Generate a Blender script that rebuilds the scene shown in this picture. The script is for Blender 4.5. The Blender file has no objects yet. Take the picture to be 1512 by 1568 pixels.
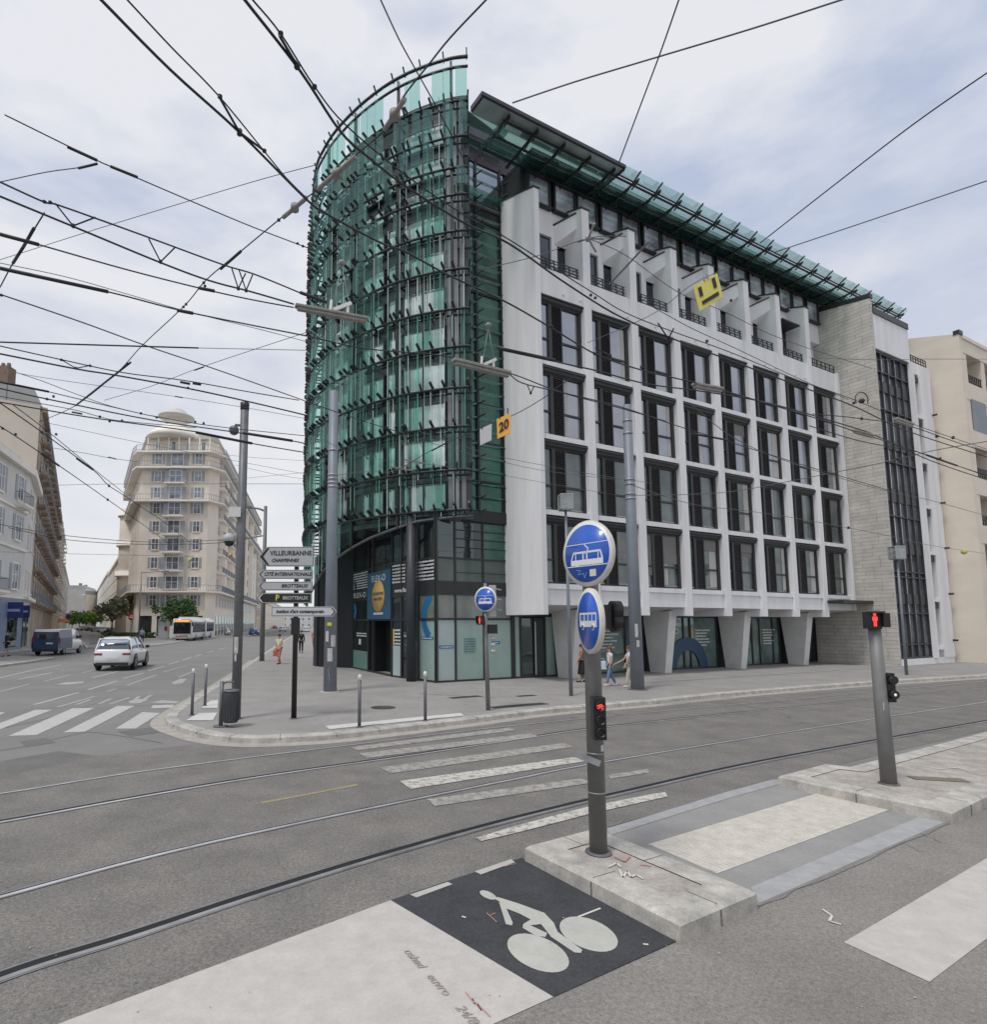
import bpy, bmesh, math, random
from mathutils import Vector, Matrix, Euler
R = math.radians
random.seed(7)
S = bpy.context.scene
COL = S.collection

# ------------------------------------------------------------------ camera
FPX, CX, CY, CAMH = 900.0, 628.0, 863.0, 2.4      # measured on the 1512 x 1568 photograph
PITCH = math.atan(91 / 900)
cam_d = bpy.data.cameras.new('camera')
cam = bpy.data.objects.new('camera', cam_d)
COL.objects.link(cam)
S.camera = cam
cam.location = (0, 0, CAMH)
cam.rotation_euler = (math.pi / 2 + PITCH, 0, 0)
cam_d.sensor_fit = 'HORIZONTAL'
cam_d.sensor_width = 36
cam_d.lens = FPX / 1512 * 36
cam_d.shift_x = (756 - CX) / 1512
cam_d.shift_y = -(784 - CY) / 1512
cam_d.clip_start = 0.05
cam_d.clip_end = 4000

# ------------------------------------------------------------------ sky and sun
SUN_EL, SUN_AZ = R(63), R(222)                     # behind the viewer, to the left; azimuth clockwise from +Y
wd = bpy.data.worlds.new('World')
S.world = wd
wd.use_nodes = True
nt = wd.node_tree
nt.nodes.clear()
def N_(t, **k):
    n = nt.nodes.new(t)
    for a, b in k.items(): setattr(n, a, b)
    return n
sky = N_('ShaderNodeTexSky', sky_type='NISHITA', sun_disc=False, sun_elevation=SUN_EL, sun_rotation=SUN_AZ)
tc = N_('ShaderNodeTexCoord')
mp = N_('ShaderNodeMapping'); mp.inputs['Scale'].default_value = (1.0, 1.0, 2.4)
n1 = N_('ShaderNodeTexNoise'); n1.inputs['Scale'].default_value = 2.3; n1.inputs['Detail'].default_value = 6; n1.inputs['Roughness'].default_value = .5; n1.inputs['Distortion'].default_value = .25
n2 = N_('ShaderNodeTexNoise'); n2.inputs['Scale'].default_value = 6.5; n2.inputs['Detail'].default_value = 5; n2.inputs['Roughness'].default_value = .55
mixn = N_('ShaderNodeMath', operation='MULTIPLY_ADD'); mixn.inputs[1].default_value = .35
rmp = N_('ShaderNodeValToRGB')
rmp.color_ramp.elements[0].position = .50; rmp.color_ramp.elements[0].color = (4.7, 5.35, 6.9, 1)
rmp.color_ramp.elements[1].position = .76; rmp.color_ramp.elements[1].color = (7.9, 8.0, 8.4, 1)
sep = N_('ShaderNodeSeparateXYZ')
hor = N_('ShaderNodeValToRGB')                    # brighter, whiter cloud towards the horizon
hor.color_ramp.elements[0].position = .05; hor.color_ramp.elements[0].color = (1, 1, 1, 1)
hor.color_ramp.elements[1].position = .55; hor.color_ramp.elements[1].color = (0, 0, 0, 1)
mixh = N_('ShaderNodeMix', data_type='RGBA'); mixh.inputs[7].default_value = (8.1, 8.1, 8.15, 1)
hm = N_('ShaderNodeMath', operation='MULTIPLY'); hm.inputs[1].default_value = .8
mixs = N_('ShaderNodeMix', data_type='RGBA'); mixs.inputs[0].default_value = .93
bg = N_('ShaderNodeBackground'); bg.inputs[1].default_value = .1
out = N_('ShaderNodeOutputWorld')
L = nt.links.new
L(tc.outputs['Generated'], mp.inputs[0]); L(mp.outputs[0], n1.inputs[0]); L(mp.outputs[0], n2.inputs[0])
L(n2.outputs[0], mixn.inputs[0]); L(n1.outputs[0], mixn.inputs[2]); L(mixn.outputs[0], rmp.inputs[0])
L(tc.outputs['Generated'], sep.inputs[0]); L(sep.outputs[2], hor.inputs[0]); L(hor.outputs[0], hm.inputs[0])
L(hm.outputs[0], mixh.inputs[0]); L(rmp.outputs[0], mixh.inputs[6])
L(sky.outputs[0], mixs.inputs[6]); L(mixh.outputs[2], mixs.inputs[7]); L(mixs.outputs[2], bg.inputs[0]); L(bg.outputs[0], out.inputs[0])

sd = bpy.data.lights.new('sun', 'SUN'); sd.energy = 1.7; sd.angle = R(12); sd.color = (1, .965, .92)
sun = bpy.data.objects.new('sun', sd); COL.objects.link(sun)
sv = Vector((math.sin(SUN_AZ) * math.cos(SUN_EL), math.cos(SUN_AZ) * math.cos(SUN_EL), math.sin(SUN_EL)))
sun.rotation_euler = sv.to_track_quat('Z', 'Y').to_euler()

S.render.engine = 'CYCLES'
S.view_settings.view_transform = 'Standard'
S.view_settings.look = 'None'
S.view_settings.exposure = .1
S.cycles.transparent_max_bounces = 24
S.cycles.max_bounces = 6

# ------------------------------------------------------------------ from the photograph's pixels to real places
SP, CP = math.sin(PITCH), math.cos(PITCH)
CAMP = Vector((0, 0, CAMH))
def ray(u, v):
    a, b = (u - CX) / FPX, (v - CY) / FPX
    return Vector((a, CP + b * SP, SP - b * CP))
def G(u, v, z=0.0):
    """point at height z seen at pixel u, v"""
    d = ray(u, v)
    return CAMP + d * ((z - CAMH) / d.z)
def PY(u, v, Y):
    """point at forward distance Y seen at pixel u, v"""
    d = ray(u, v)
    return CAMP + d * (Y / d.y)
FD = Vector((1.88, 1.005, 0)).normalized()        # along the long facade
FN = Vector((FD.y, -FD.x, 0))                     # out of the long facade
FO = G(669, 1044.4, .15); FO.z = 0                # glass corner on the pavement
FANG = math.atan2(FD.y, FD.x)
def W(s, n, z): return FO + FD * s + FN * n + Vector((0, 0, z))
def SN(p): return Vector(((p - FO).dot(FD), (p - FO).dot(FN), p.z))
def PN(u, v, n):
    d = ray(u, v); t = (n - (CAMP - FO).dot(FN)) / d.dot(FN)
    p = CAMP + d * t
    return SN(p)

# ------------------------------------------------------------------ materials
MATS = {}
def mat(name, col, rough=.6, metal=0, var=.0, vscale=4, bump=0, bscale=60, spec=.5, emit=0, trans=0, alpha=None, coat=0, vcol=None, stretch=None, fine=0, fscale=120):
    """principled material with uneven colour (wear, dirt) and fine relief"""
    if name in MATS: return MATS[name]
    m = bpy.data.materials.new(name); m.use_nodes = True
    t = m.node_tree; b = t.nodes['Principled BSDF']
    b.inputs['Base Color'].default_value = (*col, 1)
    b.inputs['Roughness'].default_value = rough
    b.inputs['Metallic'].default_value = metal
    b.inputs['Specular IOR Level'].default_value = spec
    if coat: b.inputs['Coat Weight'].default_value = coat; b.inputs['Coat Roughness'].default_value = .05
    if emit:
        b.inputs['Emission Color'].default_value = (*col, 1); b.inputs['Emission Strength'].default_value = emit
    if var or bump or fine:
        g = t.nodes.new('ShaderNodeNewGeometry'); src = g.outputs['Position']
        if stretch:
            mpn = t.nodes.new('ShaderNodeMapping'); mpn.inputs['Scale'].default_value = stretch
            t.links.new(src, mpn.inputs[0]); src = mpn.outputs[0]
    last = None
    if var:
        n = t.nodes.new('ShaderNodeTexNoise'); n.inputs['Scale'].default_value = vscale; n.inputs['Detail'].default_value = 8; n.inputs['Roughness'].default_value = .62
        t.links.new(src, n.inputs[0])
        r = t.nodes.new('ShaderNodeValToRGB')
        c2 = vcol if vcol else tuple(c * (1 - var) for c in col)
        c1 = tuple(min(1, c * (1 + var * .6)) for c in col)
        r.color_ramp.elements[0].position = .32; r.color_ramp.elements[0].color = (*c2, 1)
        r.color_ramp.elements[1].position = .68; r.color_ramp.elements[1].color = (*c1, 1)
        t.links.new(n.outputs[0], r.inputs[0]); last = r.outputs[0]
    if fine:
        n = t.nodes.new('ShaderNodeTexNoise'); n.inputs['Scale'].default_value = fscale; n.inputs['Detail'].default_value = 3; n.inputs['Roughness'].default_value = .7
        t.links.new(g.outputs['Position'], n.inputs[0])
        n5 = t.nodes.new('ShaderNodeTexNoise'); n5.inputs['Scale'].default_value = fscale * .22; n5.inputs['Detail'].default_value = 4; n5.inputs['Roughness'].default_value = .75
        t.links.new(g.outputs['Position'], n5.inputs[0])
        av = t.nodes.new('ShaderNodeMath'); av.operation = 'MULTIPLY_ADD'; av.inputs[1].default_value = .4
        t.links.new(n5.outputs[0], av.inputs[0])
        sc = t.nodes.new('ShaderNodeMath'); sc.operation = 'MULTIPLY'; sc.inputs[1].default_value = .6
        t.links.new(n.outputs[0], sc.inputs[0]); t.links.new(sc.outputs[0], av.inputs[2])
        r = t.nodes.new('ShaderNodeMapRange'); r.inputs[1].default_value = .36; r.inputs[2].default_value = .64; r.inputs[3].default_value = 1 - fine; r.inputs[4].default_value = 1 + fine
        t.links.new(av.outputs[0], r.inputs[0])
        mx = t.nodes.new('ShaderNodeVectorMath'); mx.operation = 'SCALE'
        if last: t.links.new(last, mx.inputs[0])
        else: mx.inputs[0].default_value = col
        t.links.new(r.outputs[0], mx.inputs['Scale']); last = mx.outputs[0]
    if last: t.links.new(last, b.inputs['Base Color'])
    if bump:
        n = t.nodes.new('ShaderNodeTexNoise'); n.inputs['Scale'].default_value = bscale; n.inputs['Detail'].default_value = 4
        t.links.new(g.outputs['Position'], n.inputs[0])
        bp = t.nodes.new('ShaderNodeBump'); bp.inputs['Strength'].default_value = bump; bp.inputs['Distance'].default_value = .01
        t.links.new(n.outputs[0], bp.inputs['Height']); t.links.new(bp.outputs[0], b.inputs['Normal'])
    MATS[name] = m
    return m
def glassmat(name, tint, refl=.2, rough=.02, tr=1.0, body=None, bodyfac=0, top=None):
    """thin glass: clear tint seen through plus mirror reflection, optionally a frosted body"""
    if name in MATS: return MATS[name]
    m = bpy.data.materials.new(name); m.use_nodes = True
    t = m.node_tree; t.nodes.clear()
    o = t.nodes.new('ShaderNodeOutputMaterial')
    tr_ = t.nodes.new('ShaderNodeBsdfTransparent'); tr_.inputs[0].default_value = (*tint, 1)
    gl = t.nodes.new('ShaderNodeBsdfGlossy'); gl.inputs['Roughness'].default_value = rough; gl.inputs[0].default_value = (.9, 1, .97, 1)
    fr = t.nodes.new('ShaderNodeLayerWeight'); fr.inputs[0].default_value = .35
    mr = t.nodes.new('ShaderNodeMapRange'); mr.inputs[3].default_value = refl; mr.inputs[4].default_value = top if top is not None else min(1, refl + .55)
    t.links.new(fr.outputs['Fresnel'], mr.inputs[0])
    base = tr_.outputs[0]
    if body:
        df = t.nodes.new('ShaderNodeBsdfDiffuse'); df.inputs[0].default_value = (*body, 1)
        mb = t.nodes.new('ShaderNodeMixShader'); mb.inputs[0].default_value = bodyfac
        t.links.new(base, mb.inputs[1]); t.links.new(df.outputs[0], mb.inputs[2]); base = mb.outputs[0]
    mx = t.nodes.new('ShaderNodeMixShader')
    t.links.new(mr.outputs[0], mx.inputs[0]); t.links.new(base, mx.inputs[1]); t.links.new(gl.outputs[0], mx.inputs[2])
    t.links.new(mx.outputs[0], o.inputs[0])
    MATS[name] = m
    return m
def winmat(name, col, refl=.3, tint=(.85, .9, 1), rough=.03):
    """opaque dark window glass with a coated mirror reflection and slightly wavy surface"""
    if name in MATS: return MATS[name]
    m = bpy.data.materials.new(name); m.use_nodes = True
    t = m.node_tree; t.nodes.clear()
    o = t.nodes.new('ShaderNodeOutputMaterial')
    df = t.nodes.new('ShaderNodeBsdfDiffuse'); df.inputs[0].default_value = (*col, 1)
    gl = t.nodes.new('ShaderNodeBsdfGlossy'); gl.inputs['Roughness'].default_value = rough; gl.inputs[0].default_value = (*tint, 1)
    g = t.nodes.new('ShaderNodeNewGeometry')
    n = t.nodes.new('ShaderNodeTexNoise'); n.inputs['Scale'].default_value = 1.3; n.inputs['Detail'].default_value = 1
    bp = t.nodes.new('ShaderNodeBump'); bp.inputs['Strength'].default_value = .12; bp.inputs['Distance'].default_value = .05
    t.links.new(g.outputs['Position'], n.inputs[0]); t.links.new(n.outputs[0], bp.inputs['Height']); t.links.new(bp.outputs[0], gl.inputs['Normal'])
    n3 = t.nodes.new('ShaderNodeTexNoise'); n3.inputs['Scale'].default_value = .9; n3.inputs['Detail'].default_value = 3
    t.links.new(g.outputs['Position'], n3.inputs[0])
    r = t.nodes.new('ShaderNodeValToRGB'); r.color_ramp.elements[0].position = .35; r.color_ramp.elements[0].color = (*[c * .45 for c in col], 1)
    r.color_ramp.elements[1].position = .65; r.color_ramp.elements[1].color = (*[c * 1.5 for c in col], 1)
    t.links.new(n3.outputs[0], r.inputs[0]); t.links.new(r.outputs[0], df.inputs[0])
    fr = t.nodes.new('ShaderNodeLayerWeight'); fr.inputs[0].default_value = .3
    mr = t.nodes.new('ShaderNodeMapRange'); mr.inputs[3].default_value = refl; mr.inputs[4].default_value = min(1, refl + .5)
    t.links.new(fr.outputs['Fresnel'], mr.inputs[0])
    mx = t.nodes.new('ShaderNodeMixShader')
    t.links.new(mr.outputs[0], mx.inputs[0]); t.links.new(df.outputs[0], mx.inputs[1]); t.links.new(gl.outputs[0], mx.inputs[2])
    t.links.new(mx.outputs[0], o.inputs[0])
    MATS[name] = m
    return m

# ------------------------------------------------------------------ mesh building
class MB:
    def __init__(self): self.v = []; self.f = []; self.m = []; self.sm = []; self.mi = 0; self.s = False; self.tf = None
    def add(self, vs, fs, smooth=None):
        o = len(self.v)
        if self.tf is not None: vs = [self.tf @ Vector(p) for p in vs]
        self.v += [tuple(p) for p in vs]
        for f in fs:
            self.f.append(tuple(i + o for i in f)); self.m.append(self.mi); self.sm.append(self.s if smooth is None else smooth)
        return self
    def box(self, x0, x1, y0, y1, z0, z1):
        if x0 > x1: x0, x1 = x1, x0
        if y0 > y1: y0, y1 = y1, y0
        if z0 > z1: z0, z1 = z1, z0
        vs = [(x, y, z) for z in (z0, z1) for y in (y0, y1) for x in (x0, x1)]
        return self.add(vs, [(0, 2, 3, 1), (4, 5, 7, 6), (0, 1, 5, 4), (2, 6, 7, 3), (0, 4, 6, 2), (1, 3, 7, 5)])
    def bar(self, a, b, w, h=None, up=Vector((0, 0, 1))):
        """box-section bar from a to b, w across, h high"""
        a, b = Vector(a), Vector(b); h = h or w
        d = (b - a).normalized(); u = Vector(up)
        if abs(d.dot(u)) > .98: u = Vector((1, 0, 0))
        x = d.cross(u).normalized(); y = x.cross(d).normalized()
        x *= w / 2; y *= h / 2
        vs = [p + sx * x + sy * y for p in (a, b) for sx, sy in ((-1, -1), (1, -1), (1, 1), (-1, 1))]
        return self.add(vs, [(3, 2, 1, 0), (4, 5, 6, 7), (0, 1, 5, 4), (1, 2, 6, 5), (2, 3, 7, 6), (3, 0, 4, 7)])
    def poly(self, pts): return self.add(pts, [tuple(range(len(pts)))])
    def prism(self, pts, z0, z1):
        n = len(pts)
        area = sum(pts[i][0] * pts[(i + 1) % n][1] - pts[(i + 1) % n][0] * pts[i][1] for i in range(n))
        if area < 0: pts = pts[::-1]
        vs = [(p[0], p[1], z0) for p in pts] + [(p[0], p[1], z1) for p in pts]
        fs = [tuple(range(n))[::-1], tuple(range(n, 2 * n))] + [(i, (i + 1) % n, n + (i + 1) % n, n + i) for i in range(n)]
        return self.add(vs, fs)
    def extrude(self, pts, vec):
        """polygon pts (3D, planar) pushed along vec"""
        n = len(pts); vec = Vector(vec); pts = [Vector(p) for p in pts]
        vs = pts + [p + vec for p in pts]
        nv = Vector((0, 0, 0))
        for i in range(n): nv += pts[i].cross(pts[(i + 1) % n])
        fs = [tuple(range(n)), tuple(range(n, 2 * n))[::-1]] + [((i + 1) % n, i, n + i, n + (i + 1) % n) for i in range(n)]
        if nv.dot(vec) > 0: fs = [f[::-1] for f in fs]
        return self.add(vs, fs)
    def tube(self, pts, r, k=6, caps=True, r2=None, smooth=True):
        pts = [Vector(p) for p in pts]; n = len(pts); r2 = r if r2 is None else r2
        vs = []; prev = None
        for i, p in enumerate(pts):
            d = (pts[min(i + 1, n - 1)] - pts[max(i - 1, 0)]).normalized()
            if prev is None:
                u = Vector((0, 0, 1)) if abs(d.z) < .9 else Vector((1, 0, 0))
                x = d.cross(u).normalized()
            else:
                x = (prev - d * prev.dot(d)).normalized()
            prev = x; y = d.cross(x)
            rr = r + (r2 - r) * i / max(1, n - 1)
            for j in range(k):
                a = 2 * math.pi * j / k
                vs.append(p + x * (rr * math.cos(a)) + y * (rr * math.sin(a)))
        fs = [(i * k + j, i * k + (j + 1) % k, (i + 1) * k + (j + 1) % k, (i + 1) * k + j) for i in range(n - 1) for j in range(k)]
        self.add(vs, fs, smooth)
        if caps:
            o = len(self.v) - len(vs)
            self.f.append(tuple(o + j for j in range(k))[::-1]); self.m.append(self.mi); self.sm.append(False)
            self.f.append(tuple(o + (n - 1) * k + j for j in range(k))); self.m.append(self.mi); self.sm.append(False)
        return self
    def lathe(self, prof, c=(0, 0, 0), k=16, axis='Z', smooth=True):
        vs = []
        for r, z in prof:
            for j in range(k):
                a = 2 * math.pi * j / k
                p = (r * math.cos(a), r * math.sin(a), z)
                if axis == 'Y': p = (p[0], -p[2], p[1])     # profile height runs towards -Y (to the viewer)
                if axis == 'X': p = (p[2], p[0], p[1])
                vs.append((p[0] + c[0], p[1] + c[1], p[2] + c[2]))
        n = len(prof)
        fs = [(i * k + j, i * k + (j + 1) % k, (i + 1) * k + (j + 1) % k, (i + 1) * k + j) for i in range(n - 1) for j in range(k)]
        self.add(vs, fs, smooth)
        o = len(self.v) - len(vs)
        for ring, rev in ((0, True), (n - 1, False)):
            if prof[ring][0] > 1e-4:
                t = tuple(o + ring * k + j for j in range(k))
                self.f.append(t[::-1] if rev else t); self.m.append(self.mi); self.sm.append(False)
        return self
    def build(self, name, mats, parent=None, loc=(0, 0, 0), rot=None, bevel=0):
        me = bpy.data.meshes.new(name)
        me.from_pydata(self.v, [], self.f)
        if not isinstance(mats, (list, tuple)): mats = [mats]
        for m in mats: me.materials.append(m)
        me.polygons.foreach_set('material_index', self.m)
        me.polygons.foreach_set('use_smooth', self.sm)
        me.update()
        o = bpy.data.objects.new(name, me)
        COL.objects.link(o)
        o.location = loc
        if rot: o.rotation_euler = rot
        if parent: o.parent = parent
        if bevel:
            b = o.modifiers.new('bevel', 'BEVEL'); b.width = bevel; b.segments = 2; b.limit_method = 'ANGLE'; b.angle_limit = R(40)
        return o
def tag(o, label=None, cat=None, group=None, kind=None):
    if label: o['label'] = label
    if cat: o['category'] = cat
    if group: o['group'] = group
    if kind: o['kind'] = kind
    return o
def thing(name, label, cat, loc=(0, 0, 0), rz=0, group=None):
    o = bpy.data.objects.new(name, None); COL.objects.link(o)
    o.empty_display_size = .2
    o.location = loc; o.rotation_euler = (0, 0, rz)
    return tag(o, label, cat, group)
def kids(o): return [c for c in bpy.data.objects if c.parent == o]
def copy_obj(o, parent=None, loc=None, rz=None):
    c = o.copy(); COL.objects.link(c)
    if parent: c.parent = parent
    if loc is not None: c.location = loc
    if rz is not None: c.rotation_euler = (0, 0, rz)
    return c
def copy_tree(o, parent, loc, rz=0, ch=None):
    """a part and its sub-parts copied"""
    c = copy_obj(o, parent, loc, rz)
    for k in (ch or []):
        copy_obj(k, c)
    return c
def text(s, size, m, parent, loc, rot=(R(90), 0, 0), name='lettering', bold=.0, align='CENTER', ext=.002, shear=0, sx=1, space=1):
    cu = bpy.data.curves.new(name, 'FONT'); cu.body = s; cu.size = size; cu.align_x = align; cu.align_y = 'CENTER'
    cu.extrude = ext; cu.offset = bold; cu.shear = shear; cu.space_character = space; cu.resolution_u = 3
    o = bpy.data.objects.new(name, cu); COL.objects.link(o)
    dg = bpy.context.evaluated_depsgraph_get()
    me = bpy.data.meshes.new_from_object(o.evaluated_get(dg))
    bpy.data.objects.remove(o)
    me.materials.clear(); me.materials.append(m)
    o = bpy.data.objects.new(name, me); COL.objects.link(o)
    o.location = loc; o.rotation_euler = rot; o.scale = (sx, 1, 1); o.parent = parent
    return o
def spline(pts, step=8):
    """Catmull-Rom through pts"""
    P = [Vector(p) for p in pts]; o = []
    for i in range(len(P) - 1):
        p0 = P[max(i - 1, 0)]; p1 = P[i]; p2 = P[i + 1]; p3 = P[min(i + 2, len(P) - 1)]
        for k in range(step):
            t = k / step
            o.append(.5 * ((2 * p1) + (p2 - p0) * t + (2 * p0 - 5 * p1 + 4 * p2 - p3) * t * t + (3 * p1 - p0 - 3 * p2 + p3) * t ** 3))
    o.append(P[-1]); return o
def resample(pts, d):
    out = [pts[0].copy()]; acc = 0
    for a, b in zip(pts, pts[1:]):
        L_ = (b - a).length
        while L_ > 1e-9 and acc + L_ >= d:
            t = (d - acc) / L_; a = a.lerp(b, t); out.append(a.copy()); L_ = (b - a).length; acc = 0
        acc += L_
    return out

# shared materials
M_steel = mat('galvanised_steel', (.33, .34, .35), .5, .5, var=.2, vscale=9)
M_dark = mat('dark_metal', (.035, .036, .04), .45, .3, var=.2)
M_black = mat('black_plastic', (.012, .012, .013), .4)
M_rubber = mat('rubber', (.018, .018, .018), .85)
M_white = mat('white_paint', (.78, .78, .77), .4)
# ------------------------------------------------------------------ ground, carriageway, pavements
def asphalt(name, col, var, fine, big=.35, warm=None):
    return mat(name, col, .92, 0, var=var, vscale=big, fine=fine, fscale=150, bump=.5, bscale=150, spec=.25, vcol=warm)
A_far = asphalt('asphalt_grey', (.235, .23, .222), .14, .3)
A_near = asphalt('asphalt_worn_light', (.245, .232, .213), .15, .45, big=.9)
A_tram = asphalt('asphalt_brown_grit', (.198, .187, .171), .22, .6, big=1.3, warm=(.162, .154, .144))
A_pave = mat('pavement_asphalt', (.31, .297, .283), .9, 0, var=.13, vscale=.9, fine=.16, fscale=60, spec=.3)
A_new = asphalt('fresh_asphalt', (.062, .064, .07), .25, .4, big=2)
M_kerb = mat('granite_kerb', (.46, .44, .40), .8, 0, var=.32, vscale=4, fine=.26, fscale=130, bump=.3, bscale=50)
M_gutter = mat('gutter_concrete', (.40, .37, .33), .9, 0, var=.18, vscale=4, fine=.15, fscale=100)
M_island = mat('island_concrete', (.40, .37, .33), .9, 0, var=.3, vscale=3.5, fine=.3, fscale=90)
def worn(name, col, under, keep, scale=9, edge=.08, detail=9):
    """road paint worn through to the surface below"""
    m = mat(name, col, .75, 0, var=.1, vscale=5, fine=.07, fscale=60)
    t = m.node_tree; b = t.nodes['Principled BSDF']
    lk = b.inputs['Base Color'].links[0].from_socket
    g = t.nodes.new('ShaderNodeNewGeometry'); n = t.nodes.new('ShaderNodeTexNoise')
    n.inputs['Scale'].default_value = scale; n.inputs['Detail'].default_value = detail; n.inputs['Roughness'].default_value = .72
    t.links.new(g.outputs['Position'], n.inputs[0])
    r = t.nodes.new('ShaderNodeValToRGB'); r.color_ramp.elements[0].position = keep; r.color_ramp.elements[1].position = keep + edge
    nf = t.nodes.new('ShaderNodeTexNoise'); nf.inputs['Scale'].default_value = scale * 7; nf.inputs['Detail'].default_value = 5; nf.inputs['Roughness'].default_value = .8
    t.links.new(g.outputs['Position'], nf.inputs[0])
    m1 = t.nodes.new('ShaderNodeMath'); m1.operation = 'MULTIPLY'; m1.inputs[1].default_value = .55; t.links.new(n.outputs[0], m1.inputs[0])
    m2 = t.nodes.new('ShaderNodeMath'); m2.operation = 'MULTIPLY_ADD'; m2.inputs[1].default_value = .45; t.links.new(nf.outputs[0], m2.inputs[0]); t.links.new(m1.outputs[0], m2.inputs[2])
    t.links.new(m2.outputs[0], r.inputs[0])
    mx = t.nodes.new('ShaderNodeMix'); mx.data_type = 'RGBA'; mx.inputs[7].default_value = (*under, 1)
    t.links.new(r.outputs[0], mx.inputs[0]); t.links.new(lk, mx.inputs[6]); t.links.new(mx.outputs[2], b.inputs['Base Color'])
    return m
P_block = worn('zebra_block_paint', (.50, .475, .445), (.36, .33, .30), .60, 2.6, .35)
P_stripe = worn('zebra_stripe_paint', (.48, .47, .45), (.28, .275, .27), .56, 5, .22)
P_rough = worn('flaking_paint', (.58, .56, .50), (.205, .192, .174), .50, 9, .06)
P_faint = worn('faint_paint', (.40, .385, .355), (.205, .192, .174), .47, 8, .08)
P_lane = worn('lane_paint', (.45, .445, .43), (.27, .265, .26), .58, 3, .2)
P_lanef = worn('faint_lane_paint', (.38, .375, .365), (.27, .265, .26), .53, 4, .2)
P_bike = worn('bike_paint', (.47, .465, .42), (.2, .2, .19), .70, 12, .1)
P_yellow = worn('yellow_line_paint', (.34, .28, .15), (.225, .212, .195), .5, 6, .12)
P_tact = mat('tactile_paint', (.57, .54, .48), .8, 0, var=.14, vscale=6, fine=.1, fscale=50)
P_platewhite = mat('tactile_plate', (.62, .61, .59), .75, 0, var=.08, vscale=5)

def sheet(name, pts, z, m, parent=None):
    b = MB(); b.poly([(p[0], p[1], z) for p in pts]); o = b.build(name, m, parent)
    # face upwards
    if o.data.polygons[0].normal.z < 0: o.data.flip_normals()
    if not parent: tag(o, kind='structure')
    return o
def quadz(b, pix, z):
    q = [G(u, v, 0) for u, v in pix]
    n = Vector((0, 0, 0))
    for i in range(len(q)): n += q[i].cross(q[(i + 1) % len(q)])
    if n.z < 0: q = q[::-1]
    b.poly([(p.x, p.y, z) for p in q])

b = MB(); b.poly([(-1600, -300, 0), (1600, -300, 0), (1600, 2400, 0), (-1600, 2400, 0)])
tag(b.build('ground', A_far), kind='structure')
# main pavement round the glass corner
kp = [(1512, 1033), (1329, 1044), (1120, 1060), (1000, 1072), (840, 1085), (709, 1101), (560, 1118), (498, 1124), (417, 1128), (361, 1127.5), (310, 1121), (262, 1106), (254, 1097), (265, 1086), (297, 1067), (348, 1037)]
kline = [G(1512, 1033, .13) + Vector((.856, .517, 0)) * 90] + [G(u, v, .13) for u, v in kp] + [G(391, 1008, .13)]
kline.append(kline[-1] + Vector((-.165, .986, 0)) * 190)
ks = [Vector((p.x, p.y, 0)) for p in kline]
ksm = [ks[0]] + spline(ks[1:-1], 6) + [ks[-1]]
def offset(line, d):
    o = []
    for i, p in enumerate(line):
        t = (line[min(i + 1, len(line) - 1)] - line[max(i - 1, 0)]).normalized()
        o.append(p + Vector((-t.y, t.x, 0)) * d)
    return o
inner = offset(ksm, -.26)      # line runs right to left: building side is to its right
outer = offset(ksm, .34)
back = [Vector((-60, 260, 0)), Vector((120, 260, 0))]
o = sheet('pavement', inner + back, .124, A_pave)
def strip(b, la, lb, z0, z1=None, za=None):
    """ribbon between two lines; za/z heights"""
    for i in range(len(la) - 1):
        b.poly([(la[i].x, la[i].y, z0), (la[i + 1].x, la[i + 1].y, z0), (lb[i + 1].x, lb[i + 1].y, z1 if z1 is not None else z0), (lb[i].x, lb[i].y, z1 if z1 is not None else z0)])
def kerb_of(line, inn, h, name='kerb'):
    b = MB()
    # kerb stones about a metre long with thin joints
    L_ = resample(line, .12)
    off = offset(line, 0)
    n = len(line)
    ch = offset(line, -.03)
    for i in range(n - 1):
        a0, a1, c0, c1, i0, i1 = line[i], line[i + 1], ch[i], ch[i + 1], inn[i], inn[i + 1]
        b.poly([(a1.x, a1.y, 0), (a0.x, a0.y, 0), (a0.x, a0.y, h - .025), (a1.x, a1.y, h - .025)])
        b.poly([(a1.x, a1.y, h - .025), (a0.x, a0.y, h - .025), (c0.x, c0.y, h), (c1.x, c1.y, h)])
        b.poly([(c1.x, c1.y, h), (c0.x, c0.y, h), (i0.x, i0.y, h), (i1.x, i1.y, h)])
        b.poly([(i1.x, i1.y, h), (i0.x, i0.y, h), (i0.x, i0.y, 0), (i1.x, i1.y, 0)])
    return tag(b.build(name, M_kerb), kind='structure')
kerb_of(ksm, inner, .13)
b = MB(); b.mi = 0
acc = 0
for a, c in zip(ksm[6:-1], ksm[7:]):               # joints between kerb stones
    acc += (c - a).length
    if acc > 1.0:
        acc = 0; t = (c - a).normalized(); nrm = Vector((-t.y, t.x, 0))
        p = c + nrm * .003; q = c - nrm * .26
        b.bar((p.x, p.y, .066), (p.x, p.y, .105), .014); b.bar((p.x, p.y, .1315), (q.x, q.y, .1315), .014, .003)
tag(b.build('kerb_joints', mat('joint_grey', (.16, .15, .14), .9)), kind='structure')
b = MB(); strip(b, outer[1:-1], ksm[1:-1], .0062); tag(b.build('gutter', M_gutter), kind='structure')

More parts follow.
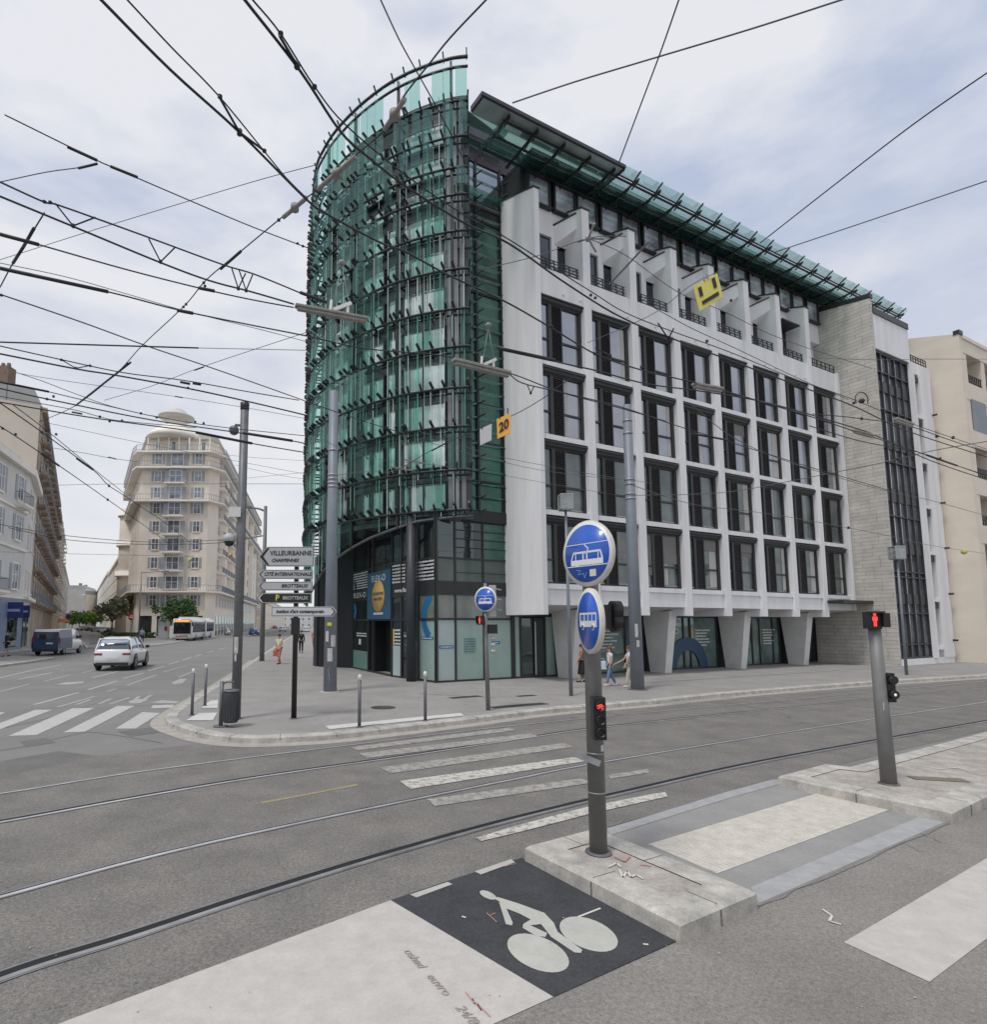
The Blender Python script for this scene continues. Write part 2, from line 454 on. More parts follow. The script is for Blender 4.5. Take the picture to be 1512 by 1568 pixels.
# tram bed: browner gritty asphalt between the kerb and the crossing
pix = [(-300, 1240), (0, 1180), (200, 1150), (330, 1137), (420, 1136), (520, 1129), (700, 1107), (1000, 1080), (1512, 1040), (2100, 985), (2050, 1003), (1512, 1118), (1262, 1176), (1190, 1196), (930, 1267), (806, 1318), (735, 1336), (605, 1379), (400, 1452), (115, 1565), (-200, 1690), (-700, 1600)]
q = [G(u, v, 0) for u, v in pix]
sheet('tram_bed', q, .004, A_tram)
# near lane: lighter worn asphalt
pix = [(-250, 1720), (757, 1568), (848, 1528), (1047, 1438), (1163, 1387), (1459, 1257), (1700, 1155), (2300, 1010), (3000, 1600), (600, 2600)]
sheet('near_road', [G(u, v, 0) for u, v in pix], .004, A_near)

# tram rails: polished head, dark flange groove and sealant beside each
RAILS = dict(
    a=[(-300, 1631), (0, 1502), (198, 1438.5), (397, 1372), (600, 1309), (797, 1254), (1000, 1205), (1160, 1169), (1356, 1132.7), (1512, 1105), (1700, 1071), (2000, 1017)],
    b=[(-300, 1458), (0, 1375), (238, 1311), (436, 1266), (654, 1220.7), (797, 1192), (908, 1170), (1160, 1128.5), (1345, 1100), (1512, 1075), (1700, 1047), (2000, 1003)],
    c=[(-300, 1308), (0, 1260), (198, 1224), (400, 1190), (638, 1156), (820, 1128.5), (908, 1116), (1070, 1098), (1250, 1080), (1512, 1053), (1700, 1034), (2000, 998)],
    d=[(-300, 1257), (0, 1216), (198, 1184.5), (400, 1158), (539, 1141), (700, 1121), (860, 1104), (1070, 1084), (1250, 1068), (1512, 1043), (1700, 1025), (2000, 993)])
M_rail = mat('polished_rail', (.62, .62, .63), .48, .5, var=.25, vscale=2)
M_railn = mat('rail_head_worn', (.36, .36, .365), .5, .5, var=.3, vscale=3)
M_railb = mat('rail_edge', (.30, .30, .31), .5, .6, var=.3, vscale=3)
M_groove = mat('rail_groove', (.012, .012, .013), .8)
for k, (key, px) in enumerate(RAILS.items()):
    ln = spline([Vector((*G(u, v, 0).xy, 0)) for u, v in px], 7)
    near = key in 'ac'
    b = MB()
    w = .052
    h0, h1 = offset(ln, -w / 2), offset(ln, w / 2)
    g1 = offset(ln, w / 2 + (.082 if near else .03)) if near else offset(ln, w / 2 + .03)
    e0, e1 = offset(ln, -w / 2 - .02), offset(g1, .022)
    b.mi = 0; strip(b, h0, h1, .0125)
    b.mi = 1; strip(b, h1, g1, .0085)
    b.mi = 2; strip(b, e0, h0, .0105); strip(b, g1, e1, .0105)
    tag(b.build('tram_rail', [M_railn if key == 'a' else M_rail, M_groove, M_railb]), kind='structure')

# painted markings (sheets 4 mm above the surface they lie on)
Z1, Z2 = .008, .012
b = MB()
quadz(b, [(598.4, 1379.4), (848, 1528), (757, 1569), (480, 1692), (-250, 1700), (110, 1561.5)], Z1)
tag(b.build('road_marking', P_block), kind='structure')
b = MB(); quadz(b, [(598.4, 1379.4), (700, 1345), (800, 1314), (806, 1319), (1047.8, 1437), (848.4, 1528)], .0085)
tag(b.build('cycle_box', A_new), kind='structure')
b = MB()
for qd in ([(628, 1371.5), (686, 1352), (693, 1355.6), (638, 1376)], [(727, 1336), (783, 1317), (789, 1322), (737, 1340.5)]): quadz(b, qd, Z2)
def ell(b, cx, cy, ax, ay, bx, by, z):
    quadz(b, [(cx + ax * math.cos(t) + bx * math.sin(t), cy + ay * math.cos(t) + by * math.sin(t)) for t in [2 * math.pi * i / 28 for i in range(28)]], z)
ell(b, 824.5, 1461.5, 43, 24, 20, -18, Z2)
ell(b, 902, 1432.5, 40, 22, 20, -16, Z2)
zz = lambda pts: [(400 + x / 2.52, 1060 + y / 2.52) for x, y in pts]
ell(b, 400 + 876 / 2.52, 1060 + 787 / 2.52, 12, 6, 4, -4, Z2)
quadz(b, zz([(893, 797), (915, 795), (1000, 822), (1090, 855), (1075, 880), (1055, 890), (1000, 860), (935, 835), (920, 812)]), .0123)
quadz(b, zz([(918, 812), (945, 835), (972, 895), (968, 905), (945, 900)]), .0125)
quadz(b, zz([(1055, 855), (1092, 855), (1130, 895), (1145, 930), (1240, 1000), (1235, 1012), (1210, 1010), (1120, 950), (1085, 905), (1060, 880)]), .0127)
quadz(b, zz([(1060, 872), (1080, 900), (1040, 905), (1105, 935), (1098, 950), (1060, 945), (1010, 915), (1012, 900), (1045, 880)]), .0129)
tag(b.build('cycle_symbol', P_bike), kind='structure')
# zebra over the tram rails, mostly scrubbed away
b = MB()
for i, qd in enumerate([[(345, 214), (960, 137), (985, 148), (372, 226)], [(378, 238), (1040, 160), (1072, 172), (410, 256)], [(458, 292), (1170, 197), (1205, 213), (500, 316)],
                        [(640, 415), (1230, 335), (1290, 350), (672, 442)], [(1340, 322), (1450, 305), (1490, 298), (1500, 312), (1350, 336)]]):
    quadz(b, zz(qd), Z2)
tag(b.build('road_marking', P_faint), kind='structure')
b = MB()
for qd in [[(535, 345), (1240, 248), (1290, 262), (577, 376)], [(830, 566), (960, 525), (1240, 450), (1512, 395), (1560, 388), (1570, 405), (1280, 470), (990, 545), (850, 578)]]:
    quadz(b, zz(qd), .0135)
tag(b.build('road_marking', P_rough), kind='structure')
b = MB()
b.tf = None
quadz(b, [(1292.7, 1444), (1700, 1204), (1760, 1250), (1424, 1505)], Z1)
tag(b.build('road_marking', P_block), kind='structure')
b = MB(); ln = [Vector((*G(u, v, 0).xy, 0)) for u, v in [(400, 1230), (470, 1217), (548, 1202)]]
strip(b, offset(ln, -.04), offset(ln, .04), Z1)
tag(b.build('road_marking', P_yellow), kind='structure')
# crossing and lanes of the left streets
zl = lambda pts: [(x / 5.04, 840 + y / 5.04) for x, y in pts]
b = MB()
for qd in [[(-400, 1500), (270, 1245), (405, 1245), (-280, 1500)], [(65, 1447), (560, 1233), (730, 1230), (280, 1441)], [(485, 1421), (905, 1215), (1038, 1215), (655, 1414)], [(890, 1391), (1100, 1262), (1238, 1270), (1048, 1390)],
           [(1165, 1233), (1180, 1210), (1345, 1205), (1330, 1228)], [(-300, 1330), (-100, 1262), (42, 1265), (-100, 1330)]]: quadz(b, zl(qd), .006)
tag(b.build('road_marking', P_stripe), kind='structure')
def lane(m, segs, w=.13):
    b = MB()
    for (x0, y0, x1, y1) in segs:
        (u0, v0), (u1, v1) = zl([(x0, y0), (x1, y1)])
        p, q = G(u0, v0, 0), G(u1, v1, 0); p.z = q.z = 0
        ln = [p, q]
        strip(b, offset(ln, -w / 2), offset(ln, w / 2), .0065)
    tag(b.build('road_marking', m), kind='structure')
lane(P_lane, [(265, 1205, 605, 1112), (680, 1090, 905, 1023), (950, 1003, 1108, 960), (1145, 945, 1268, 908), (1300, 893, 1385, 870), (1405, 862, 1478, 838), (1500, 832, 1560, 815), (710, 998, 905, 950), (-200, 1040, 250, 940), (250, 940, 470, 897), (140, 1010, 400, 958), (1600, 803, 1650, 790), (1690, 778, 1740, 765)])
lane(P_lanef, [(440, 1225, 735, 1140), (-100, 1130, 225, 1047), (340, 1025, 545, 975), (630, 962, 730, 935), (760, 1200, 860, 1157), (850, 1200, 1000, 1150), (980, 1055, 1210, 975), (1255, 955, 1435, 905), (470, 905, 640, 890), (1380, 995, 1500, 945), (820, 1105, 900, 1083), (1010, 1195, 1075, 1140), (1060, 1195, 1170, 1130), (590, 1205, 700, 1165)], .12)
b = MB()
for qd in [[(990, 1180), (1060, 1160), (1150, 1165), (1085, 1195), (1010, 1197)], [(1170, 1190), (1250, 1170), (1390, 1182), (1360, 1197), (1230, 1195)], [(430, 1050), (500, 1032), (650, 1025), (640, 1040), (520, 1052)], [(1325, 1035), (1390, 1005), (1445, 1005), (1410, 1040), (1340, 1048)]]: quadz(b, zl(qd), .0068)
tag(b.build('road_marking', P_lanef), kind='structure')
# white studded plates on the pavement at the crossings
b = MB()
for qd in [[(498, 1111.6), (705.6, 1091.7), (711.5, 1095.7), (505, 1116.7)], [(285, 1103), (305, 1091.5), (333, 1091), (326, 1103)], [(308, 1084), (322, 1073), (334, 1072), (333, 1084)]]:
    q = [G(u, v, .13) for u, v in qd]; q = q if (q[1] - q[0]).cross(q[2] - q[1]).z > 0 else q[::-1]
    b.poly([(p.x, p.y, .1345) for p in q])
tag(b.build('tactile_paving', P_platewhite), kind='structure')
# pavement seams and a dished drain line
b = MB()
for (u0, v0, u1, v1) in [(640, 1062, 760, 1068), (870, 1053, 1512, 1012)]:
    p, q = G(u0, v0, .13), G(u1, v1, .13); p.z = q.z = 0
    strip(b, offset([p, q], -.03), offset([p, q], .03), .1285)
tag(b.build('pavement_seam', mat('seam', (.15, .145, .14), .9)), kind='structure')
# iron covers
for i, (u, v, a, bb, lab) in enumerate([(587, 1083, .34, .34, 'round iron manhole cover on pavement behind the white studded plates'), (795, 1080, .95, .35, 'long dark iron hatch on pavement beside the kerb'),
                                      (806, 1065, .35, .25, 'small rectangular iron cover nearer the glass shop front'), (713, 1067, .55, .3, 'dark iron cover on pavement in front of the glass corner')]):
    p = G(u, v, .13)
    b = MB()
    if a == bb:
        b.lathe([(a, 0), (a, .006), (a * .9, .006), (a * .9, .003), (.001, .003)], k=24)
    else:
        b.box(-a, a, -bb * .5, bb * .5, 0, .006)
        for t in range(5): b.box(-a + .05, a - .05, -bb * .4 + t * bb * .2 - .01, -bb * .4 + t * bb * .2 + .01, .006, .009)
    tag(b.build('manhole_cover', mat('cast_iron', (.085, .08, .075), .7, .3, var=.3, vscale=14), loc=(p.x, p.y, .125), rot=(0, 0, FANG)), lab, 'manhole cover')

# platform islands between the tracks and the near lane
def island(name, top, joints=True):
    q = [Vector((*G(u, v, .16).xy, 0)) for u, v in top]
    ar = sum(q[i].x * q[(i + 1) % len(q)].y - q[(i + 1) % len(q)].x * q[i].y for i in range(len(q)))
    if ar < 0: q = q[::-1]
    c = sum(q, Vector()) / len(q)
    def ins(d):
        o = []
        n = len(q)
        for i in range(n):
            e1 = (q[i] - q[i - 1]).normalized(); e2 = (q[(i + 1) % n] - q[i]).normalized()
            nn = (Vector((-e1.y, e1.x, 0)) + Vector((-e2.y, e2.x, 0))); nn /= max(.3, nn.dot(Vector((-e1.y, e1.x, 0))))
            o.append(q[i] + nn * d)
        return o
    a, ch, k2, k3 = q, ins(.035), ins(.30), ins(.31)
    b = MB(); n = len(q)
    for i in range(n):
        j = (i + 1) % n
        b.poly([(a[i].x, a[i].y, 0), (a[j].x, a[j].y, 0), (a[j].x, a[j].y, .13), (a[i].x, a[i].y, .13)])
        b.poly([(a[i].x, a[i].y, .13), (a[j].x, a[j].y, .13), (ch[j].x, ch[j].y, .16), (ch[i].x, ch[i].y, .16)])
        b.poly([(ch[i].x, ch[i].y, .16), (ch[j].x, ch[j].y, .16), (k2[j].x, k2[j].y, .16), (k2[i].x, k2[i].y, .16)])
    b.mi = 1
    b.poly([(p.x, p.y, .152) for p in k2])
    b.mi = 2
    for i in range(n):
        j = (i + 1) % n; L_ = (a[j] - a[i]).length; e = (a[j] - a[i]).normalized(); nn = Vector((-e.y, e.x, 0))
        for t in range(1, int(L_ / 1.0) + 1):
            p = a[i] + e * (t * L_ / (int(L_ / 1.0) + 1)); r_ = p + nn * .3
            b.bar((p.x - nn.x * .001, p.y - nn.y * .001, .0), (p.x - nn.x * .001, p.y - nn.y * .001, .13), .012); b.bar((p.x + nn.x * .03, p.y + nn.y * .03, .1595), (r_.x, r_.y, .1595), .012, .004)
    return tag(b.build('traffic_island', [M_kerb, M_island, MATS['joint_grey']]), kind='structure')
island('near', [(804, 1294), (912, 1266), (1159, 1363), (1042, 1412)])
island('far', [(1191.5, 1187), (1262, 1169), (1300, 1173), (1512, 1119), (1900, 1030), (2100, 985), (2300, 985), (1900, 1085), (1512, 1216), (1458.7, 1241.7)])
b = MB(); quadz(b, [(926, 1272), (1262, 1176), (1191, 1197), (1459, 1256), (1163, 1386), (1150, 1362)], .006)
b = MB(); q = [(905, 1279), (1190, 1193), (1459, 1257), (1163, 1387)]; quadz(b, q, .0065)
tag(b.build('crossing_pad', mat('pad_asphalt', (.29, .283, .275), .9, 0, var=.12, vscale=2, fine=.12, fscale=110)), kind='structure')
# ribbed tactile strip
c = [G(u, v, 0) for u, v in [(993, 1294), (1254, 1215), (1365.6, 1239.7), (1098.4, 1338.9)]]
b = MB(); quadz(b, [(993, 1294), (1254, 1215), (1365.6, 1239.7), (1098.4, 1338.9)], .0105)
e = (c[1] - c[0]); nb = 60
for i in range(nb):
    t = (i + .5) / nb
    p = c[0].lerp(c[1], t); q = c[3].lerp(c[2], t)
    p2, q2 = p.lerp(q, .03), p.lerp(q, .97)
    b.bar((p2.x, p2.y, .0115), (q2.x, q2.y, .0115), .022, .006)
tag(b.build('tactile_paving', P_tact), kind='structure')
b = MB()
quadz(b, [(1163, 1385), (1150, 1360), (1420, 1247), (1457, 1256)], .0108)
quadz(b, [(935, 1280), (930, 1270), (1115, 1213), (1185, 1194), (1200, 1200), (1120, 1222)], .0108)
tag(b.build('kerb_strip', mat('blue_stone', (.36, .36, .365), .8, 0, var=.14, vscale=5, fine=.1, fscale=80)), kind='structure')
# loose scraps of red and white marker paint on the island, the block and the cycle box
def scribble(name, m, strokes, z, w=.012):
    b = MB()
    for st in strokes:
        P = [G(u, v, z) for u, v in st]
        for p, q in zip(P, P[1:]):
            d = (q - p); d.z = 0
            if d.length < 1e-5: continue
            d.normalize(); nn = Vector((-d.y, d.x, 0)) * w / 2
            b.poly([(p.x - nn.x, p.y - nn.y, z), (q.x - nn.x, q.y - nn.y, z), (q.x + nn.x, q.y + nn.y, z), (p.x + nn.x, p.y + nn.y, z)])
    return tag(b.build('road_marking', m), kind='structure')
zs = lambda pts: [(900 + x / 2.47, 1100 + y / 2.47) for x, y in pts]
scribble('w', mat('marker_white', (.6, .59, .57), .8), [zs([(120, 570), (135, 600), (150, 575), (165, 598), (185, 590), (210, 605)]), zs([(80, 560), (110, 545), (125, 560)]), zs([(1275, 178), (1330, 190), (1400, 185), (1450, 200)])], .1635, .02)
scribble('r', mat('marker_red', (.5, .24, .22), .8), [zs([(100, 520), (140, 540), (160, 520)]), zs([(200, 550), (240, 556)])], .1638, .02)
scribble('r', MATS['marker_red'], [zz([(790, 1155), (825, 1200), (815, 1180), (850, 1225), (835, 1200), (885, 1250)]), zz([(880, 690), (930, 672), (985, 660)]), zz([(870, 850), (910, 885)]), zz([(885, 860), (905, 850)])], .0140, .008)
M_mk = mat('marker_grey', (.33, .30, .28), .8, var=.3, vscale=30)
A_, B_ = G(628, 1462, 0), G(735, 1578, 0); d_ = (B_ - A_).normalized()
for k, (w_, f_) in enumerate((('oshad', .08), ('euvro', .46), ('24/8', .84))):
    p = A_.lerp(B_, f_); o = text(w_, .095, M_mk, None, (p.x, p.y, .0122), (0, 0, math.atan2(d_.y, d_.x)), 'ground_writing', .001, ext=.0003, shear=.2, sx=1.1); tag(o, kind='structure')
scribble('w', MATS['marker_white'], [zs([(890, 720), (925, 745), (915, 765), (960, 778)]), zz([(1225, 865), (1310, 832)]), zz([(1475, 970), (1495, 972)]), zz([(775, 863), (790, 868)])], .0125, .02)
# rectangular drain cover on the far island
p = G(1437, 1193, .155); b = MB(); b.box(-.34, .34, -.1, .1, 0, .006)
tag(b.build('drain_cover', mat('rust_iron', (.2, .17, .13), .9, 0, var=.3, vscale=20), loc=(p.x, p.y, .1565), rot=(0, 0, R(-12))), 'rusty rectangular drain cover on the far traffic island', 'drain cover')

# repairs, tar seams and cracks in the carriageway
A_patch = asphalt('asphalt_patch', (.17, .166, .16), .12, .4, big=1.5)
A_patchl = asphalt('asphalt_patch_light', (.33, .315, .29), .12, .35, big=1.5)
b = MB()
for qd in [[(-50, 1175), (90, 1150), (150, 1158), (0, 1190)], [(180, 1120), (245, 1112), (262, 1119), (200, 1128)], [(30, 1095 + 40), (70, 1130), (85, 1137), (40, 1144)]]: quadz(b, qd, .0045)
tag(b.build('asphalt_patch', A_patch), kind='structure')
b = MB()
for qd in [[(1010, 1075), (1120, 1066), (1128, 1070), (1018, 1080)]]: quadz(b, qd, .0085)
tag(b.build('asphalt_patch', A_patchl), kind='structure')
M_tar = mat('tar_seam', (.15, .145, .135), .8, var=.3, vscale=9)
def crack(pts, z=.0087, w=.012, seed=1):
    r_ = random.Random(seed); P = [G(u, v, 0) for u, v in pts]; P = spline(P, 6)
    P = [Vector((p.x + r_.uniform(-.02, .02), p.y + r_.uniform(-.02, .02), 0)) for p in P]
    b = MB(); strip(b, offset(P, -w / 2), offset(P, w / 2), z); tag(b.build('road_crack', M_tar), kind='structure')
crack([(420, 1300), (436, 1335), (470, 1365)], .0052, .008, 1); crack([(258, 1318), (275, 1345), (290, 1365)], .0052, .007, 2)
crack([(1163, 1390), (1300, 1330), (1459, 1259), (1512, 1238)], .0088, .008, 3)
crack([(1390, 1270), (1420, 1281), (1440, 1291)], .0089, .007, 4); crack([(1360, 1282), (1400, 1300), (1412, 1305)], .0089, .007, 5)
crack([(0, 1150), (60, 1138), (130, 1122), (170, 1125), (250, 1138)], .0048, .03, 8); crack([(150, 1085), (250, 1078)], .0048, .03, 9)
crack([(-20, 1120), (80, 1098), (170, 1070)], .0048, .025, 12)
r = random.Random(9); b = MB()
for k in range(110):                                # dropped grit, chewing gum and leaf litter
    u, v = r.uniform(-50, 1560), r.uniform(1130, 1560); p = G(u, v, 0); s_ = r.uniform(.004, .011)
    n = 6; b.poly([(p.x + s_ * math.cos(6.283 * i / n) * r.uniform(.6, 1), p.y + s_ * math.sin(6.283 * i / n), .0145) for i in range(n)])
tag(b.build('road_litter', mat('grit_light', (.42, .40, .36), .9)), 'scattered pale grit and litter flecks on the road', 'litter', kind='stuff')
r = random.Random(4); b = MB()
for k in range(420):                                # dirt and gum spots on the pavement
    u, v = r.uniform(380, 1400), r.uniform(1030, 1108); p = G(u, v, .13)
    if SN(p).y < .6 and SN(p).x > 0 : continue
    s_ = r.uniform(.015, .05); n = 7; b.poly([(p.x + s_ * math.cos(6.283 * i / n) * r.uniform(.6, 1), p.y + s_ * math.sin(6.283 * i / n), .1262) for i in range(n)])
tag(b.build('gum_spots', mat('gum_dark', (.22, .21, .2), .9)), 'dark chewing gum spots and stains on the pavement', 'stains', kind='stuff')
# ------------------------------------------------------------------ the glass and white office building
OB = thing('office_building', 'large white gridded office building with a rounded green glass tower at the corner', 'building', FO, FANG)
rng = random.Random(11)
M_wall = mat('white_render', (.76, .76, .77), .75, 0, var=.11, vscale=1.6, stretch=(1, 1, .12), fine=.02, fscale=30)
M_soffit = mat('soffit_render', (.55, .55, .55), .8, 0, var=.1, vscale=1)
M_frame = mat('anthracite_frame', (.033, .035, .037), .45, .2, var=.15)
M_clad = mat('grey_cladding', (.14, .145, .15), .4, .3, var=.15, vscale=1.2)
M_cladd = mat('dark_cladding', (.045, .047, .052), .4, .3, var=.2, vscale=1.5)
M_ring = mat('screen_steel', (.035, .04, .042), .45, .5, var=.2)
M_shut = mat('louvre_black', (.022, .022, .024), .5)
G_win = winmat('window_glass', (.075, .085, .09), .32, (.88, .9, 1))
G_winlow = winmat('window_glass_low', (.075, .09, .088), .11, (.8, .88, .88))
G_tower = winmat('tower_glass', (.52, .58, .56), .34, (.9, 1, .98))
G_green = winmat('green_flank_glass', (.028, .07, .055), .13, (.5, .85, .75))
G_pane = glassmat('screen_glass', (.72, .87, .83), .0, .0, top=.16)
G_crown = glassmat('crown_glass', (.95, .985, .975), .02, .0, top=.2)
G_roof = glassmat('canopy_glass', (.64, .79, .74), .04, .05, body=(.10, .20, .175), bodyfac=.18, top=.3)
G_frost = mat('frosted_film', (.30, .405, .37), .25, 0, var=.12, vscale=.9, coat=.3)
G_frostb = mat('frosted_film_blue', (.38, .465, .465), .25, 0, var=.1, vscale=.9, coat=.3)
G_dark = winmat('shop_glass', (.02, .024, .025), .10, (.8, .95, .95))
M_blind = mat('roller_blind', (.19, .18, .17), .8, var=.05)

def lp(s, n, z): return (s, -n, z)
# --- volumes
b = MB(); b.box(1.75, 3.44, .05, 16, 6.6, 22.6); b.box(3.55, 26.18, -1.95, 16, 3.3, 16.9)
b.build('core_wall', M_cladd, OB)
# overhang underside: slopes down towards the building
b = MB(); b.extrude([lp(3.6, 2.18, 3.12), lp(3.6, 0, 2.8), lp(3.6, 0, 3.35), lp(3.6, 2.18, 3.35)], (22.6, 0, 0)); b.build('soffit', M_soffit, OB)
# first floor spandrel and big fifth floor band
b = MB(); b.box(3.6, 26.2, -2.2, -1.5, 3.1, 3.92); b.build('spandrel', M_wall, OB)
b = MB(); b.box(3.6, 26.2, -2.2, -1.5, 15.68, 16.9)
for k in range(7):
    for ds in (1.3, 2.25): b.lathe([(.05, 0), (.05, .05), (.001, .06)], (3.6 + 2.8 * k + ds, -2.2, 15.98), k=8, axis='Y')
b.build('parapet_band', M_wall, OB)
# upper set-back wall, terraces
OPEN = [3.6 + .05 + 2.8 * k for k in range(8)]
b = MB(); b.box(3.5, 26.18, -1.36, 12, 19.12, 20.32); b.box(3.5, 26.18, -1.0, 12, 16.9, 19.12); b.build('upper_wall', M_wall, OB)
b = MB(); b.box(3.55, 23.2, -1.26, .08, 16.95, 19.1); b.build('terrace_glazing', winmat('terrace_glass', (.02, .022, .024), .08), OB)
BAYX = [3.6, 6.38, 9.22, 12.05, 14.87, 17.68, 20.47, 23.25, 26.08]
ZR = [3.92, 6.82, 9.87, 12.93]; ZH = [2.66, 2.82, 2.83, 2.80]
for i in range(7):
    b = MB(); x0 = BAYX[i]
    b.box(x0 + 1.5, x0 + 1.82, -1.36, -1.1, 16.9, 19.12)
    b.build('terrace_post', M_wall, OB)
    if i < 6:
        b = MB(); x1 = BAYX[i + 1] - .42
        A, B_, C, D_ = (x1 - .72, 1.36), (x1 - .03, 2.02), (x1 + .05, 2.02), (x1 + .05, 1.36)
        b.add([lp(*A, 18.82), lp(*B_, 19.38), lp(*C, 19.38), lp(*D_, 18.82), lp(*A, 19.68), lp(*B_, 20.06), lp(*C, 20.06), lp(*D_, 19.68)],
              [(3, 2, 1, 0), (4, 5, 6, 7), (0, 1, 5, 4), (1, 2, 6, 5), (2, 3, 7, 6), (3, 0, 4, 7)])
        b.build('balcony_hood', M_wall, OB)
        b = MB(); b.bar((x1 - .74, -1.36, 19.72), (x1 - .04, -2.04, 20.10), .07, .05); b.build('hood_flashing', M_frame, OB)
    # terrace railing
    b = MB(); xe = x0 + 2.3
    for zz_ in (17.02, 17.16, 17.3, 17.42): b.bar((x0 + .05, -2.1, zz_), (xe, -2.1, zz_), .03)
    for k in range(6): b.bar((x0 + .1 + k * .42, -2.1, 16.92), (x0 + .1 + k * .42, -2.1, 17.44), .04)
    for k in range(5): b.bar((x0 + .12 + k * .42, -2.1, 17.02), (x0 + .5 + k * .42, -2.1, 17.42), .025)
    b.build('railing', M_frame, OB)
b = MB(); x0 = BAYX[7]
for zz_ in (17.02, 17.2, 17.42): b.bar((x0 + .05, -2.1, zz_), (26.0, -2.1, zz_), .03)
for k in range(7): b.bar((x0 + .1 + k * .44, -2.1, 16.92), (x0 + .1 + k * .44, -2.1, 17.44), .04)
b.build('railing', M_frame, OB)
b = MB(); b.box(BAYX[6] + .6, BAYX[7] - .5, -2.1, -1.1, 19.1, 19.17); b.build('terrace_awning', M_frame, OB)
# --- fins: thin plates running the full height, every second one carried down as a tapered pillar
for i, x in enumerate(BAYX):
    b = MB(); w = .26 if i in (0, 8) else .42
    top = 20.15; zt = 20.95
    if i == 8: top = zt = 16.92
    bot = 2.72 if i < 8 else 3.1
    pr = [lp(x, .0, bot), lp(x, 2.32, bot), lp(x, 2.32, top), lp(x, .25, zt), lp(x, .0, zt)]
    b.extrude(pr, (-w, 0, 0))
    f = b.build('fin', M_wall, OB, bevel=.012)
    if i < 8:
        b = MB(); b.bar((x - w / 2, -.2, zt + .02), (x - w / 2, -2.36, top + .02), w + .06, .06, up=Vector((1, 0, 0)).cross(Vector((0, -1, 0)))); c = b.build('coping', M_frame, OB)
    if i in (1, 3, 5, 7):
        b = MB()
        x0, x1 = x - .62, x - .1
        b.add([lp(x0, .02, 2.95), lp(x1, .02, 2.95), lp(x1, 1.55, 2.95), lp(x0, 1.55, 2.95), lp(x0 + .03, .32, .1), lp(x1 - .03, .32, .1), lp(x1 - .03, 1.15, .1), lp(x0 + .03, 1.15, .1)],
              [(0, 1, 2, 3), (7, 6, 5, 4), (0, 3, 7, 4), (1, 5, 6, 2), (3, 2, 6, 7), (0, 4, 5, 1)])
        b.build('pillar', mat('pillar_concrete', (.68, .675, .665), .8, 0, var=.12, vscale=1.5, fine=.03, fscale=40), OB, bevel=.02)
# --- windows: one unit with frame, two panes, louvred shutter, head box; then copies
def window_unit(w, h, low):
    f = MB(); y0, y1 = -1.5, -1.34
    f.box(0, w, y0, y1, h - .3, h); f.box(0, w, y0, y1, 0, .07); f.box(0, .05, y0, y1, .07, h - .3); f.box(.55, .73, y0, y1, .07, h - .3); f.box(1.22, 1.28, y0, y1, .07, h - .3); f.box(w - .16, w, y0, y1, .07, h - .3)
    zt = h * .36
    f.box(.05, .55, y0 + .03, y1, zt - .04, zt + .04); f.box(1.28, w - .16, y0 + .03, y1, zt - .04, zt + .04)
    f.extrude([(0, -1.5, h - .27), (0, -1.60, h - .2), (0, -1.64, h - .02), (0, -1.5, h - .02)], (w, 0, 0))
    f.box(0, w, -1.68, -1.6, h - .09, h - .03)
    fr = f.build('window', M_frame, OB)
    p = MB(); p.box(.05, .55, -1.42, -1.38, .07, h - .3); p.box(1.28, w - .16, -1.42, -1.38, .07, h - .3)
    pa = p.build('pane', G_winlow if low else G_win, fr)
    s = MB()
    s.box(.73, 1.22, -1.46, -1.4, .07, h - .3)
    nl = int((h - .4) / .075)
    for k in range(nl):
        z = .1 + k * .075
        s.extrude([(.74, -1.46, z), (.74, -1.52, z), (.74, -1.52, z + .012), (.74, -1.46, z + .05)], (.47, 0, 0))
    sh = s.build('shutter', M_shut, fr)
    sl = MB(); sl.box(.0, w, -1.67, -1.3, -.20, 0); si = sl.build('sill', M_wall, fr)
    sl2 = MB(); sl2.box(.07, .53, -1.44, -1.42, .08, .14); sl2.box(1.3, w - .18, -1.44, -1.42, .08, .14); s2 = sl2.build('threshold', M_steel, fr)
    return fr, [pa, sh, si, s2]
protos = {}
for r in range(4):
    protos[r] = window_unit(2.38, ZH[r], r < 2)
for r in range(4):
    fr, ch = protos[r]
    for i in range(8):
        loc = (BAYX[i] + .005, -.60, ZR[r])
        if i == 0: fr.location = loc; cc = fr
        else: cc = copy_tree(fr, OB, loc, 0, ch)
        if r == 0 and i in (2, 3, 4):            # lowered fabric blinds
            bl = MB(); d = {2: 1.25, 3: .5, 4: .42}[i]
            bl.box(1.28, 2.2, -1.46, -1.44, ZH[r] - .3 - d, ZH[r] - .3)
            if i == 2: bl.box(.05, .55, -1.46, -1.44, ZH[r] - 2.1, ZH[r] - .3)
            bl.build('blind', M_blind, cc)
rb_ = random.Random(21); M_curt = mat('curtain', (.46, .45, .43), .85, var=.15, vscale=3, stretch=(9, 9, .5))
wins = [o for o in bpy.data.objects if o.name.split('.')[0] == 'window' and o.parent == OB]
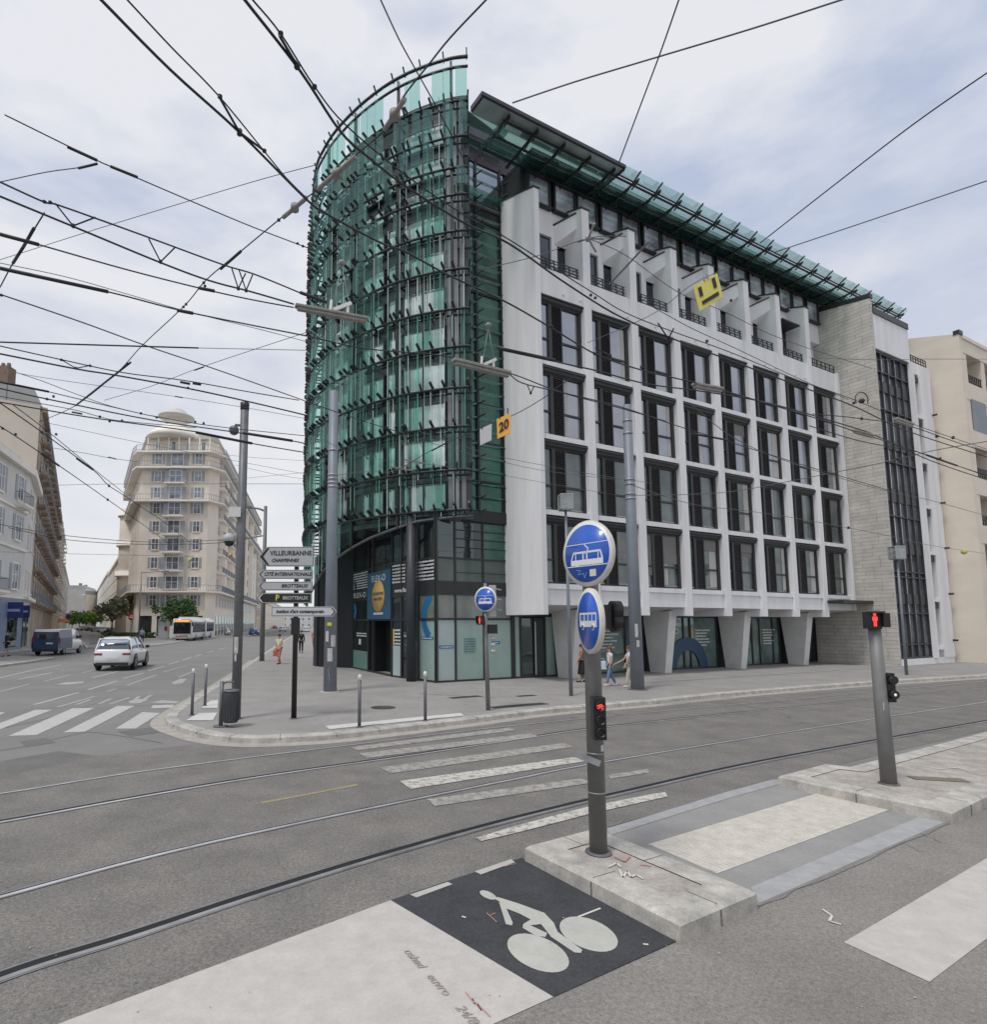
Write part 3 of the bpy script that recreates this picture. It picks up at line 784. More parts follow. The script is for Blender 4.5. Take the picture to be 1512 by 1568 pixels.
for o_ in wins:
    q_ = rb_.random(); hh = ZH[min(range(4), key=lambda i_: abs(ZR[i_] - o_.location.z))]
    if q_ < .28:
        bl = MB(); x_ = rb_.uniform(1.7, 2.0); bl.box(x_, 2.2, -1.428, -1.422, .16, hh - .32); bl.build('curtain', M_curt, o_)
    elif q_ < .42:
        bl = MB(); bl.box(1.29, 2.2, -1.428, -1.422, hh - .3 - rb_.uniform(.3, .9), hh - .3); bl.build('blind', M_blind, o_)
    elif q_ < .52:
        bl = MB(); bl.box(1.29, rb_.uniform(1.5, 1.7), -1.428, -1.422, .16, hh - .32); bl.build('curtain', M_curt, o_)
# penthouse ribbon of windows
pf = MB(); pf.box(0, 1.28, -1.50, -1.26, 0, .08); pf.box(0, 1.28, -1.50, -1.26, 1.24, 1.36); pf.box(0, .1, -1.50, -1.26, .08, 1.24); pf.box(1.18, 1.28, -1.50, -1.26, .08, 1.24)
pf.box(-.03, 1.31, -1.58, -1.26, -.06, 0)
pw = pf.build('penthouse_window', M_frame, OB); pp = MB(); pp.box(.1, 1.18, -1.44, -1.38, .08, 1.24); pp = pp.build('pane', winmat('penthouse_glass', (.46, .47, .54), .25, (.88, .9, 1)), pw)
xs = [3.75 + 1.4 * k + (.05 if k % 2 else -.02) for k in range(16)]
for k, x in enumerate(xs):
    if k == 0: pw.location = (x, 0, 20.34)
    else: copy_tree(pw, OB, (x, 0, 20.34), 0, [pp])
b = MB(); b.box(3.5, 26.18, -1.3, 12, 20.3, 21.95); b.build('penthouse_wall', M_frame, OB)
b = MB(); b.box(3.5, 33, -2.1, 13, 21.98, 22.15); b.box(1.8, 33, .9, 13, 22.15, 23.0); b.build('roof', M_cladd, OB)
# --- roof canopy of glass on brackets
c0, c1, zc = 1.3, 32.6, 21.72
b = MB()
for k in range(5):
    n0 = 1.25 + k * .27
    b.extrude([lp(c0, n0, zc + .05), lp(c0, n0 + .33, zc - .03), lp(c0, n0 + .33, zc - .015), lp(c0, n0, zc + .065)], (c1 - c0, 0, 0))
b.build('canopy_glass', G_roof, OB)
G_edge = glassmat('canopy_edge_glass', (.86, .95, .93), .04, .02, body=(.45, .56, .54), bodyfac=.10, top=.4)
b = MB(); b.box(c0, c1, -2.98, -2.62, zc - .01, zc + .005); b.build('canopy_glass', G_edge, OB)
b = MB(); b.extrude([lp(7.6, 3.02, zc + .12), lp(7.6, 3.42, zc + .22), lp(7.6, 3.42, zc + .235), lp(7.6, 3.02, zc + .135)], (c1 - 7.6, 0, 0)); b.build('canopy_glass', G_edge, OB)
b = MB(); b.box(.0, 7.5, -3.46, -3.38, zc + .06, zc + .2); b.box(.0, 7.5, -3.38, -2.7, zc + .17, zc + .2); b.box(7.4, 7.5, -3.4, -1.3, zc, zc + .2); b.box(.0, .1, -3.4, -2.7, zc, zc + .2)
b.build('canopy_fascia', mat('fascia_dark', (.06, .055, .075), .4, .4, var=.2, vscale=1), OB)
b = MB(); b.box(.1, 7.4, -3.36, -2.6, zc + .05, zc + .07)
b.build('canopy_panel', mat('canopy_green_panel', (.32, .40, .385), .3, .2, var=.45, vscale=.8, stretch=(.5, .5, 3)), OB)
x = c0 + .1
while x < c1:
    b = MB()
    ne = 3.3 if x < 7.5 else 3.36
    b.bar((x, -1.2, zc - .12), (x, -ne, zc - .03), .05, .09)
    for q in (1.5, 2.05, 2.6, 3.1):
        b.bar((x - .02, -q + .16, zc - .26), (x + .02, -q - .2, zc - .08), .05, .05)
    b.bar((x, -2.05, zc - .5), (x, -2.05, zc), .035)
    if x > 7.6: b.bar((x, -3.0, zc), (x + .02, -3.46, zc + .28), .05, .06)
    b.build('canopy_bracket', M_ring, OB)
    x += 1.4
b = MB()
for q, z in ((1.6, zc - .14), (2.32, zc - .14), (3.0, zc - .06)): b.bar((c0, -q, z), (c1, -q, z), .07, .07)
b.bar((7.5, -3.0, zc + .1), (c1, -3.0, zc + .1), .05, .05)
b.build('canopy_rail', M_ring, OB)

# --- rounded tower: inner wall, ring by ring glass screen
TP = [(1.15, .88), (.55, .44), (-.21, -.35), (-.85, -1.2), (-1.4, -2.2), (-1.95, -3.6), (-2.36, -5.2), (-2.50, -6.6), (-2.42, -8.0), (-1.62, -11), (-.6, -14), (.73, -18)]
tl = spline([Vector((s, -n, 0)) for s, n in TP], 12)
tin = offset(tl, -.7)
def at_arc(line, a):
    acc = 0
    for p, q in zip(line, line[1:]):
        L_ = (q - p).length
        if acc + L_ >= a:
            t = (a - acc) / L_; return p.lerp(q, t), (q - p).normalized()
        acc += L_
    return line[-1].copy(), (line[-1] - line[-2]).normalized()
poly = [(p.x, p.y) for p in tin] + [(6, 17), (6, 1), (1.8, .2)]
b = MB(); b.prism(poly, 6.75, 25.0); b.build('tower_wall', mat('tower_cladding', (.065, .07, .073), .35, .4, var=.25, vscale=1.1), OB)
b = MB(); b.prism([(p.x, p.y) for p in offset(tl, -.62)] + [(6, 16.5), (6, 1.1), (1.9, .3)], 24.96, 25.1); b.build('tower_roof_edge', M_ring, OB)
RINGS = [6.8, 8.4, 10.15, 11.75, 13.45, 15.05, 16.75, 18.4, 20.0, 21.2, 22.6, 24.2, 25.75, 26.2]
LT = sum((q - p).length for p, q in zip(tl, tl[1:]))
# cladding stripes and slab edges on the inner wall
b = MB()
for z in RINGS[:-2]:
    for i in range(len(tin) - 1):
        p, q = tin[i], tin[i + 1]
        b.bar((p.x, p.y, z - .12), (q.x, q.y, z - .12), .10, .30)
b.build('slab_edge', mat('slab_grey', (.085, .09, .095), .5, .2, var=.2, vscale=2), OB)
b = MB()
for a in (.35, .62, .9): # pale panel strips by the right-hand edge
    p, t = at_arc(tin, a)
    nn = Vector((-t.y, t.x, 0))
    p += nn * .03
    b.bar((p.x, p.y, 6.8), (p.x, p.y, 24.9), .17, .05, up=nn)
b.build('cladding_strip', mat('pale_cladding', (.26, .26, .27), .4, .3, var=.2, vscale=2), OB)
# windows in the inner wall
arcs = [(1.05, 2.0), (2.0, 2.92), (3.3, 3.72), (3.95, 4.6), (4.6, 5.25), (6.3, 7.0), (7.0, 7.7), (8.6, 9.6)]
bands = [(6.95, 8.0), (8.75, 9.9), (10.42, 11.45), (12.0, 13.15), (13.72, 14.7), (15.35, 16.45), (17.1, 18.05), (18.75, 19.7), (20.35, 20.95), (21.5, 22.3), (22.95, 23.85)]
nwin = 0
for (z0, z1) in bands:
    for (a0, a1) in arcs:
        p0, t0 = at_arc(tin, a0); p1, t1 = at_arc(tin, a1)
        w = (p1 - p0).length; ang = math.atan2((p0 - p1).y, (p0 - p1).x)
        nn = Vector(((p1 - p0).normalized().y * -1, (p1 - p0).normalized().x, 0))
        h = z1 - z0
        f = MB(); f.box(0, w, -.1, .02, -.05, 0); f.box(0, w, -.1, .02, h, h + .05); f.box(0, .03, -.1, .02, 0, h); f.box(w - .03, w, -.1, .02, 0, h)
        pm_, _t = at_arc(tin, (a0 + a1) / 2); sag = (pm_ - (p0 + p1) / 2).dot(nn) + .08
        fr = f.build('tower_window', M_clad, OB, loc=(p1.x + nn.x * sag, p1.y + nn.y * sag, z0), rot=(0, 0, ang))
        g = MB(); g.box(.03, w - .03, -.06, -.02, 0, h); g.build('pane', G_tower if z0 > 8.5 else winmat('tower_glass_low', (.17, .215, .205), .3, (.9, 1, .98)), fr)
        nwin += 1
# screen rings with bracket arms
def zbot(a):
    K = [(0, 6.62), (2.2, 6.5), (4.6, 6.0), (6.0, 5.6), (7.7, 5.0), (9.3, 4.1), (11, 3.5), (30, 3.4)]
    for (x0, y0), (x1, y1) in zip(K, K[1:]):
        if a <= x1: return y0 + (y1 - y0) * (a - x0) / (x1 - x0)
    return 3.4
pane_arcs = []
a = .06
while a < LT - .4:
    pane_arcs.append(a + rng.uniform(-.05, .05)); a += rng.choice([.24, .34, .34, .46, .52])
for ri, z in enumerate(RINGS):
    b = MB()
    b.tube([(p.x, p.y, z) for p in offset(tl, .08)], .06 if ri < 13 else .07, 5)
    if ri < 12: 
        lo = offset(tl, -.14); b.tube([(p.x, p.y, z - .15) for p in lo], .055, 4)
        for a in [x for x in pane_arcs]:
            p, t = at_arc(tl, a); nn = Vector((-t.y, t.x, 0))
            tt = t * rng.choice([-.03, .06])
            b.bar(p - nn * .14 + Vector((0, 0, z - .02)), p + nn * .30 + tt * 1.5 + Vector((0, 0, z + .26)), .06, .12)
            if ri > 0 and rng.random() < .55:
                b.bar(p - nn * .02 + Vector((0, 0, z - .16)), p + nn * .1 + Vector((0, 0, z - .3)), .045, .06)
        for a in [LT * q / 14 + .3 for q in range(14)]:
            p, t = at_arc(tl, a); nn = Vector((-t.y, t.x, 0))
            b.bar(p + Vector((0, 0, z)), p - nn * .72 + Vector((0, 0, z)), .05, .08)
    elif ri == 13:
        for a in pane_arcs[::2]:
            p, t = at_arc(tl, a); nn = Vector((-t.y, t.x, 0))
            b.bar(p - nn * .05 + Vector((0, 0, z)), p + nn * .16 + Vector((0, 0, z + .34)), .05, .07)
    b.build('screen_ring', M_ring, OB)
# vertical mullions
for a in (.72, 3.15, 5.75, 8.1, 10.5, 13, 16):
    p, t = at_arc(tl, a); b = MB()
    b.bar((p.x, p.y, max(zbot(a) - .1, 3)), (p.x, p.y, 26.1), .09, .13, up=Vector((-t.y, t.x, 0)))
    b.build('screen_mullion', M_ring, OB)
# glass, one tier per storey half
for ri in range(-2, 13):
    b = MB()
    for j, a in enumerate(pane_arcs[:-1]):
        z0 = RINGS[ri] if ri >= 0 else 6.8 - 1.7 * (-ri)
        z1 = RINGS[ri + 1] if ri >= 0 else z0 + 1.7
        zb = zbot(a)
        if z1 <= zb + .1: continue
        z0 = max(z0, zb)
        p, t = at_arc(tl, a); nn = Vector((-t.y, t.x, 0))
        w = min(.5, pane_arcs[j + 1] - a + .03) * (1 if ri == 12 else rng.choice([.7, .85, 1]))
        tw = R(rng.choice([9, 14, 20])) if ri != 12 else R(2)
        if ri == 12: w = pane_arcs[j + 1] - a + .03
        d = t * math.cos(tw) + nn * math.sin(tw)
        o0 = p + nn * .06
        q0 = o0 + d * w
        if ri == 12 or rng.random() < (.5 if a < 3.6 else .75):
            n2 = Vector((-d.y, d.x, 0)) * .012
            b.add([(o0.x, o0.y, z0 + .05), (q0.x, q0.y, z0 + .05), (q0.x, q0.y, z1 - .02), (o0.x, o0.y, z1 - .02),
                   (o0.x + n2.x, o0.y + n2.y, z0 + .05), (q0.x + n2.x, q0.y + n2.y, z0 + .05), (q0.x + n2.x, q0.y + n2.y, z1 - .02), (o0.x + n2.x, o0.y + n2.y, z1 - .02)],
                  [(0, 1, 2, 3), (7, 6, 5, 4), (0, 4, 5, 1), (2, 6, 7, 3), (1, 5, 6, 2), (0, 3, 7, 4)])
    if b.v: b.build('screen_glass', G_crown if ri == 12 else G_pane, OB)
# bright polished pane edges
b = MB()
for j, a in enumerate(pane_arcs):
    if rng.random() < .1: continue
    p, t = at_arc(tl, a + rng.choice([0, .12, .2])); nn = Vector((-t.y, t.x, 0)); p = p + nn * .065
    z0 = zbot(a) + rng.choice([0, 1.6, 3.3, 5]); z1 = min(24.8, z0 + rng.choice([5, 8.2, 13, 18]))
    b.bar((p.x, p.y, z0), (p.x, p.y, z1), .02, .025, up=nn)
for j in range(60):
    a_ = rng.uniform(.1, 12); p, t = at_arc(tl, a_); nn = Vector((-t.y, t.x, 0)); p = p - nn * .05
    z0 = zbot(a_) + rng.choice([0, 1.6, 3.3, 5, 8.2]); z1 = min(24.8, z0 + rng.choice([3.3, 5, 8.2]))
    b.bar((p.x, p.y, z0), (p.x, p.y, z1), .014, .02, up=nn)
b.build('pane_edge', mat('glass_edge_green', (.55, .74, .67), .2, 0), OB)
# sloping lower edge of the screen and the soffit behind it
b = MB(); q = []
for k in range(40):
    a = k * .38; p, t = at_arc(tl, a); q.append((p.x, p.y, zbot(a) - .05))
b.tube(q, .06, 6)
b.build('screen_edge', mat('edge_pipe', (.10, .11, .12), .5, .4), OB)
# flank between tower and white volume: green glazing with louvre blades
b = MB(); b.box(1.2, 3.44, -.02, .1, 6.7, 19.9); b.build('flank_glazing', G_green, OB)
b = MB(); b.box(1.2, 3.44, -.06, -.02, 17.0, 17.3)
for z in (6.55, 8.2, 9.85, 11.5, 13.2, 14.8, 16.4, 18.2, 19.7): b.box(1.2, 3.44, -.09, -.02, z - .03, z + .05)
for x in (2.0, 3.3): b.box(x - .05, x + .06, -.12, -.02, 6.5, 22.5)
b.box(1.2, 3.44, -.16, -.02, 6.5, 6.95); b.box(1.2, 3.44, -.05, 0, 19.9, 20.5)
b.build('flank_frame', M_ring, OB)
b = MB()
for k in range(29):
    z = 6.9 + k * .56
    if abs((z % 3.3) - .1) < .18: continue
    b.extrude([lp(1.25, .03, z), lp(1.25, .14, z + .09), lp(1.25, .14, z + .1), lp(1.25, .03, z + .012)], (2.15, 0, 0))
b.build('flank_louvre', glassmat('louvre_glass', (.6, .82, .76), .08, .0, body=(.14, .24, .22), bodyfac=.2, top=.3), OB)
b = MB()
for k in range(27):
    z = 6.9 + k * .57
    for x in (1.98, 3.36): b.bar((x - .12, 0.04, z - .06), (x + .16, -.42, z + .1), .04, .05)
b.build('flank_bracket', M_ring, OB)
b = MB(); b.box(1.3, 3.5, -.06, .1, 20.5, 22.35); b.build('flank_window', G_win, OB)
b = MB(); b.box(1.2, 4.0, -.12, .2, 22.35, 23.6); b.box(1.2, 3.5, -.1, 0, 20.3, 20.55); b.build('fascia', mat('fascia_plum', (.06, .045, .06), .5, .2, var=.3, vscale=2), OB)
b = MB(); b.box(1.2, 3.4, -.5, -.15, 23.0, 23.03); b.box(1.2, 3.4, -.75, -.15, 23.9, 23.93); b.box(1.3, 3.5, -.3, -.15, 20.7, 21.0); b.build('canopy_glass', G_roof, OB)
b = MB()
for k in range(5): b.bar((3.42, -.3 - k * .001, 7 + k * 3.3), (3.40, -1.0, 7.55 + k * 3.3), .035, .035)
b.build('antibird_rod', M_ring, OB)

# --- ground floor of the corner
def wallframe(p, q):
    """map (t along p->q, out, z) to the building frame; p,q are (s,n)"""
    P = Vector((p[0], -p[1], 0)); Q = Vector((q[0], -q[1], 0)); e = (Q - P).normalized(); nn = Vector((e.y, -e.x, 0))
    return P, e, nn, (Q - P).length, math.atan2(e.y, e.x)
def wbox(b, fr, t0, t1, o0, o1, z0, z1):
    P, e, nn, L_, an = fr
    b.tf = Matrix.Translation(P) @ Matrix.Rotation(an, 4, 'Z')
    b.box(t0, t1, -o1, -o0, z0, z1); b.tf = None
FA = wallframe((-.35, -3.1), (0, 0))            # by the corner, read left to right
FB = wallframe((.05, -8.4), (-.35, -3.1))
FC = wallframe((-1.2, -10.1), (.05, -8.4))
b = MB()
for fr, ts in ((FA, [0, .75, 1.95, FA[3]]), (FB, [0, 2.35, 3.0, FB[3]])):
    L_ = fr[3]
    wbox(b, fr, 0, L_, -.05, .05, 3.5, 4.08); wbox(b, fr, 0, L_, -.05, .05, 2.5, 2.6); wbox(b, fr, 0, L_, -.05, .05, .12, .2)
    wbox(b, fr, 0, L_, -.05, .05, 4.92, 5.0); wbox(b, fr, 0, L_, -.05, .05, 6.5, 6.9)
    for t in ts: wbox(b, fr, max(0, t - .05), min(L_, t + .05), -.05, .07, .12, 6.6)
b.box(-.04, .04, -.06, .04, .12, 6.6)
for x in (.85, 2.2, 3.6): b.box(x - .04, x + .04, -.06, .04, .12, 6.6)
for z0, z1 in ((3.5, 4.05), (2.52, 2.6), (.12, .2), (4.93, 5.0), (6.45, 6.9)): b.box(0, 3.6, -.055, .04, z0, z1)
for z in (5.4, 5.75, 6.1): b.box(.85, 3.6, -.08, -.04, z, z + .03)
for z in (4.4,): b.box(.85, 3.6, -.05, -.02, z, z + .02)
b.build('shopfront_frame', M_frame, OB)
def pane(fr, t0, t1, z0, z1, m, name='shop_pane', o=.0):
    b = MB(); wbox(b, fr, t0, t1, o - .02, o + .02, z0, z1); return b.build(name, m, OB)
FF = wallframe((0, 0), (3.6, 0))
for (x0, x1, m) in ((.04, .81, G_frostb), (.89, 2.16, G_frost), (2.24, 3.56, G_frost)):
    pane(FF, x0, x1, .2, 2.52, m)
    pane(FF, x0, x1, 2.6, 3.5, mat('frosted_film_grey', (.20, .225, .21), .25, 0, var=.35, vscale=1.2, stretch=(1, 1, .3), coat=.3))
    pane(FF, x0, x1, 4.05, 4.93, mat('film_dark_green', (.075, .11, .10), .2, 0, var=.2, vscale=1, coat=.4))
    pane(FF, x0, x1, 5.0, 6.45, G_green if x0 > 2 else G_dark)
pane(FA, 2.0, FA[3] - .05, .2, 2.5, G_frost); pane(FA, 2.0, FA[3] - .05, 2.6, 3.5, mat('film_olive', (.16, .2, .15), .25, 0, var=.3, vscale=2, coat=.3)); pane(FA, 2.0, FA[3] - .05, 4.08, 6.5, G_dark)
pane(FA, .05, .7, .2, 1.45, G_frostb); pane(FA, .05, .7, 1.45, 2.5, G_dark); pane(FA, .05, .7, 2.6, 3.5, G_dark); pane(FA, .05, 1.9, 4.08, 6.5, G_dark); pane(FA, .75, 1.95, .2, 3.5, G_dark)
pane(FB, .05, 2.3, .2, 1.05, mat('green_film_panel', (.13, .25, .21), .3, 0, var=.05)); pane(FB, .05, 2.3, 1.05, 3.5, G_dark); pane(FB, .05, 2.3, 4.05, 6.5, G_dark); pane(FB, 3.05, FB[3] - .05, 4.05, 6.5, G_dark)
# open dark doorway
b = MB(); wbox(b, FB, 2.4, FB[3] - .05, -.9, -.8, .12, 2.55); wbox(b, FB, 2.4, 2.45, -.8, 0, .12, 2.55)
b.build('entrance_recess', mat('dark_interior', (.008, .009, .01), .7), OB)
b = MB(); wbox(b, FC, 0, FC[3], -.1, .0, .1, 6.9); b.build('side_wall', MATS['dark_interior'], OB)
# hanging blue banner with orange disc
Mb = mat('banner_blue', (.028, .10, .17), .5, var=.06); Mo = mat('banner_orange', (.62, .39, .11), .5)
M_ink = mat('white_lettering', (.62, .64, .64), .5)
b = MB(); wbox(b, FB, 2.32, FB[3] - .02, .08, .1, 2.58, 4.75); ban = b.build('banner', Mb, OB)
def wtext(s, fr, t, z, size, m, parent, o=.11, bold=.0, sx=1, name='lettering', space=1):
    P, e, nn, L_, an = fr
    p = P + e * t + nn * o
    return text(s, size, m, parent, (p.x, p.y, z), (R(90), 0, an), name, bold, sx=sx, space=space)
bc = (2.32 + FB[3]) / 2
b = MB(); b.lathe([(.78, 0), (.78, .015), (.001, .015)], k=40, axis='Y')
P, e, nn, L_, an = FB
p = P + e * bc + nn * .105
b.v = [(x, y, z * .92) for x, y, z in b.v]
d = b.build('banner_disc', Mo, ban, loc=(p.x, p.y, 3.62), rot=(0, 0, an))
wtext('FLEX-O', FB, bc, 4.42, .42, M_ink, ban, bold=.004, sx=1.3)
wtext('OUVERTURE', FB, bc, 3.72, .19, MATS['banner_blue'], ban, .13, .004, 1.3)
wtext('MAI 2024', FB, bc, 3.48, .2, MATS['banner_blue'], ban, .13, .004, 1.4)
b = MB()
for (w, z) in ((.75, 3.0), (1.2, 2.83)):
    for k in range(int(w / .17)): wbox(b, FB, bc - w / 2 + k * w / int(w / .17), bc - w / 2 + (k + .86) * w / int(w / .17), .1, .104, z - .05, z + .05)
b.build('small_print', M_ink, ban)
wtext('FLEX-O', FB, 1.1, 3.77, .36, M_ink, OB, .07, .003, 1.6)
wtext('www.flex-o.fr', FA, 1.0, 3.77, .26, M_ink, OB, .09, .003, 1.0)
def rows(fr, t0, t1, z0, z1, n, m, o=.03, seed=1, name='window_lettering', ragged=False):
    """lines of small unreadable lettering"""
    rg = random.Random(seed); b = MB(); h = (z1 - z0) / n
    for i in range(n):
        z = z0 + i * h; t = t0 + (rg.uniform(0, .1) if ragged else 0)
        end = t1 - (rg.uniform(0, (t1 - t0) * .35) if ragged else 0)
        while t < end - .03:
            w = rg.uniform(.035, .09); hh = h * rg.uniform(.42, .56)
            wbox(b, fr, t, min(t + w, end), o, o + .004, z, z + hh); t += w + rg.uniform(.012, .03)
    return b.build(name, m, OB)
rows(FB, .1, 2.25, 4.1, 4.95, 7, M_ink, .055, 1); rows(FA, .05, 1.05, 4.1, 4.95, 6, M_ink, .055, 2); rows(FA, 1.6, FA[3] - .05, 4.1, 4.95, 6, M_ink, .055, 3)
rows(FA, .2, .7, 1.5, 2.2, 5, M_ink, .03, 4); rows(FB, .6, 2.1, 1.75, 1.98, 2, M_ink, .03, 5)
b = MB(); wbox(b, FA, .08, .18, .03, .034, 1.46, 2.15); b.build('window_sticker', Mo, OB)
b = MB(); wbox(b, FB, .95, 1.25, .03, .034, 1.35, 1.62); b.build('window_sticker', M_ink, OB)
# blue ring arcs stuck on the glass
def arc_sticker(fr, tc_, zc, r0, r1, a0, a1, m, o=.03):
    b = MB(); P, e, nn, L_, an = fr; n = 24
    b.tf = Matrix.Translation(P) @ Matrix.Rotation(an, 4, 'Z')
    for i in range(n):
        A, B = a0 + (a1 - a0) * i / n, a0 + (a1 - a0) * (i + 1) / n
        b.poly([(tc_ + r * math.cos(x), -o, zc + r * math.sin(x)) for r, x in ((r0, A), (r0, B), (r1, B), (r1, A))][::-1])
    b.tf = None
    return b.build('window_sticker', m, OB)
Ms = mat('sticker_blue', (.02, .15, .33), .4); Mn = mat('sticker_navy', (.012, .055, .12), .4)
arc_sticker(FA, FA[3] + .15, 2.62, .78, 1.12, R(118), R(232), Ms)
arc_sticker(FB, .0, 4.1, .35, .62, R(0), R(60), Mn, .062); arc_sticker(FB, .1, 3.0, .1, .42, R(-80), R(80), Ms)
for (fr, t0, t1, z) in ((FF, .1, .76, 1.42), (FF, 2.6, 3.0, 1.55), (FA, 2.1, 2.95, 1.75)):
    b = MB(); wbox(b, fr, t0, t1, .025, .03, z, z + .12); b.build('window_sticker', Ms, OB)
    rows(fr, t0 + .06, t1 - .06, z + .035, z + .12, 1, M_ink, .032, 7)
rows(FF, 1.25, 1.8, 1.25, 1.85, 6, mat('sticker_teal', (.07, .17, .2), .4), .03, 9)
# round column under the tower, flat pier further back
b = MB(); b.lathe([(.20, .1), (.20, 6.7)], (-.57, 1.0, 0), 20); b.build('column', mat('column_paint', (.035, .038, .046), .5, 0, var=.1), OB)
p = SN(G(487, 1020, .13)); b = MB(); b.box(p.x - .1, p.x + .2, -p.y, -p.y + .5, .1, 6.0); b.build('column', MATS['column_paint'], OB)
# ground floor of the long side
b = MB(); b.box(3.6, 26.2, .02, .2, .1, 3.3); b.build('ground_floor_wall', MATS['dark_interior'], OB)
def gpane(x0, x1, m, z1=2.66, slant=0):
    b = MB(); b.extrude([lp(x0, .03, .2), lp(x1, .03, .2), lp(x1 + slant, .03, z1), lp(x0, .03, z1)], (0, .04, 0)); return b.build('shop_pane', m, OB)
def gframe(xs, slant=None):
    b = MB()
    b.box(xs[0], xs[-1], -.07, .02, 2.66, 2.82); b.box(xs[0], xs[-1], -.07, .02, .1, .2)
    for x in xs: b.box(x - .045, x + .045, -.08, .02, .2, 2.66)
    return b.build('shopfront_frame', M_frame, OB)
gframe([3.6, 3.7, 4.05, 5.35, 6.0])
gpane(3.74, 4.02, G_frost); gpane(5.42, 5.95, G_frost, slant=-.12)
b = MB(); b.box(4.1, 4.68, -.05, .0, .2, 2.6); b.box(4.74, 5.3, -.05, .0, .2, 2.6); dr = b.build('door', G_dark, OB)
b = MB(); b.bar((4.77, -.12, .25), (4.77, -.12, 2.45), .05); b.build('handle', mat('chrome', (.6, .6, .62), .25, .9), dr)
G_shop2 = winmat('shop_glass_green', (.10, .14, .135), .12, (.8, 1, .97))
for (x0, x1, ks_) in ((6.6, 11.4, (7.9, 8.2, 10.2)), (12.2, 16.9, (14.3, 14.8)), (17.8, 22.4, (19.9, 20.6, 21.8)), (23.3, 26.1, (24.6,))):
    gframe([x0] + list(ks_) + [x1])
    xs_ = [x0] + list(ks_) + [x1]
    for u0, u1 in zip(xs_, xs_[1:]): gpane(u0 + .05, u1 - .05, G_shop2 if x0 < 23 else MATS['dark_interior'])
FG = wallframe((6, .04), (26, .04))
for x in (7.45, 13.2, 18.7): wtext('FLEX-O', FG, x - 6, 1.98, .36, M_ink, OB, .03, .003, 1.25)
for x in (6.9, 12.6, 18.2): rows(FG, x - 6, x - 6 + .9, 1.6, 1.78, 2, M_ink, .03, int(x))
for x in (8.5, 15.1, 20.8):
    rows(FG, x - 6, x - 6 + 1.25, 1.25, 2.15, 6, M_ink, .03, int(x) + 3, ragged=True)
    b = MB(); b.box(x - .22, x - .12, -.075, -.07, 1.2, 2.15); b.build('window_sticker', Mo, OB)
arc_sticker(FG, 14.55 - 6, .2, .85, 1.5, 0, math.pi, Mn, .045)
# entrance slab by the stone wing
b = MB(); b.box(23.1, 27.3, -3.1, -1.78, 3.5, 3.62); b.box(23.1, 26.2, -3.1, -.1, 3.45, 3.5); b.build('entrance_canopy', M_frame, OB)

# --- stone wing
def stonemat():
    m = bpy.data.materials.new('coursed_stone'); m.use_nodes = True; t = m.node_tree; bs = t.nodes['Principled BSDF']
    tcn = t.nodes.new('ShaderNodeTexCoord'); sp = t.nodes.new('ShaderNodeSeparateXYZ'); cb = t.nodes.new('ShaderNodeCombineXYZ')
    ad = t.nodes.new('ShaderNodeMath'); ad.operation = 'ADD'
    t.links.new(tcn.outputs['Object'], sp.inputs[0]); t.links.new(sp.outputs[0], ad.inputs[0]); t.links.new(sp.outputs[1], ad.inputs[1])
    t.links.new(ad.outputs[0], cb.inputs[0]); t.links.new(sp.outputs[2], cb.inputs[1])
    br = t.nodes.new('ShaderNodeTexBrick'); br.inputs['Scale'].default_value = 1; br.inputs['Brick Width'].default_value = .85; br.inputs['Row Height'].default_value = .21
    br.inputs['Mortar Size'].default_value = .012; br.inputs['Mortar Smooth'].default_value = .4; br.offset = .37; br.squash = 1.4; br.squash_frequency = 3
    br.inputs['Color1'].default_value = (.58, .555, .51, 1); br.inputs['Color2'].default_value = (.50, .48, .44, 1); br.inputs['Mortar'].default_value = (.33, .31, .28, 1)
    ns = t.nodes.new('ShaderNodeTexNoise'); ns.inputs['Scale'].default_value = 1.6; ns.inputs['Detail'].default_value = 7
    rr = t.nodes.new('ShaderNodeMapRange'); rr.inputs[3].default_value = .72; rr.inputs[4].default_value = 1.25
    mv = t.nodes.new('ShaderNodeVectorMath'); mv.operation = 'SCALE'
    t.links.new(tcn.outputs['Object'], ns.inputs[0]); t.links.new(ns.outputs[0], rr.inputs[0]); t.links.new(cb.outputs[0], br.inputs[0])
    t.links.new(br.outputs[0], mv.inputs[0]); t.links.new(rr.outputs[0], mv.inputs['Scale']); t.links.new(mv.outputs[0], bs.inputs['Base Color'])
    bp = t.nodes.new('ShaderNodeBump'); bp.inputs['Strength'].default_value = .6; bp.inputs['Distance'].default_value = .03; bp.invert = True
    t.links.new(br.outputs['Fac'], bp.inputs['Height']); t.links.new(bp.outputs[0], bs.inputs['Normal']); bs.inputs['Roughness'].default_value = .9
    return m
M_stone = stonemat()
b = MB(); b.extrude([lp(26.2, -12, 0), lp(26.2, 4.05, 0), lp(26.2, 4.05, 20.72), lp(26.2, .8, 21.3), lp(26.2, -12, 21.3)], (.25, 0, 0)); b.build('stone_wall', M_stone, OB)
b = MB(); b.extrude([lp(26.17, .3, 21.32), lp(26.17, 4.1, 20.74), lp(26.17, 4.1, 21.0), lp(26.17, .3, 21.55)], (.32, 0, 0)); b.box(26.45, 30.55, -4.1, -3.6, 19.9, 20.25); b.build('coping', M_frame, OB)
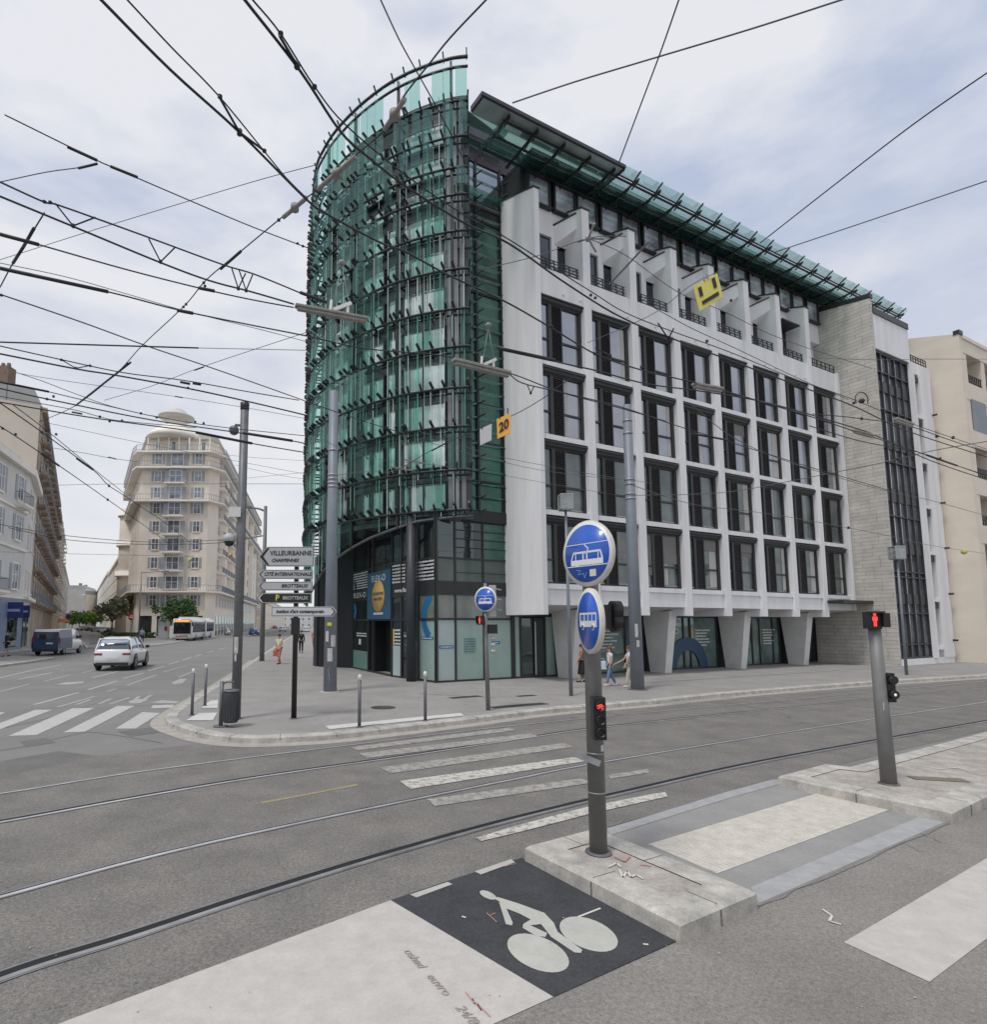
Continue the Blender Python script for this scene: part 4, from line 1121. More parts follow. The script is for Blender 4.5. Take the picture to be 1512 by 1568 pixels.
b = MB(); b.box(26.45, 30.55, -4.04, 12, 17.85, 19.9); b.box(26.45, 33.0, -4.0, 12, 0, .45); b.box(30.4, 30.62, -4.16, -3.6, .45, 17.85); b.box(31.55, 33.0, -4.04, -3.0, .45, 17.9); b.box(30.62, 33.0, -3.98, 12, 17.3, 18.0); b.box(30.62, 31.55, -3.6, 12, .4, 17.3)
b.build('wing_wall', M_wall, OB)
b = MB(); b.box(26.45, 30.4, -3.8, 12, .4, 17.85); b.build('stair_glazing', winmat('stair_glass', (.30, .31, .35), .62, (.9, .92, 1)), OB)
b = MB()
for i in range(6): x = 26.45 + i * .79; b.box(x - .05, x + .05, -3.93, -3.79, .4, 17.85)
for z in (.4, 17.7): b.box(26.45, 30.4, -3.95, -3.79, z, z + .16)
for z in (1.2, 2.9, 4.9, 5.2, 8.3, 11.4, 14.4, 16.6): b.box(26.45, 30.4, -3.92, -3.79, z, z + .07)
b.build('glazing_bar', M_frame, OB)
b = MB()
for z0, z1 in ((3.45, 4.0), (6.25, 6.85), (9.15, 9.9), (12.2, 12.7), (15.5, 16.1)): b.box(26.46, 30.39, -3.87, -3.79, z0, z1)
b.build('glazing_spandrel', M_cladd, OB)
for k in range(6):
    z = 1.1 + k * 2.72
    b = MB(); b.box(30.66, 31.5, -3.72, -3.55, z, z + 2.35); w_ = b.build('window', G_dark, OB)
    b = MB(); b.box(30.62, 31.56, -4.1, -3.6, z - .2, z - .02); b.build('sill', M_wall, w_)
    b = MB(); b.box(30.63, 31.55, -3.98, -3.6, z + 2.15, z + 2.45); b.build('head_box', M_frame, w_)
    b = MB(); b.lathe([(.06, 0), (.06, .22), (.001, .22)], (32.85, -4.05, z + .3), 8, 'Y'); b.build('vent', M_dark, OB)
b = MB()
for z in (18.15, 18.35, 18.5): b.bar((30.7, -3.9, z), (32.95, -3.9, z), .035)
for k in range(8): b.bar((30.7 + k * .32, -3.9, 18.0), (30.7 + k * .32, -3.9, 18.5), .035)
b.build('railing', M_frame, OB)

# ------------------------------------------------------------------ beige apartment block on the right
BB = thing('apartment_block', 'beige apartment block with recessed balconies at the right edge of the photo', 'building', FO, FANG)
M_beige = mat('beige_render', (.72, .65, .555), .85, 0, var=.07, vscale=.5, stretch=(1, 1, 2.5), fine=.03, fscale=25)
b = MB(); b.extrude([lp(33.35, -12, 0), lp(33.35, 5.43, 0), lp(33.35, 5.43, 19.7), lp(33.35, 3.08, 20.45), lp(33.35, -12, 20.45)], (.4, 0, 0))
b.box(33.75, 52, -4.0, 12, 0, 19.6)
x = 33.75
for k in range(7):
    z = 2.2 + k * 2.9
    b.box(33.75, 52, -5.43, -4.0, z - .95, z + .12)
b.box(33.75, 52, -5.43, -4.0, 0, 1.2)
for k in range(8): b.box(33.75 + k * 2.6, 34.25 + k * 2.6, -5.40, -4.0, 0, 19.5)
b.box(33.75, 52, -5.5, 0, 19.5, 19.72)
b.build('wall', M_beige, BB)
b = MB(); b.box(33.3, 33.8, -5.5, -5.2, 19.7, 19.95); b.build('roof_corner', M_frame, BB)
wp = None
for k in range(6):
    for j in range(6):
        x0, z0 = 34.35 + j * 2.6, 2.4 + k * 2.9
        if wp is None:
            b = MB(); b.box(-.1, 2.0, -.08, 0, -.1, 1.85); wp = b.build('window', winmat('beige_window', (.045, .04, .04), .15), BB, loc=(x0, -4.55, z0))
        else: copy_obj(wp, BB, (x0, -5.36 if k == 4 else -4.55, z0))
        if k != 4:
            b = MB(); b.box(x0 - .1, x0 + 2.0, -5.35, -5.3, z0 + .5, z0 + .56); b.box(x0 - .1, x0 + 2.0, -5.35, -5.3, z0 + .1, z0 + .14)
            for q_ in range(8): b.box(x0 + q_ * .27, x0 + q_ * .27 + .03, -5.35, -5.3, z0 - .05, z0 + .5)
            b.build('railing', M_frame, BB)
b = MB(); b.box(33.2, 52, -6.2, -5.45, 0, .35); b.build('step', mat('step_stone', (.5, .48, .45), .8, var=.1), BB)
# ------------------------------------------------------------------ background buildings of the left streets
rg = random.Random(5)
M_pane_far = winmat('far_window', (.13, .15, .19), .14, (.8, .88, 1))
M_shutf = mat('grey_shutter', (.34, .36, .38), .6)
M_iron = mat('balcony_iron', (.27, .29, .34), .6)
M_zinc = mat('zinc_roof', (.38, .38, .37), .5, .2, var=.15, vscale=.5)
def win_proto(w, h, parent, frame, shut=True, glass=None):
    """window at origin, facing -Y, w wide, h high, with surround, glass and half open shutters"""
    b = MB(); b.box(-.12, w + .12, -.12, .1, -.16, 0); b.box(-.12, 0, -.06, .1, 0, h); b.box(w, w + .12, -.06, .1, 0, h); b.box(-.12, w + .12, -.06, .1, h, h + .15); b.box(w / 2 - .04, w / 2 + .04, -.06, .08, 0, h); b.box(0, w, -.055, .08, h * .55, h * .55 + .06)
    f = b.build('window', frame, parent)
    b = MB(); b.box(0, w, -.035, .06, 0, h); ch = [b.build('pane', glass or M_pane_far, f)]
    if shut:
        b = MB(); b.box(-.12 - w * .42, -.12, -.05, 0, 0, h); ch.append(b.build('shutter', M_shutf, f))
        b = MB(); b.box(w + .12, w + .12 + w * .42, -.05, 0, 0, h); ch.append(b.build('shutter', M_shutf, f))
    return f, ch
def balcony_proto(w, d, parent, curve=False, slab=None):
    b = MB()
    b.box(0, w, -d, 0, -.22, 0); b.box(.1, w - .1, -d + .1, 0, -.36, -.22)
    f = b.build('balcony', slab, parent)
    b = MB(); n = max(3, int(w / .22))
    for k in range(n + 1): b.box(k * w / n - .015, k * w / n + .015, -d + .03, -d + .06, 0, .95)
    b.box(0, w, -d + .02, -d + .07, .93, .99); b.box(0, w, -d + .02, -d + .07, .08, .12)
    b.box(0, .04, -d + .04, 0, .93, .99); b.box(w - .04, w, -d + .04, 0, .93, .99)
    return f, [b.build('railing', M_iron, f)]
def wall_rz(a, b_):
    return math.atan2(b_.y - a.y, b_.x - a.x)
def place(proto, parent, a, ang, t, z, first, out_=0):
    """copy a window or balcony to distance t along the wall from a, height z; walls are listed left to right as seen"""
    f, ch = proto
    e = Vector((math.cos(ang), math.sin(ang), 0)); nn = Vector((e.y, -e.x, 0))
    p = a + e * t + nn * out_
    if first: f.location = (p.x, p.y, z); f.rotation_euler = (0, 0, ang); return f
    return copy_tree(f, parent, (p.x, p.y, z), ang, ch)
# --- the domed corner block between the two streets
FL = thing('corner_apartment_building', 'tall cream corner apartment building with saucer dome between the two left streets', 'building')
C_cream = mat('cream_stone', (.80, .72, .62), .85, 0, var=.10, vscale=.35, fine=.05, fscale=6)
C_trim = mat('cream_trim', (.84, .80, .73), .8, 0, var=.08, vscale=.5)
P1 = G(206, 975, .15); P2 = G(312, 975, .15); P1.z = P2.z = 0
dL = Vector((-.49, .872, 0)); dR = Vector((-.165, .986, 0))
P0 = P1 + dL * 30; P3 = P2 + dR * 76
ch_ = Vector((1.2, 0, 0)); P2b = P2 + Vector((0.9, 2.2, 0)); P3 = P2b + dR * 74
P1b = P1 + Vector((-1.0, 1.6, 0)); P0 = P1b + dL * 28
poly = [(p.x, p.y) for p in (P0, P1b, P1, P2, P2b, P3)] + [(P3.x - 22, P3.y), (P0.x + 1, P0.y + 45)]
b = MB(); b.prism(poly, 0, 31.2); b.build('wall', C_cream, FL)
def inset(d):
    c = Vector((-42, 125, 0)); o = []
    for (x, y) in poly:
        v = Vector((x, y, 0)) - c; o.append((c.x + v.x * (1 - d / 22), c.y + v.y * (1 - d / 30)))
    return o
b = MB(); b.prism(inset(1.3), 31.2, 34.0); b.build('top_floor', C_cream, FL)
b = MB(); b.prism(inset(.7), 33.8, 34.15); b.prism(inset(2.6), 34.15, 35.3); b.build('roof', mat('cream_roof', (.52, .50, .46), .8, var=.1), FL)
SL = [31.3, 28.6, 22.9, 7.7]
for z in SL:
    b = MB(); q = [(x + (x + 42) * .035, y - 1.0) for x, y in poly[:6]]
    q2 = [P0 + Vector((-1, -.4, 0)), P1b + Vector((-1.2, -.6, 0)), P1 + Vector((-.5, -1.2, 0)), P2 + Vector((.5, -1.2, 0)), P2b + Vector((1.2, -.3, 0)), P3 + Vector((1.2, 0, 0)), P3, P2b, P2, P1, P1b, P0]
    b.prism([(p.x, p.y) for p in q2], z - .28, z); f = b.build('balcony', C_trim, FL)
    b = MB(); ln = q2[:6]
    for p, q_ in zip(ln, ln[1:]):
        n_ = max(2, int((q_ - p).length / .45))
        for k in range(n_): r_ = p.lerp(q_, k / n_); b.box(r_.x - .02, r_.x + .02, r_.y - .02, r_.y + .02, z, z + .95)
        b.bar((p.x, p.y, z + .95), (q_.x, q_.y, z + .95), .06); b.bar((p.x, p.y, z + .12), (q_.x, q_.y, z + .12), .05)
    b.build('railing', M_iron, f)
FZ = [31.5, 28.9, 25.9, 23.1, 20.4, 17.3, 14.3, 11.2, 7.95, 4.9]
wp = win_proto(1.05, 1.75, FL, C_trim, True); wc = win_proto(1.9, 2.0, FL, C_trim, True)
first = True; aF = 0.0
for k, z in enumerate(FZ[1:]):
    place(wp, FL, P1, aF, 2.2, z + .35, k == 0); place(wp, FL, P1, aF, 9.0, z + .35, False); place(wc, FL, P1, aF, 5.0, z + .1, k == 0, .55 if 0 < k < 8 else .1)
b = MB()
b.add([(P1.x + 4.2, P1.y, 7.9), (P1.x + 4.9, P1.y - .55, 7.9), (P1.x + 7.0, P1.y - .55, 7.9), (P1.x + 7.7, P1.y, 7.9), (P1.x + 4.2, P1.y, 25.9), (P1.x + 4.9, P1.y - .55, 25.9), (P1.x + 7.0, P1.y - .55, 25.9), (P1.x + 7.7, P1.y, 25.9)],
      [(3, 2, 1, 0), (4, 5, 6, 7), (0, 1, 5, 4), (1, 2, 6, 5), (2, 3, 7, 6)])
b.build('bay', C_cream, FL)
bp = balcony_proto(3.4, 1.25, FL, slab=C_trim)
for k, z in enumerate([25.9, 20.3, 17.2, 14.2, 11.1]): place(bp, FL, P1, aF, 4.25, z, k == 0)
wr = win_proto(1.0, 1.8, FL, C_trim, True); aR = wall_rz(P2b, P3)
n = 0
for i in range(8):
    for j, z in enumerate(FZ[1:10]):
        place(wr, FL, P2b, aR, 1.6 + i * 3.4, z + .3, n == 0); n += 1
b = MB(); e = (P3 - P2b).normalized(); nn = Vector((e.y, -e.x, 0))
for i in range(8, 20):
    for z in FZ[1:10]:
        p = P2b + e * (1.6 + i * 3.4) + nn * .05; b.bar((p.x, p.y, z + 1.2), (p.x + e.x * 1.3, p.y + e.y * 1.3, z + 1.2), .1, 1.8)
tag(b.build('window', M_pane_far, FL), kind='stuff')
br_ = balcony_proto(2.6, 1.0, FL, slab=C_trim)
n = 0
for i in range(8):
    for z in FZ[1:9]:
        if round(z) in (29, 23): continue
        if True: place(br_, FL, P2b, aR, 1.0 + i * 3.4, z - .1, n == 0); n += 1
for i in (1, 4, 7, 11, 15):                        # shallow bows up the side
    b = MB(); p = P2b + e * (1.0 + i * 3.4)
    b.tf = Matrix.Translation(p) @ Matrix.Rotation(aR, 4, 'Z')
    b.add([(-.3, 0, 7.7), (.3, -.9, 7.7), (2.4, -.9, 7.7), (3, 0, 7.7), (-.3, 0, 28.5), (.3, -.9, 28.5), (2.4, -.9, 28.5), (3, 0, 28.5)], [(3, 2, 1, 0), (4, 5, 6, 7), (0, 1, 5, 4), (1, 2, 6, 5), (2, 3, 7, 6)])
    b.tf = None; b.build('bay', C_cream, FL)
b = MB(); e = Vector((1, 0, 0))
for t in (.8, 3.6, 6.4, 9.2):
    b.box(P1.x + t, P1.x + t + 1.9, P1.y - .06, P1.y, .3, 3.6)
for i in range(20):
    p = P2b + (P3 - P2b).normalized() * (1.2 + i * 3.5); q_ = p + (P3 - P2b).normalized() * 2.3; b.bar((p.x, p.y, 1.9), (q_.x, q_.y, 1.9), .12, 3.3)
b.build('shop_window', G_dark, FL)
# top gallery with posts, canopy and saucer dome
b = MB()
for k in range(7): b.box(P1.x + .8 + k * 1.75, P1.x + 1.0 + k * 1.75, P1.y - .3, P1.y - .1, 31.3, 33.8)
for k in range(4): b.box(P1.x + 1.6 + k * 2.6, P1.x + 2.6 + k * 2.6, P1.y + 1.0, P1.y + 1.3, 31.6, 33.5)
b.build('gallery', C_trim, FL)
b = MB()
for k in range(4): b.box(P1.x + 1.8 + k * 2.6, P1.x + 2.4 + k * 2.6, P1.y + .98, P1.y + 1.0, 31.6, 33.4)
b.build('gallery_window', M_pane_far, FL)
dc = PY(268, 700, P1.y + 3)
b = MB(); b.lathe([(4.9, 34.1), (4.2, 35.2), (2.6, 36.4), (1.7, 36.9), (1.6, 38.6)], (dc.x, dc.y, 0), 24); b.build('drum', C_trim, FL)
b = MB(); b.lathe([(1.5, 37.9), (3.0, 38.3), (3.05, 38.5), (2.0, 38.8), (1.85, 38.9), (1.6, 39.5), (1.0, 40.0), (.01, 40.2)], (dc.x, dc.y, 0), 28)
b.build('dome', mat('dome_plaster', (.60, .58, .52), .8, var=.08), FL)
q = P0.lerp(P1b, .25)
b = MB(); b.lathe([(2.2, 0), (2.2, 25.0), (2.0, 25.2)], (q.x + .6, q.y - .3, 0), 14); b.lathe([(.3, 25.2), (.3, 27.2), (1.9, 27.3), (1.2, 27.8), (.1, 28.1)], (q.x + .6, q.y, 0), 14); b.build('turret', C_cream, FL)
for z in (23.5, 17.5, 11.5): 
    b = MB(); b.lathe([(2.6, z), (2.7, z + .25), (2.65, z + .25), (2.65, z + 1.1), (2.6, z + 1.1)], (q.x + .6, q.y - .3, 0), 14); b.build('balcony', C_trim, FL)
wl = win_proto(.9, 1.7, FL, C_trim, False); aL = wall_rz(P0, P1b)
n = 0
for i in range(3):
    for z in FZ[2:9]: place(wl, FL, P0, aL, 15 + i * 4, z + .3, n == 0); n += 1

def row_building(name, label, a, b_, h, wallm, ncol, floors, sb, roofm=None, depth=14, balcony=0, shutters=True, wsize=(1.1, 1.8), roof_h=2.0, gable=None, trim=None, maxcols=None):
    """terraced building with its street wall from a to b_ (left to right as seen)"""
    T = thing(name, label, 'building'); a = a.copy(); b_ = b_.copy(); a.z = b_.z = 0
    e = (b_ - a).normalized(); nn = Vector((e.y, -e.x, 0)); L_ = (b_ - a).length; an = math.atan2(e.y, e.x)
    q = [a, b_, b_ - nn * depth, a - nn * depth]
    m = MB(); m.prism([(p.x, p.y) for p in q], 0, h); m.build('wall', wallm, T)
    trim = trim or C_trim
    m = MB(); qq = [a + nn * .45, b_ + nn * .45, b_ - nn * .3, a - nn * .3]; m.prism([(p.x, p.y) for p in qq], h - .5, h + .02)
    for z in floors[1:]:
        q3 = [a + nn * .12, b_ + nn * .12, b_ - nn * .1, a - nn * .1]; m.prism([(p.x, p.y) for p in q3], z - .5, z - .3)
    m.build('cornice', trim, T)
    if roofm:
        q3 = [a - nn * .9, b_ - nn * .9, b_ - nn * (depth - .5), a - nn * (depth - .5)]
        m = MB(); v0 = [a, b_, b_ - nn * depth, a - nn * depth]
        m.add([(p.x, p.y, h + .03) for p in v0] + [(p.x, p.y, h + roof_h) for p in q3], [(3, 2, 1, 0), (4, 5, 6, 7), (0, 1, 5, 4), (1, 2, 6, 5), (2, 3, 7, 6), (3, 0, 4, 7)])
        r_ = m.build('roof', roofm, T)
        m = MB()
        for t in (.25, .7): p = a.lerp(b_, t) - nn * 4; m.box(p.x - .6, p.x + .6, p.y - .5, p.y + .5, h, h + roof_h + 1.6)
        m.build('chimney', mat('chimney_brick', (.30, .19, .14), .9, var=.2, vscale=3), r_)
    pr = win_proto(*wsize, T, trim, shutters)
    bp_ = balcony_proto(wsize[0] + 1.0, .8, T, slab=trim) if balcony else None
    n = 0; nb = 0
    for i in range(ncol):
        t = L_ * (i + .5) / ncol - wsize[0] / 2
        for j, z in enumerate(floors[sb:]):
            place(pr, T, a, an, t, z + .35, n == 0); n += 1
            if balcony and (i + j) % balcony == 0: place(bp_, T, a, an, t - .5, z, nb == 0); nb += 1
    return T, a, e, nn, L_, an
# --- left row, nearest first
K = Vector((-34.5, 52.3, 0)); d1 = Vector((.28, -.96, 0)).normalized(); d2 = Vector((-.49, .872, 0))
M_lw = mat('white_plaster_old', (.66, .65, .63), .85, 0, var=.1, vscale=.4)
T, a, e, nn, L_, an = row_building('corner_building', 'low white corner building with grey shutters and blue shop front at the left edge', K + d1 * 22, K, 16.2, M_lw, 5, [0, 5.0, 9.2, 12.6], 1, M_zinc, 12, wsize=(1.2, 2.1), roof_h=1.2, balcony=3)
m = MB(); f2 = [K, K + d2 * 10]; nn2 = Vector((d2.y, -d2.x, 0)); 
q = [K, K + d2 * 10, K + d2 * 10 - nn2 * -0 + Vector((-12, -4, 0)), K + Vector((-12, -4, 0))]
m.prism([(p.x, p.y) for p in q], 0, 16.2); m.build('wall', M_lw, T)
m = MB(); q = [K + nn2 * .5 , K + d2 * 10 + nn2 * .5, K + d2 * 10, K]; m.prism([(p.x, p.y) for p in q], 15.7, 16.3); m.prism([(p.x, p.y) for p in q], 4.5, 4.8); m.build('cornice', C_trim, T)
w2 = win_proto(1.0, 2.0, T, C_trim, False)
n = 0
for i in range(3):
    for z in (5.35, 9.5, 12.8): place(w2, T, K, wall_rz(K, K + d2), 1.5 + i * 3.3, z, n == 0); n += 1
m = MB()
e1 = -d1; p0 = K + d1 * 22; nn1 = Vector((e1.y, -e1.x, 0))
m.bar(p0 + nn1 * .06 + Vector((0, 0, 2.2)), K + nn1 * .06 + Vector((0, 0, 2.2)), .12, 4.4); m.build('shop_front', mat('blue_shopfront', (.20, .27, .38), .6, var=.15, vscale=1), T)
m = MB()
for t in (2.5, 6.5, 10.5, 14.5, 18.5): 
    p = p0 + e1 * t + nn1 * .14; m.bar(p + Vector((0, 0, 1.8)), p + e1 * 2.2 + Vector((0, 0, 1.8)), .06, 2.8)
for t in (1.5, 5.5): p = K + d2 * t + nn2 * .05; m.bar(p + Vector((0, 0, 1.8)), p + d2 * 2.4 + Vector((0, 0, 1.8)), .1, 3.2)
m.build('shop_window', G_dark, T)
M_navy = mat('shop_sign_blue', (.015, .03, .18), .4)
for (u, v, w, h, d) in ((15.5, 934, .9, .62, 49), (34, 936, .55, .5, 52)):
    p = PY(u, v, d); m = MB(); m.box(-w, w, -.09, .09, -h, h); m.box(-w - .03, w + .03, -.03, .03, -h - .03, h + .03)
    o = tag(m.build('shop_sign', M_navy, loc=p, rot=(0, 0, R(22))), 'wide dark blue shop sign projecting from the white corner building' if u < 20 else 'narrow dark blue shop sign beyond the wide one', 'sign')
    m = MB(); m.box(-w * .8, w * .8, -.1, -.09, -h * .2, h * .15); m.build('sign_stripe', mat('sign_pale', (.35, .4, .6), .5), o)
M_brown = mat('ornate_brown_facade', (.42, .34, .27), .9, 0, var=.4, vscale=.5, fine=.12, fscale=5)
B0 = K + d2 * 10; B1 = K + d2 * 70; B2 = K + d2 * 128; B3 = K + d2 * 230
row_building('ornate_apartment_building', 'tall brown ornate apartment building with iron balconies behind the white corner building', B0, B1, 25.4, M_brown, 14, [0, 4.6, 8.1, 11.6, 15.1, 18.6, 22.0], 1, M_zinc, 16, balcony=1, wsize=(1.2, 2.0), trim=mat('brown_trim', (.36, .29, .23), .9, 0, var=.5, vscale=.7))
m = MB(); p = B0 - Vector((d2.y, -d2.x, 0)) * 8 ; m.prism([(x.x, x.y) for x in (B0 + Vector((-.05, -.3, 0)), B0 + Vector((-.3, -.02, 0)), B0 + Vector((-20, -11.2, 0)), B0 + Vector((-19.8, -11.5, 0)))], 0, 25.5)
gw = tag(m.build('gable_wall', mat('cream_gable', (.62, .56, .48), .9, 0, var=.1, vscale=.3)), 'blank cream gable wall rising above the white corner building', 'wall')
pch = PY(8, 580, 60); m = MB(); m.box(-.7, .7, -.6, .6, -2.5, 1.2)
for k in range(2): m.lathe([(.22, 1.2), (.18, 1.7)], (-.3 + k * .6, 0, 0), 8)
tag(m.build('chimney_stack', mat('chimney_brick_dark', (.20, .14, .11), .9, var=.2, vscale=3), loc=pch), 'brick chimney stack with pots above the cream gable wall', 'chimney')
row_building('apartment_building', 'narrow grey apartment building with roof greenery further up the left street', B1 + d2 * .2, B2, 24.6, mat('grey_stone_facade', (.50, .47, .42), .9, 0, var=.25, vscale=.4), 12, [0, 4.6, 8.1, 11.6, 15.1, 18.6, 22.1], 1, M_zinc, 15, balcony=2, wsize=(1.2, 2.0))
row_building('apartment_building', 'pale farthest apartment building on the left side of the left street', B2 + d2 * .2, B3, 19, mat('pale_stone_facade', (.62, .59, .54), .9, 0, var=.1, vscale=.3), 12, [0, 4.2, 7.6, 11, 14.4], 1, M_zinc, 15)
# right side of the left street, behind the domed block
E0 = P1b + dL * 40; E1 = P1b + dL * 110; E2 = P1b + dL * 330
def flip(a, b_): return b_, a
row_building('apartment_building', 'low cream apartment building directly behind the domed corner block', E1, E0, 18.5, C_cream, 14, [0, 4.2, 7.6, 11, 14.4], 1, M_zinc, 15, shutters=False)
row_building('apartment_building', 'long pale apartment row with uneven roof farther up the left street', E2, E1 + dL * .2, 19.5, mat('white_stone_far', (.66, .65, .62), .9, 0, var=.1, vscale=.2), 20, [0, 4.2, 7.6, 11, 14.4], 1, M_zinc, 15, shutters=False)
F0 = PY(101, 950, 300); F1 = PY(128, 950, 300); F2 = PY(146, 950, 330)
row_building('apartment_building', 'beige apartment building closing the far end of the left street', F0, F1, 17, C_cream, 5, [0, 4, 7, 10, 13], 1, M_zinc, 20, shutters=False, wsize=(1.4, 1.8))
row_building('apartment_building', 'grey stepped apartment tower at the far end of the left street', F1 + Vector((.3, 0, 0)), F2, 19.5, mat('grey_far', (.45, .44, .42), .9, 0, var=.1, vscale=.3), 4, [0, 4, 7, 10, 13, 16], 1, M_zinc, 20, shutters=False, wsize=(1.6, 1.8))
# bus street: beyond the domed block
Q0 = P3 + dR * 2; Q1 = Q0 + dR * 34; Q2 = Q1 + dR * 160
row_building('apartment_building', 'ochre apartment building with brown roof beyond the domed corner block', Q0, Q1, 25.5, mat('ochre_facade', (.58, .48, .35), .9, 0, var=.12, vscale=.4), 10, [0, 4.2, 7.6, 11, 14.4, 17.8, 21.2], 1, mat('brown_roof', (.33, .22, .16), .9), 14, wsize=(1.1, 2.0))
row_building('apartment_building', 'low far row of houses at the end of the bus street', Q1 + dR * .3, Q2, 10, C_cream, 20, [0, 4.2], 0, M_zinc, 14, wsize=(1.1, 2.0), shutters=False)
Z0 = PY(404, 952, 420); Z1 = PY(478, 952, 420)
row_building('apartment_building', 'distant pale block closing the bus street under the direction signs', Z0, Z1, 9.5, mat('pale_far_block', (.55, .56, .56), .9), 8, [0, 4, 6.5], 0, M_zinc, 14, wsize=(1.6, 1.6), shutters=False)
# pavements of the left side
zlp = lambda pts: [(x / 5.04, 840 + y / 5.04) for x, y in pts]
lk = [Vector((*G(u, v, .12).xy, 0)) for u, v in [(-500, 1085), (-120, 1038), (0, 1018.5), (50, 1012), (84, 1006.5)]]
lk += [lk[-1] + Vector((-8, 3.5, 0)), B0 + Vector((d2.y, -d2.x, 0)) * 3.6, B3 + Vector((d2.y, -d2.x, 0)) * 3.6]
sheet('pavement', lk + [B3 + Vector((-20, 0, 0)), Vector((-120, 20, 0)), Vector((-80, -20, 0))], .12, A_pave)
b = MB(); nrm = offset(lk, .25); strip(b, lk, nrm, .1225)
for p, q in zip(lk, lk[1:]): b.poly([(p.x, p.y, 0), (q.x, q.y, 0), (q.x, q.y, .1225), (p.x, p.y, .1225)])
tag(b.build('kerb', M_kerb), kind='structure')
mk = [Vector((*G(u, v, .12).xy, 0)) for u, v in [(132, 991.5), (200, 990), (235, 988), (262, 984.5)]]
mk = [P1b + dL * 200 + Vector((-4, 0, 0)), P1b + dL * 30 + Vector((-10, 0, 0))] + mk + [P2 + Vector((2.2, -10, 0)), P2b + Vector((4.2, 4, 0)), P3 + Vector((4.2, 0, 0)), Q2 + Vector((4, 0, 0))]
sheet('pavement', mk + [Q2 + Vector((-20, 0, 0)), P1b + dL * 200 + Vector((30, 0, 0))], .12, A_pave)
b = MB(); nrm = offset(mk, .25); strip(b, mk, nrm, .1225)
for p, q in zip(mk, mk[1:]): b.poly([(q.x, q.y, 0), (p.x, p.y, 0), (p.x, p.y, .1225), (q.x, q.y, .1225)])
tag(b.build('kerb', M_kerb), kind='structure')

# ------------------------------------------------------------------ trees
M_bark = mat('bark', (.12, .10, .08), .9, var=.3, vscale=5)
def leafmat(name, c1, c2):
    m = mat(name, c1, .7, 0, var=.01, vscale=1.1, spec=.2)
    t = m.node_tree
    for n in t.nodes:
        if n.type == 'VALTORGB': n.color_ramp.elements[0].color = (*c2, 1); n.color_ramp.elements[1].color = (*c1, 1)
    return m
L_green = leafmat('foliage_green', (.11, .185, .07), (.045, .09, .035))
L_olive = leafmat('foliage_olive', (.24, .235, .15), (.12, .13, .075))
L_bright = leafmat('foliage_bright', (.20, .33, .07), (.10, .2, .04))
def tree(label, base, h, rad, trunk_h, leafm, n=1500, ls=.22, seed=1, group=None, squash=.8):
    r = random.Random(seed); T = thing('tree', label, 'tree', base, 0, group)
    b = MB(); b.tube([(0, 0, -.1), (.05, .03, trunk_h * .5), (0, .1, trunk_h)], .16, 8, r2=.11)
    tips = []
    for k in range(9):
        a = k * 2.4; t = Vector((math.cos(a) * rad * .62, math.sin(a) * rad * .62, trunk_h + (h - trunk_h) * r.uniform(.35, .85)))
        b.tube([(0, .1, trunk_h * .93), (t.x * .45, t.y * .45, trunk_h + (t.z - trunk_h) * .45), tuple(t)], .075, 5, r2=.02); tips.append(t)
    b.build('trunk', M_bark, T)
    b = MB(); cz = (trunk_h + h) / 2 + .2; cl = []
    for k in range(30):
        while True:
            v = Vector((r.uniform(-1, 1), r.uniform(-1, 1), r.uniform(-1, 1)))
            if .25 < v.length < 1: break
        v.x *= rad * .86; v.y *= rad * .86; v.z *= (h - trunk_h) / 2 * .86; cl.append((v + Vector((0, 0, cz)), r.uniform(.3, .62) * rad * .7))
    for k in range(n):
        c, cr = r.choice(cl); v = Vector((r.gauss(0, 1), r.gauss(0, 1), r.gauss(0, 1))); v = c + v.normalized() * cr * r.uniform(.5, 1.05) * Vector((1, 1, squash)).length / 1.7
        u = Vector((r.gauss(0, 1), r.gauss(0, 1), r.gauss(0, .6))).normalized(); w = u.orthogonal().normalized(); s = ls * r.uniform(.6, 1.4)
        w = (Matrix.Rotation(r.uniform(0, 6.3), 3, u) @ w)
        b.add([v - u * s, v + w * s * .5, v + u * s, v - w * s * .5], [(0, 1, 2, 3)])
    b.build('crown', leafm, T)
    return T
tree('dull olive tree with thin leaning trunk left of the no entry sign', G(170, 977, .12), 6.2, 2.4, 2.6, L_olive, 1500, .24, 3)
tree('larger olive tree standing right behind the no entry sign', G(181, 975, .12) + Vector((1.0, 4, 0)), 7.2, 3.0, 2.8, L_olive, 2200, .26, 4)
tree('fresh green tree with wide crown behind the bus stop panel', G(257, 979, .12) + Vector((0, 2, 0)), 5.7, 3.1, 1.8, L_green, 2600, .24, 5)
for k, (u, d) in enumerate(((110, 230), (121, 215), (132, 205), (143, 195))):
    p = PY(u, 960, d); p.z = .1
    tree('bright green street tree, %s of four at the left street end' % ['leftmost', 'second from left', 'third from left', 'rightmost'][k], p, 6.0, 3.6, 2.0, L_bright, 900, .42, 20 + k, 'street trees at the far end')
b = MB(); r = random.Random(3)
p0, p1 = G(232, 977, .12), G(155, 977, .12)
for k in range(1500):
    p = p0.lerp(p1, r.random()); v = p + Vector((r.uniform(-.6, .6), r.uniform(0, 1.6), r.uniform(0, .8))); u = Vector((r.gauss(0, 1), r.gauss(0, 1), r.gauss(0, 1))).normalized(); w = u.orthogonal().normalized() * .1
    b.add([v - u * .2, v + w, v + u * .2, v - w], [(0, 1, 2, 3)])
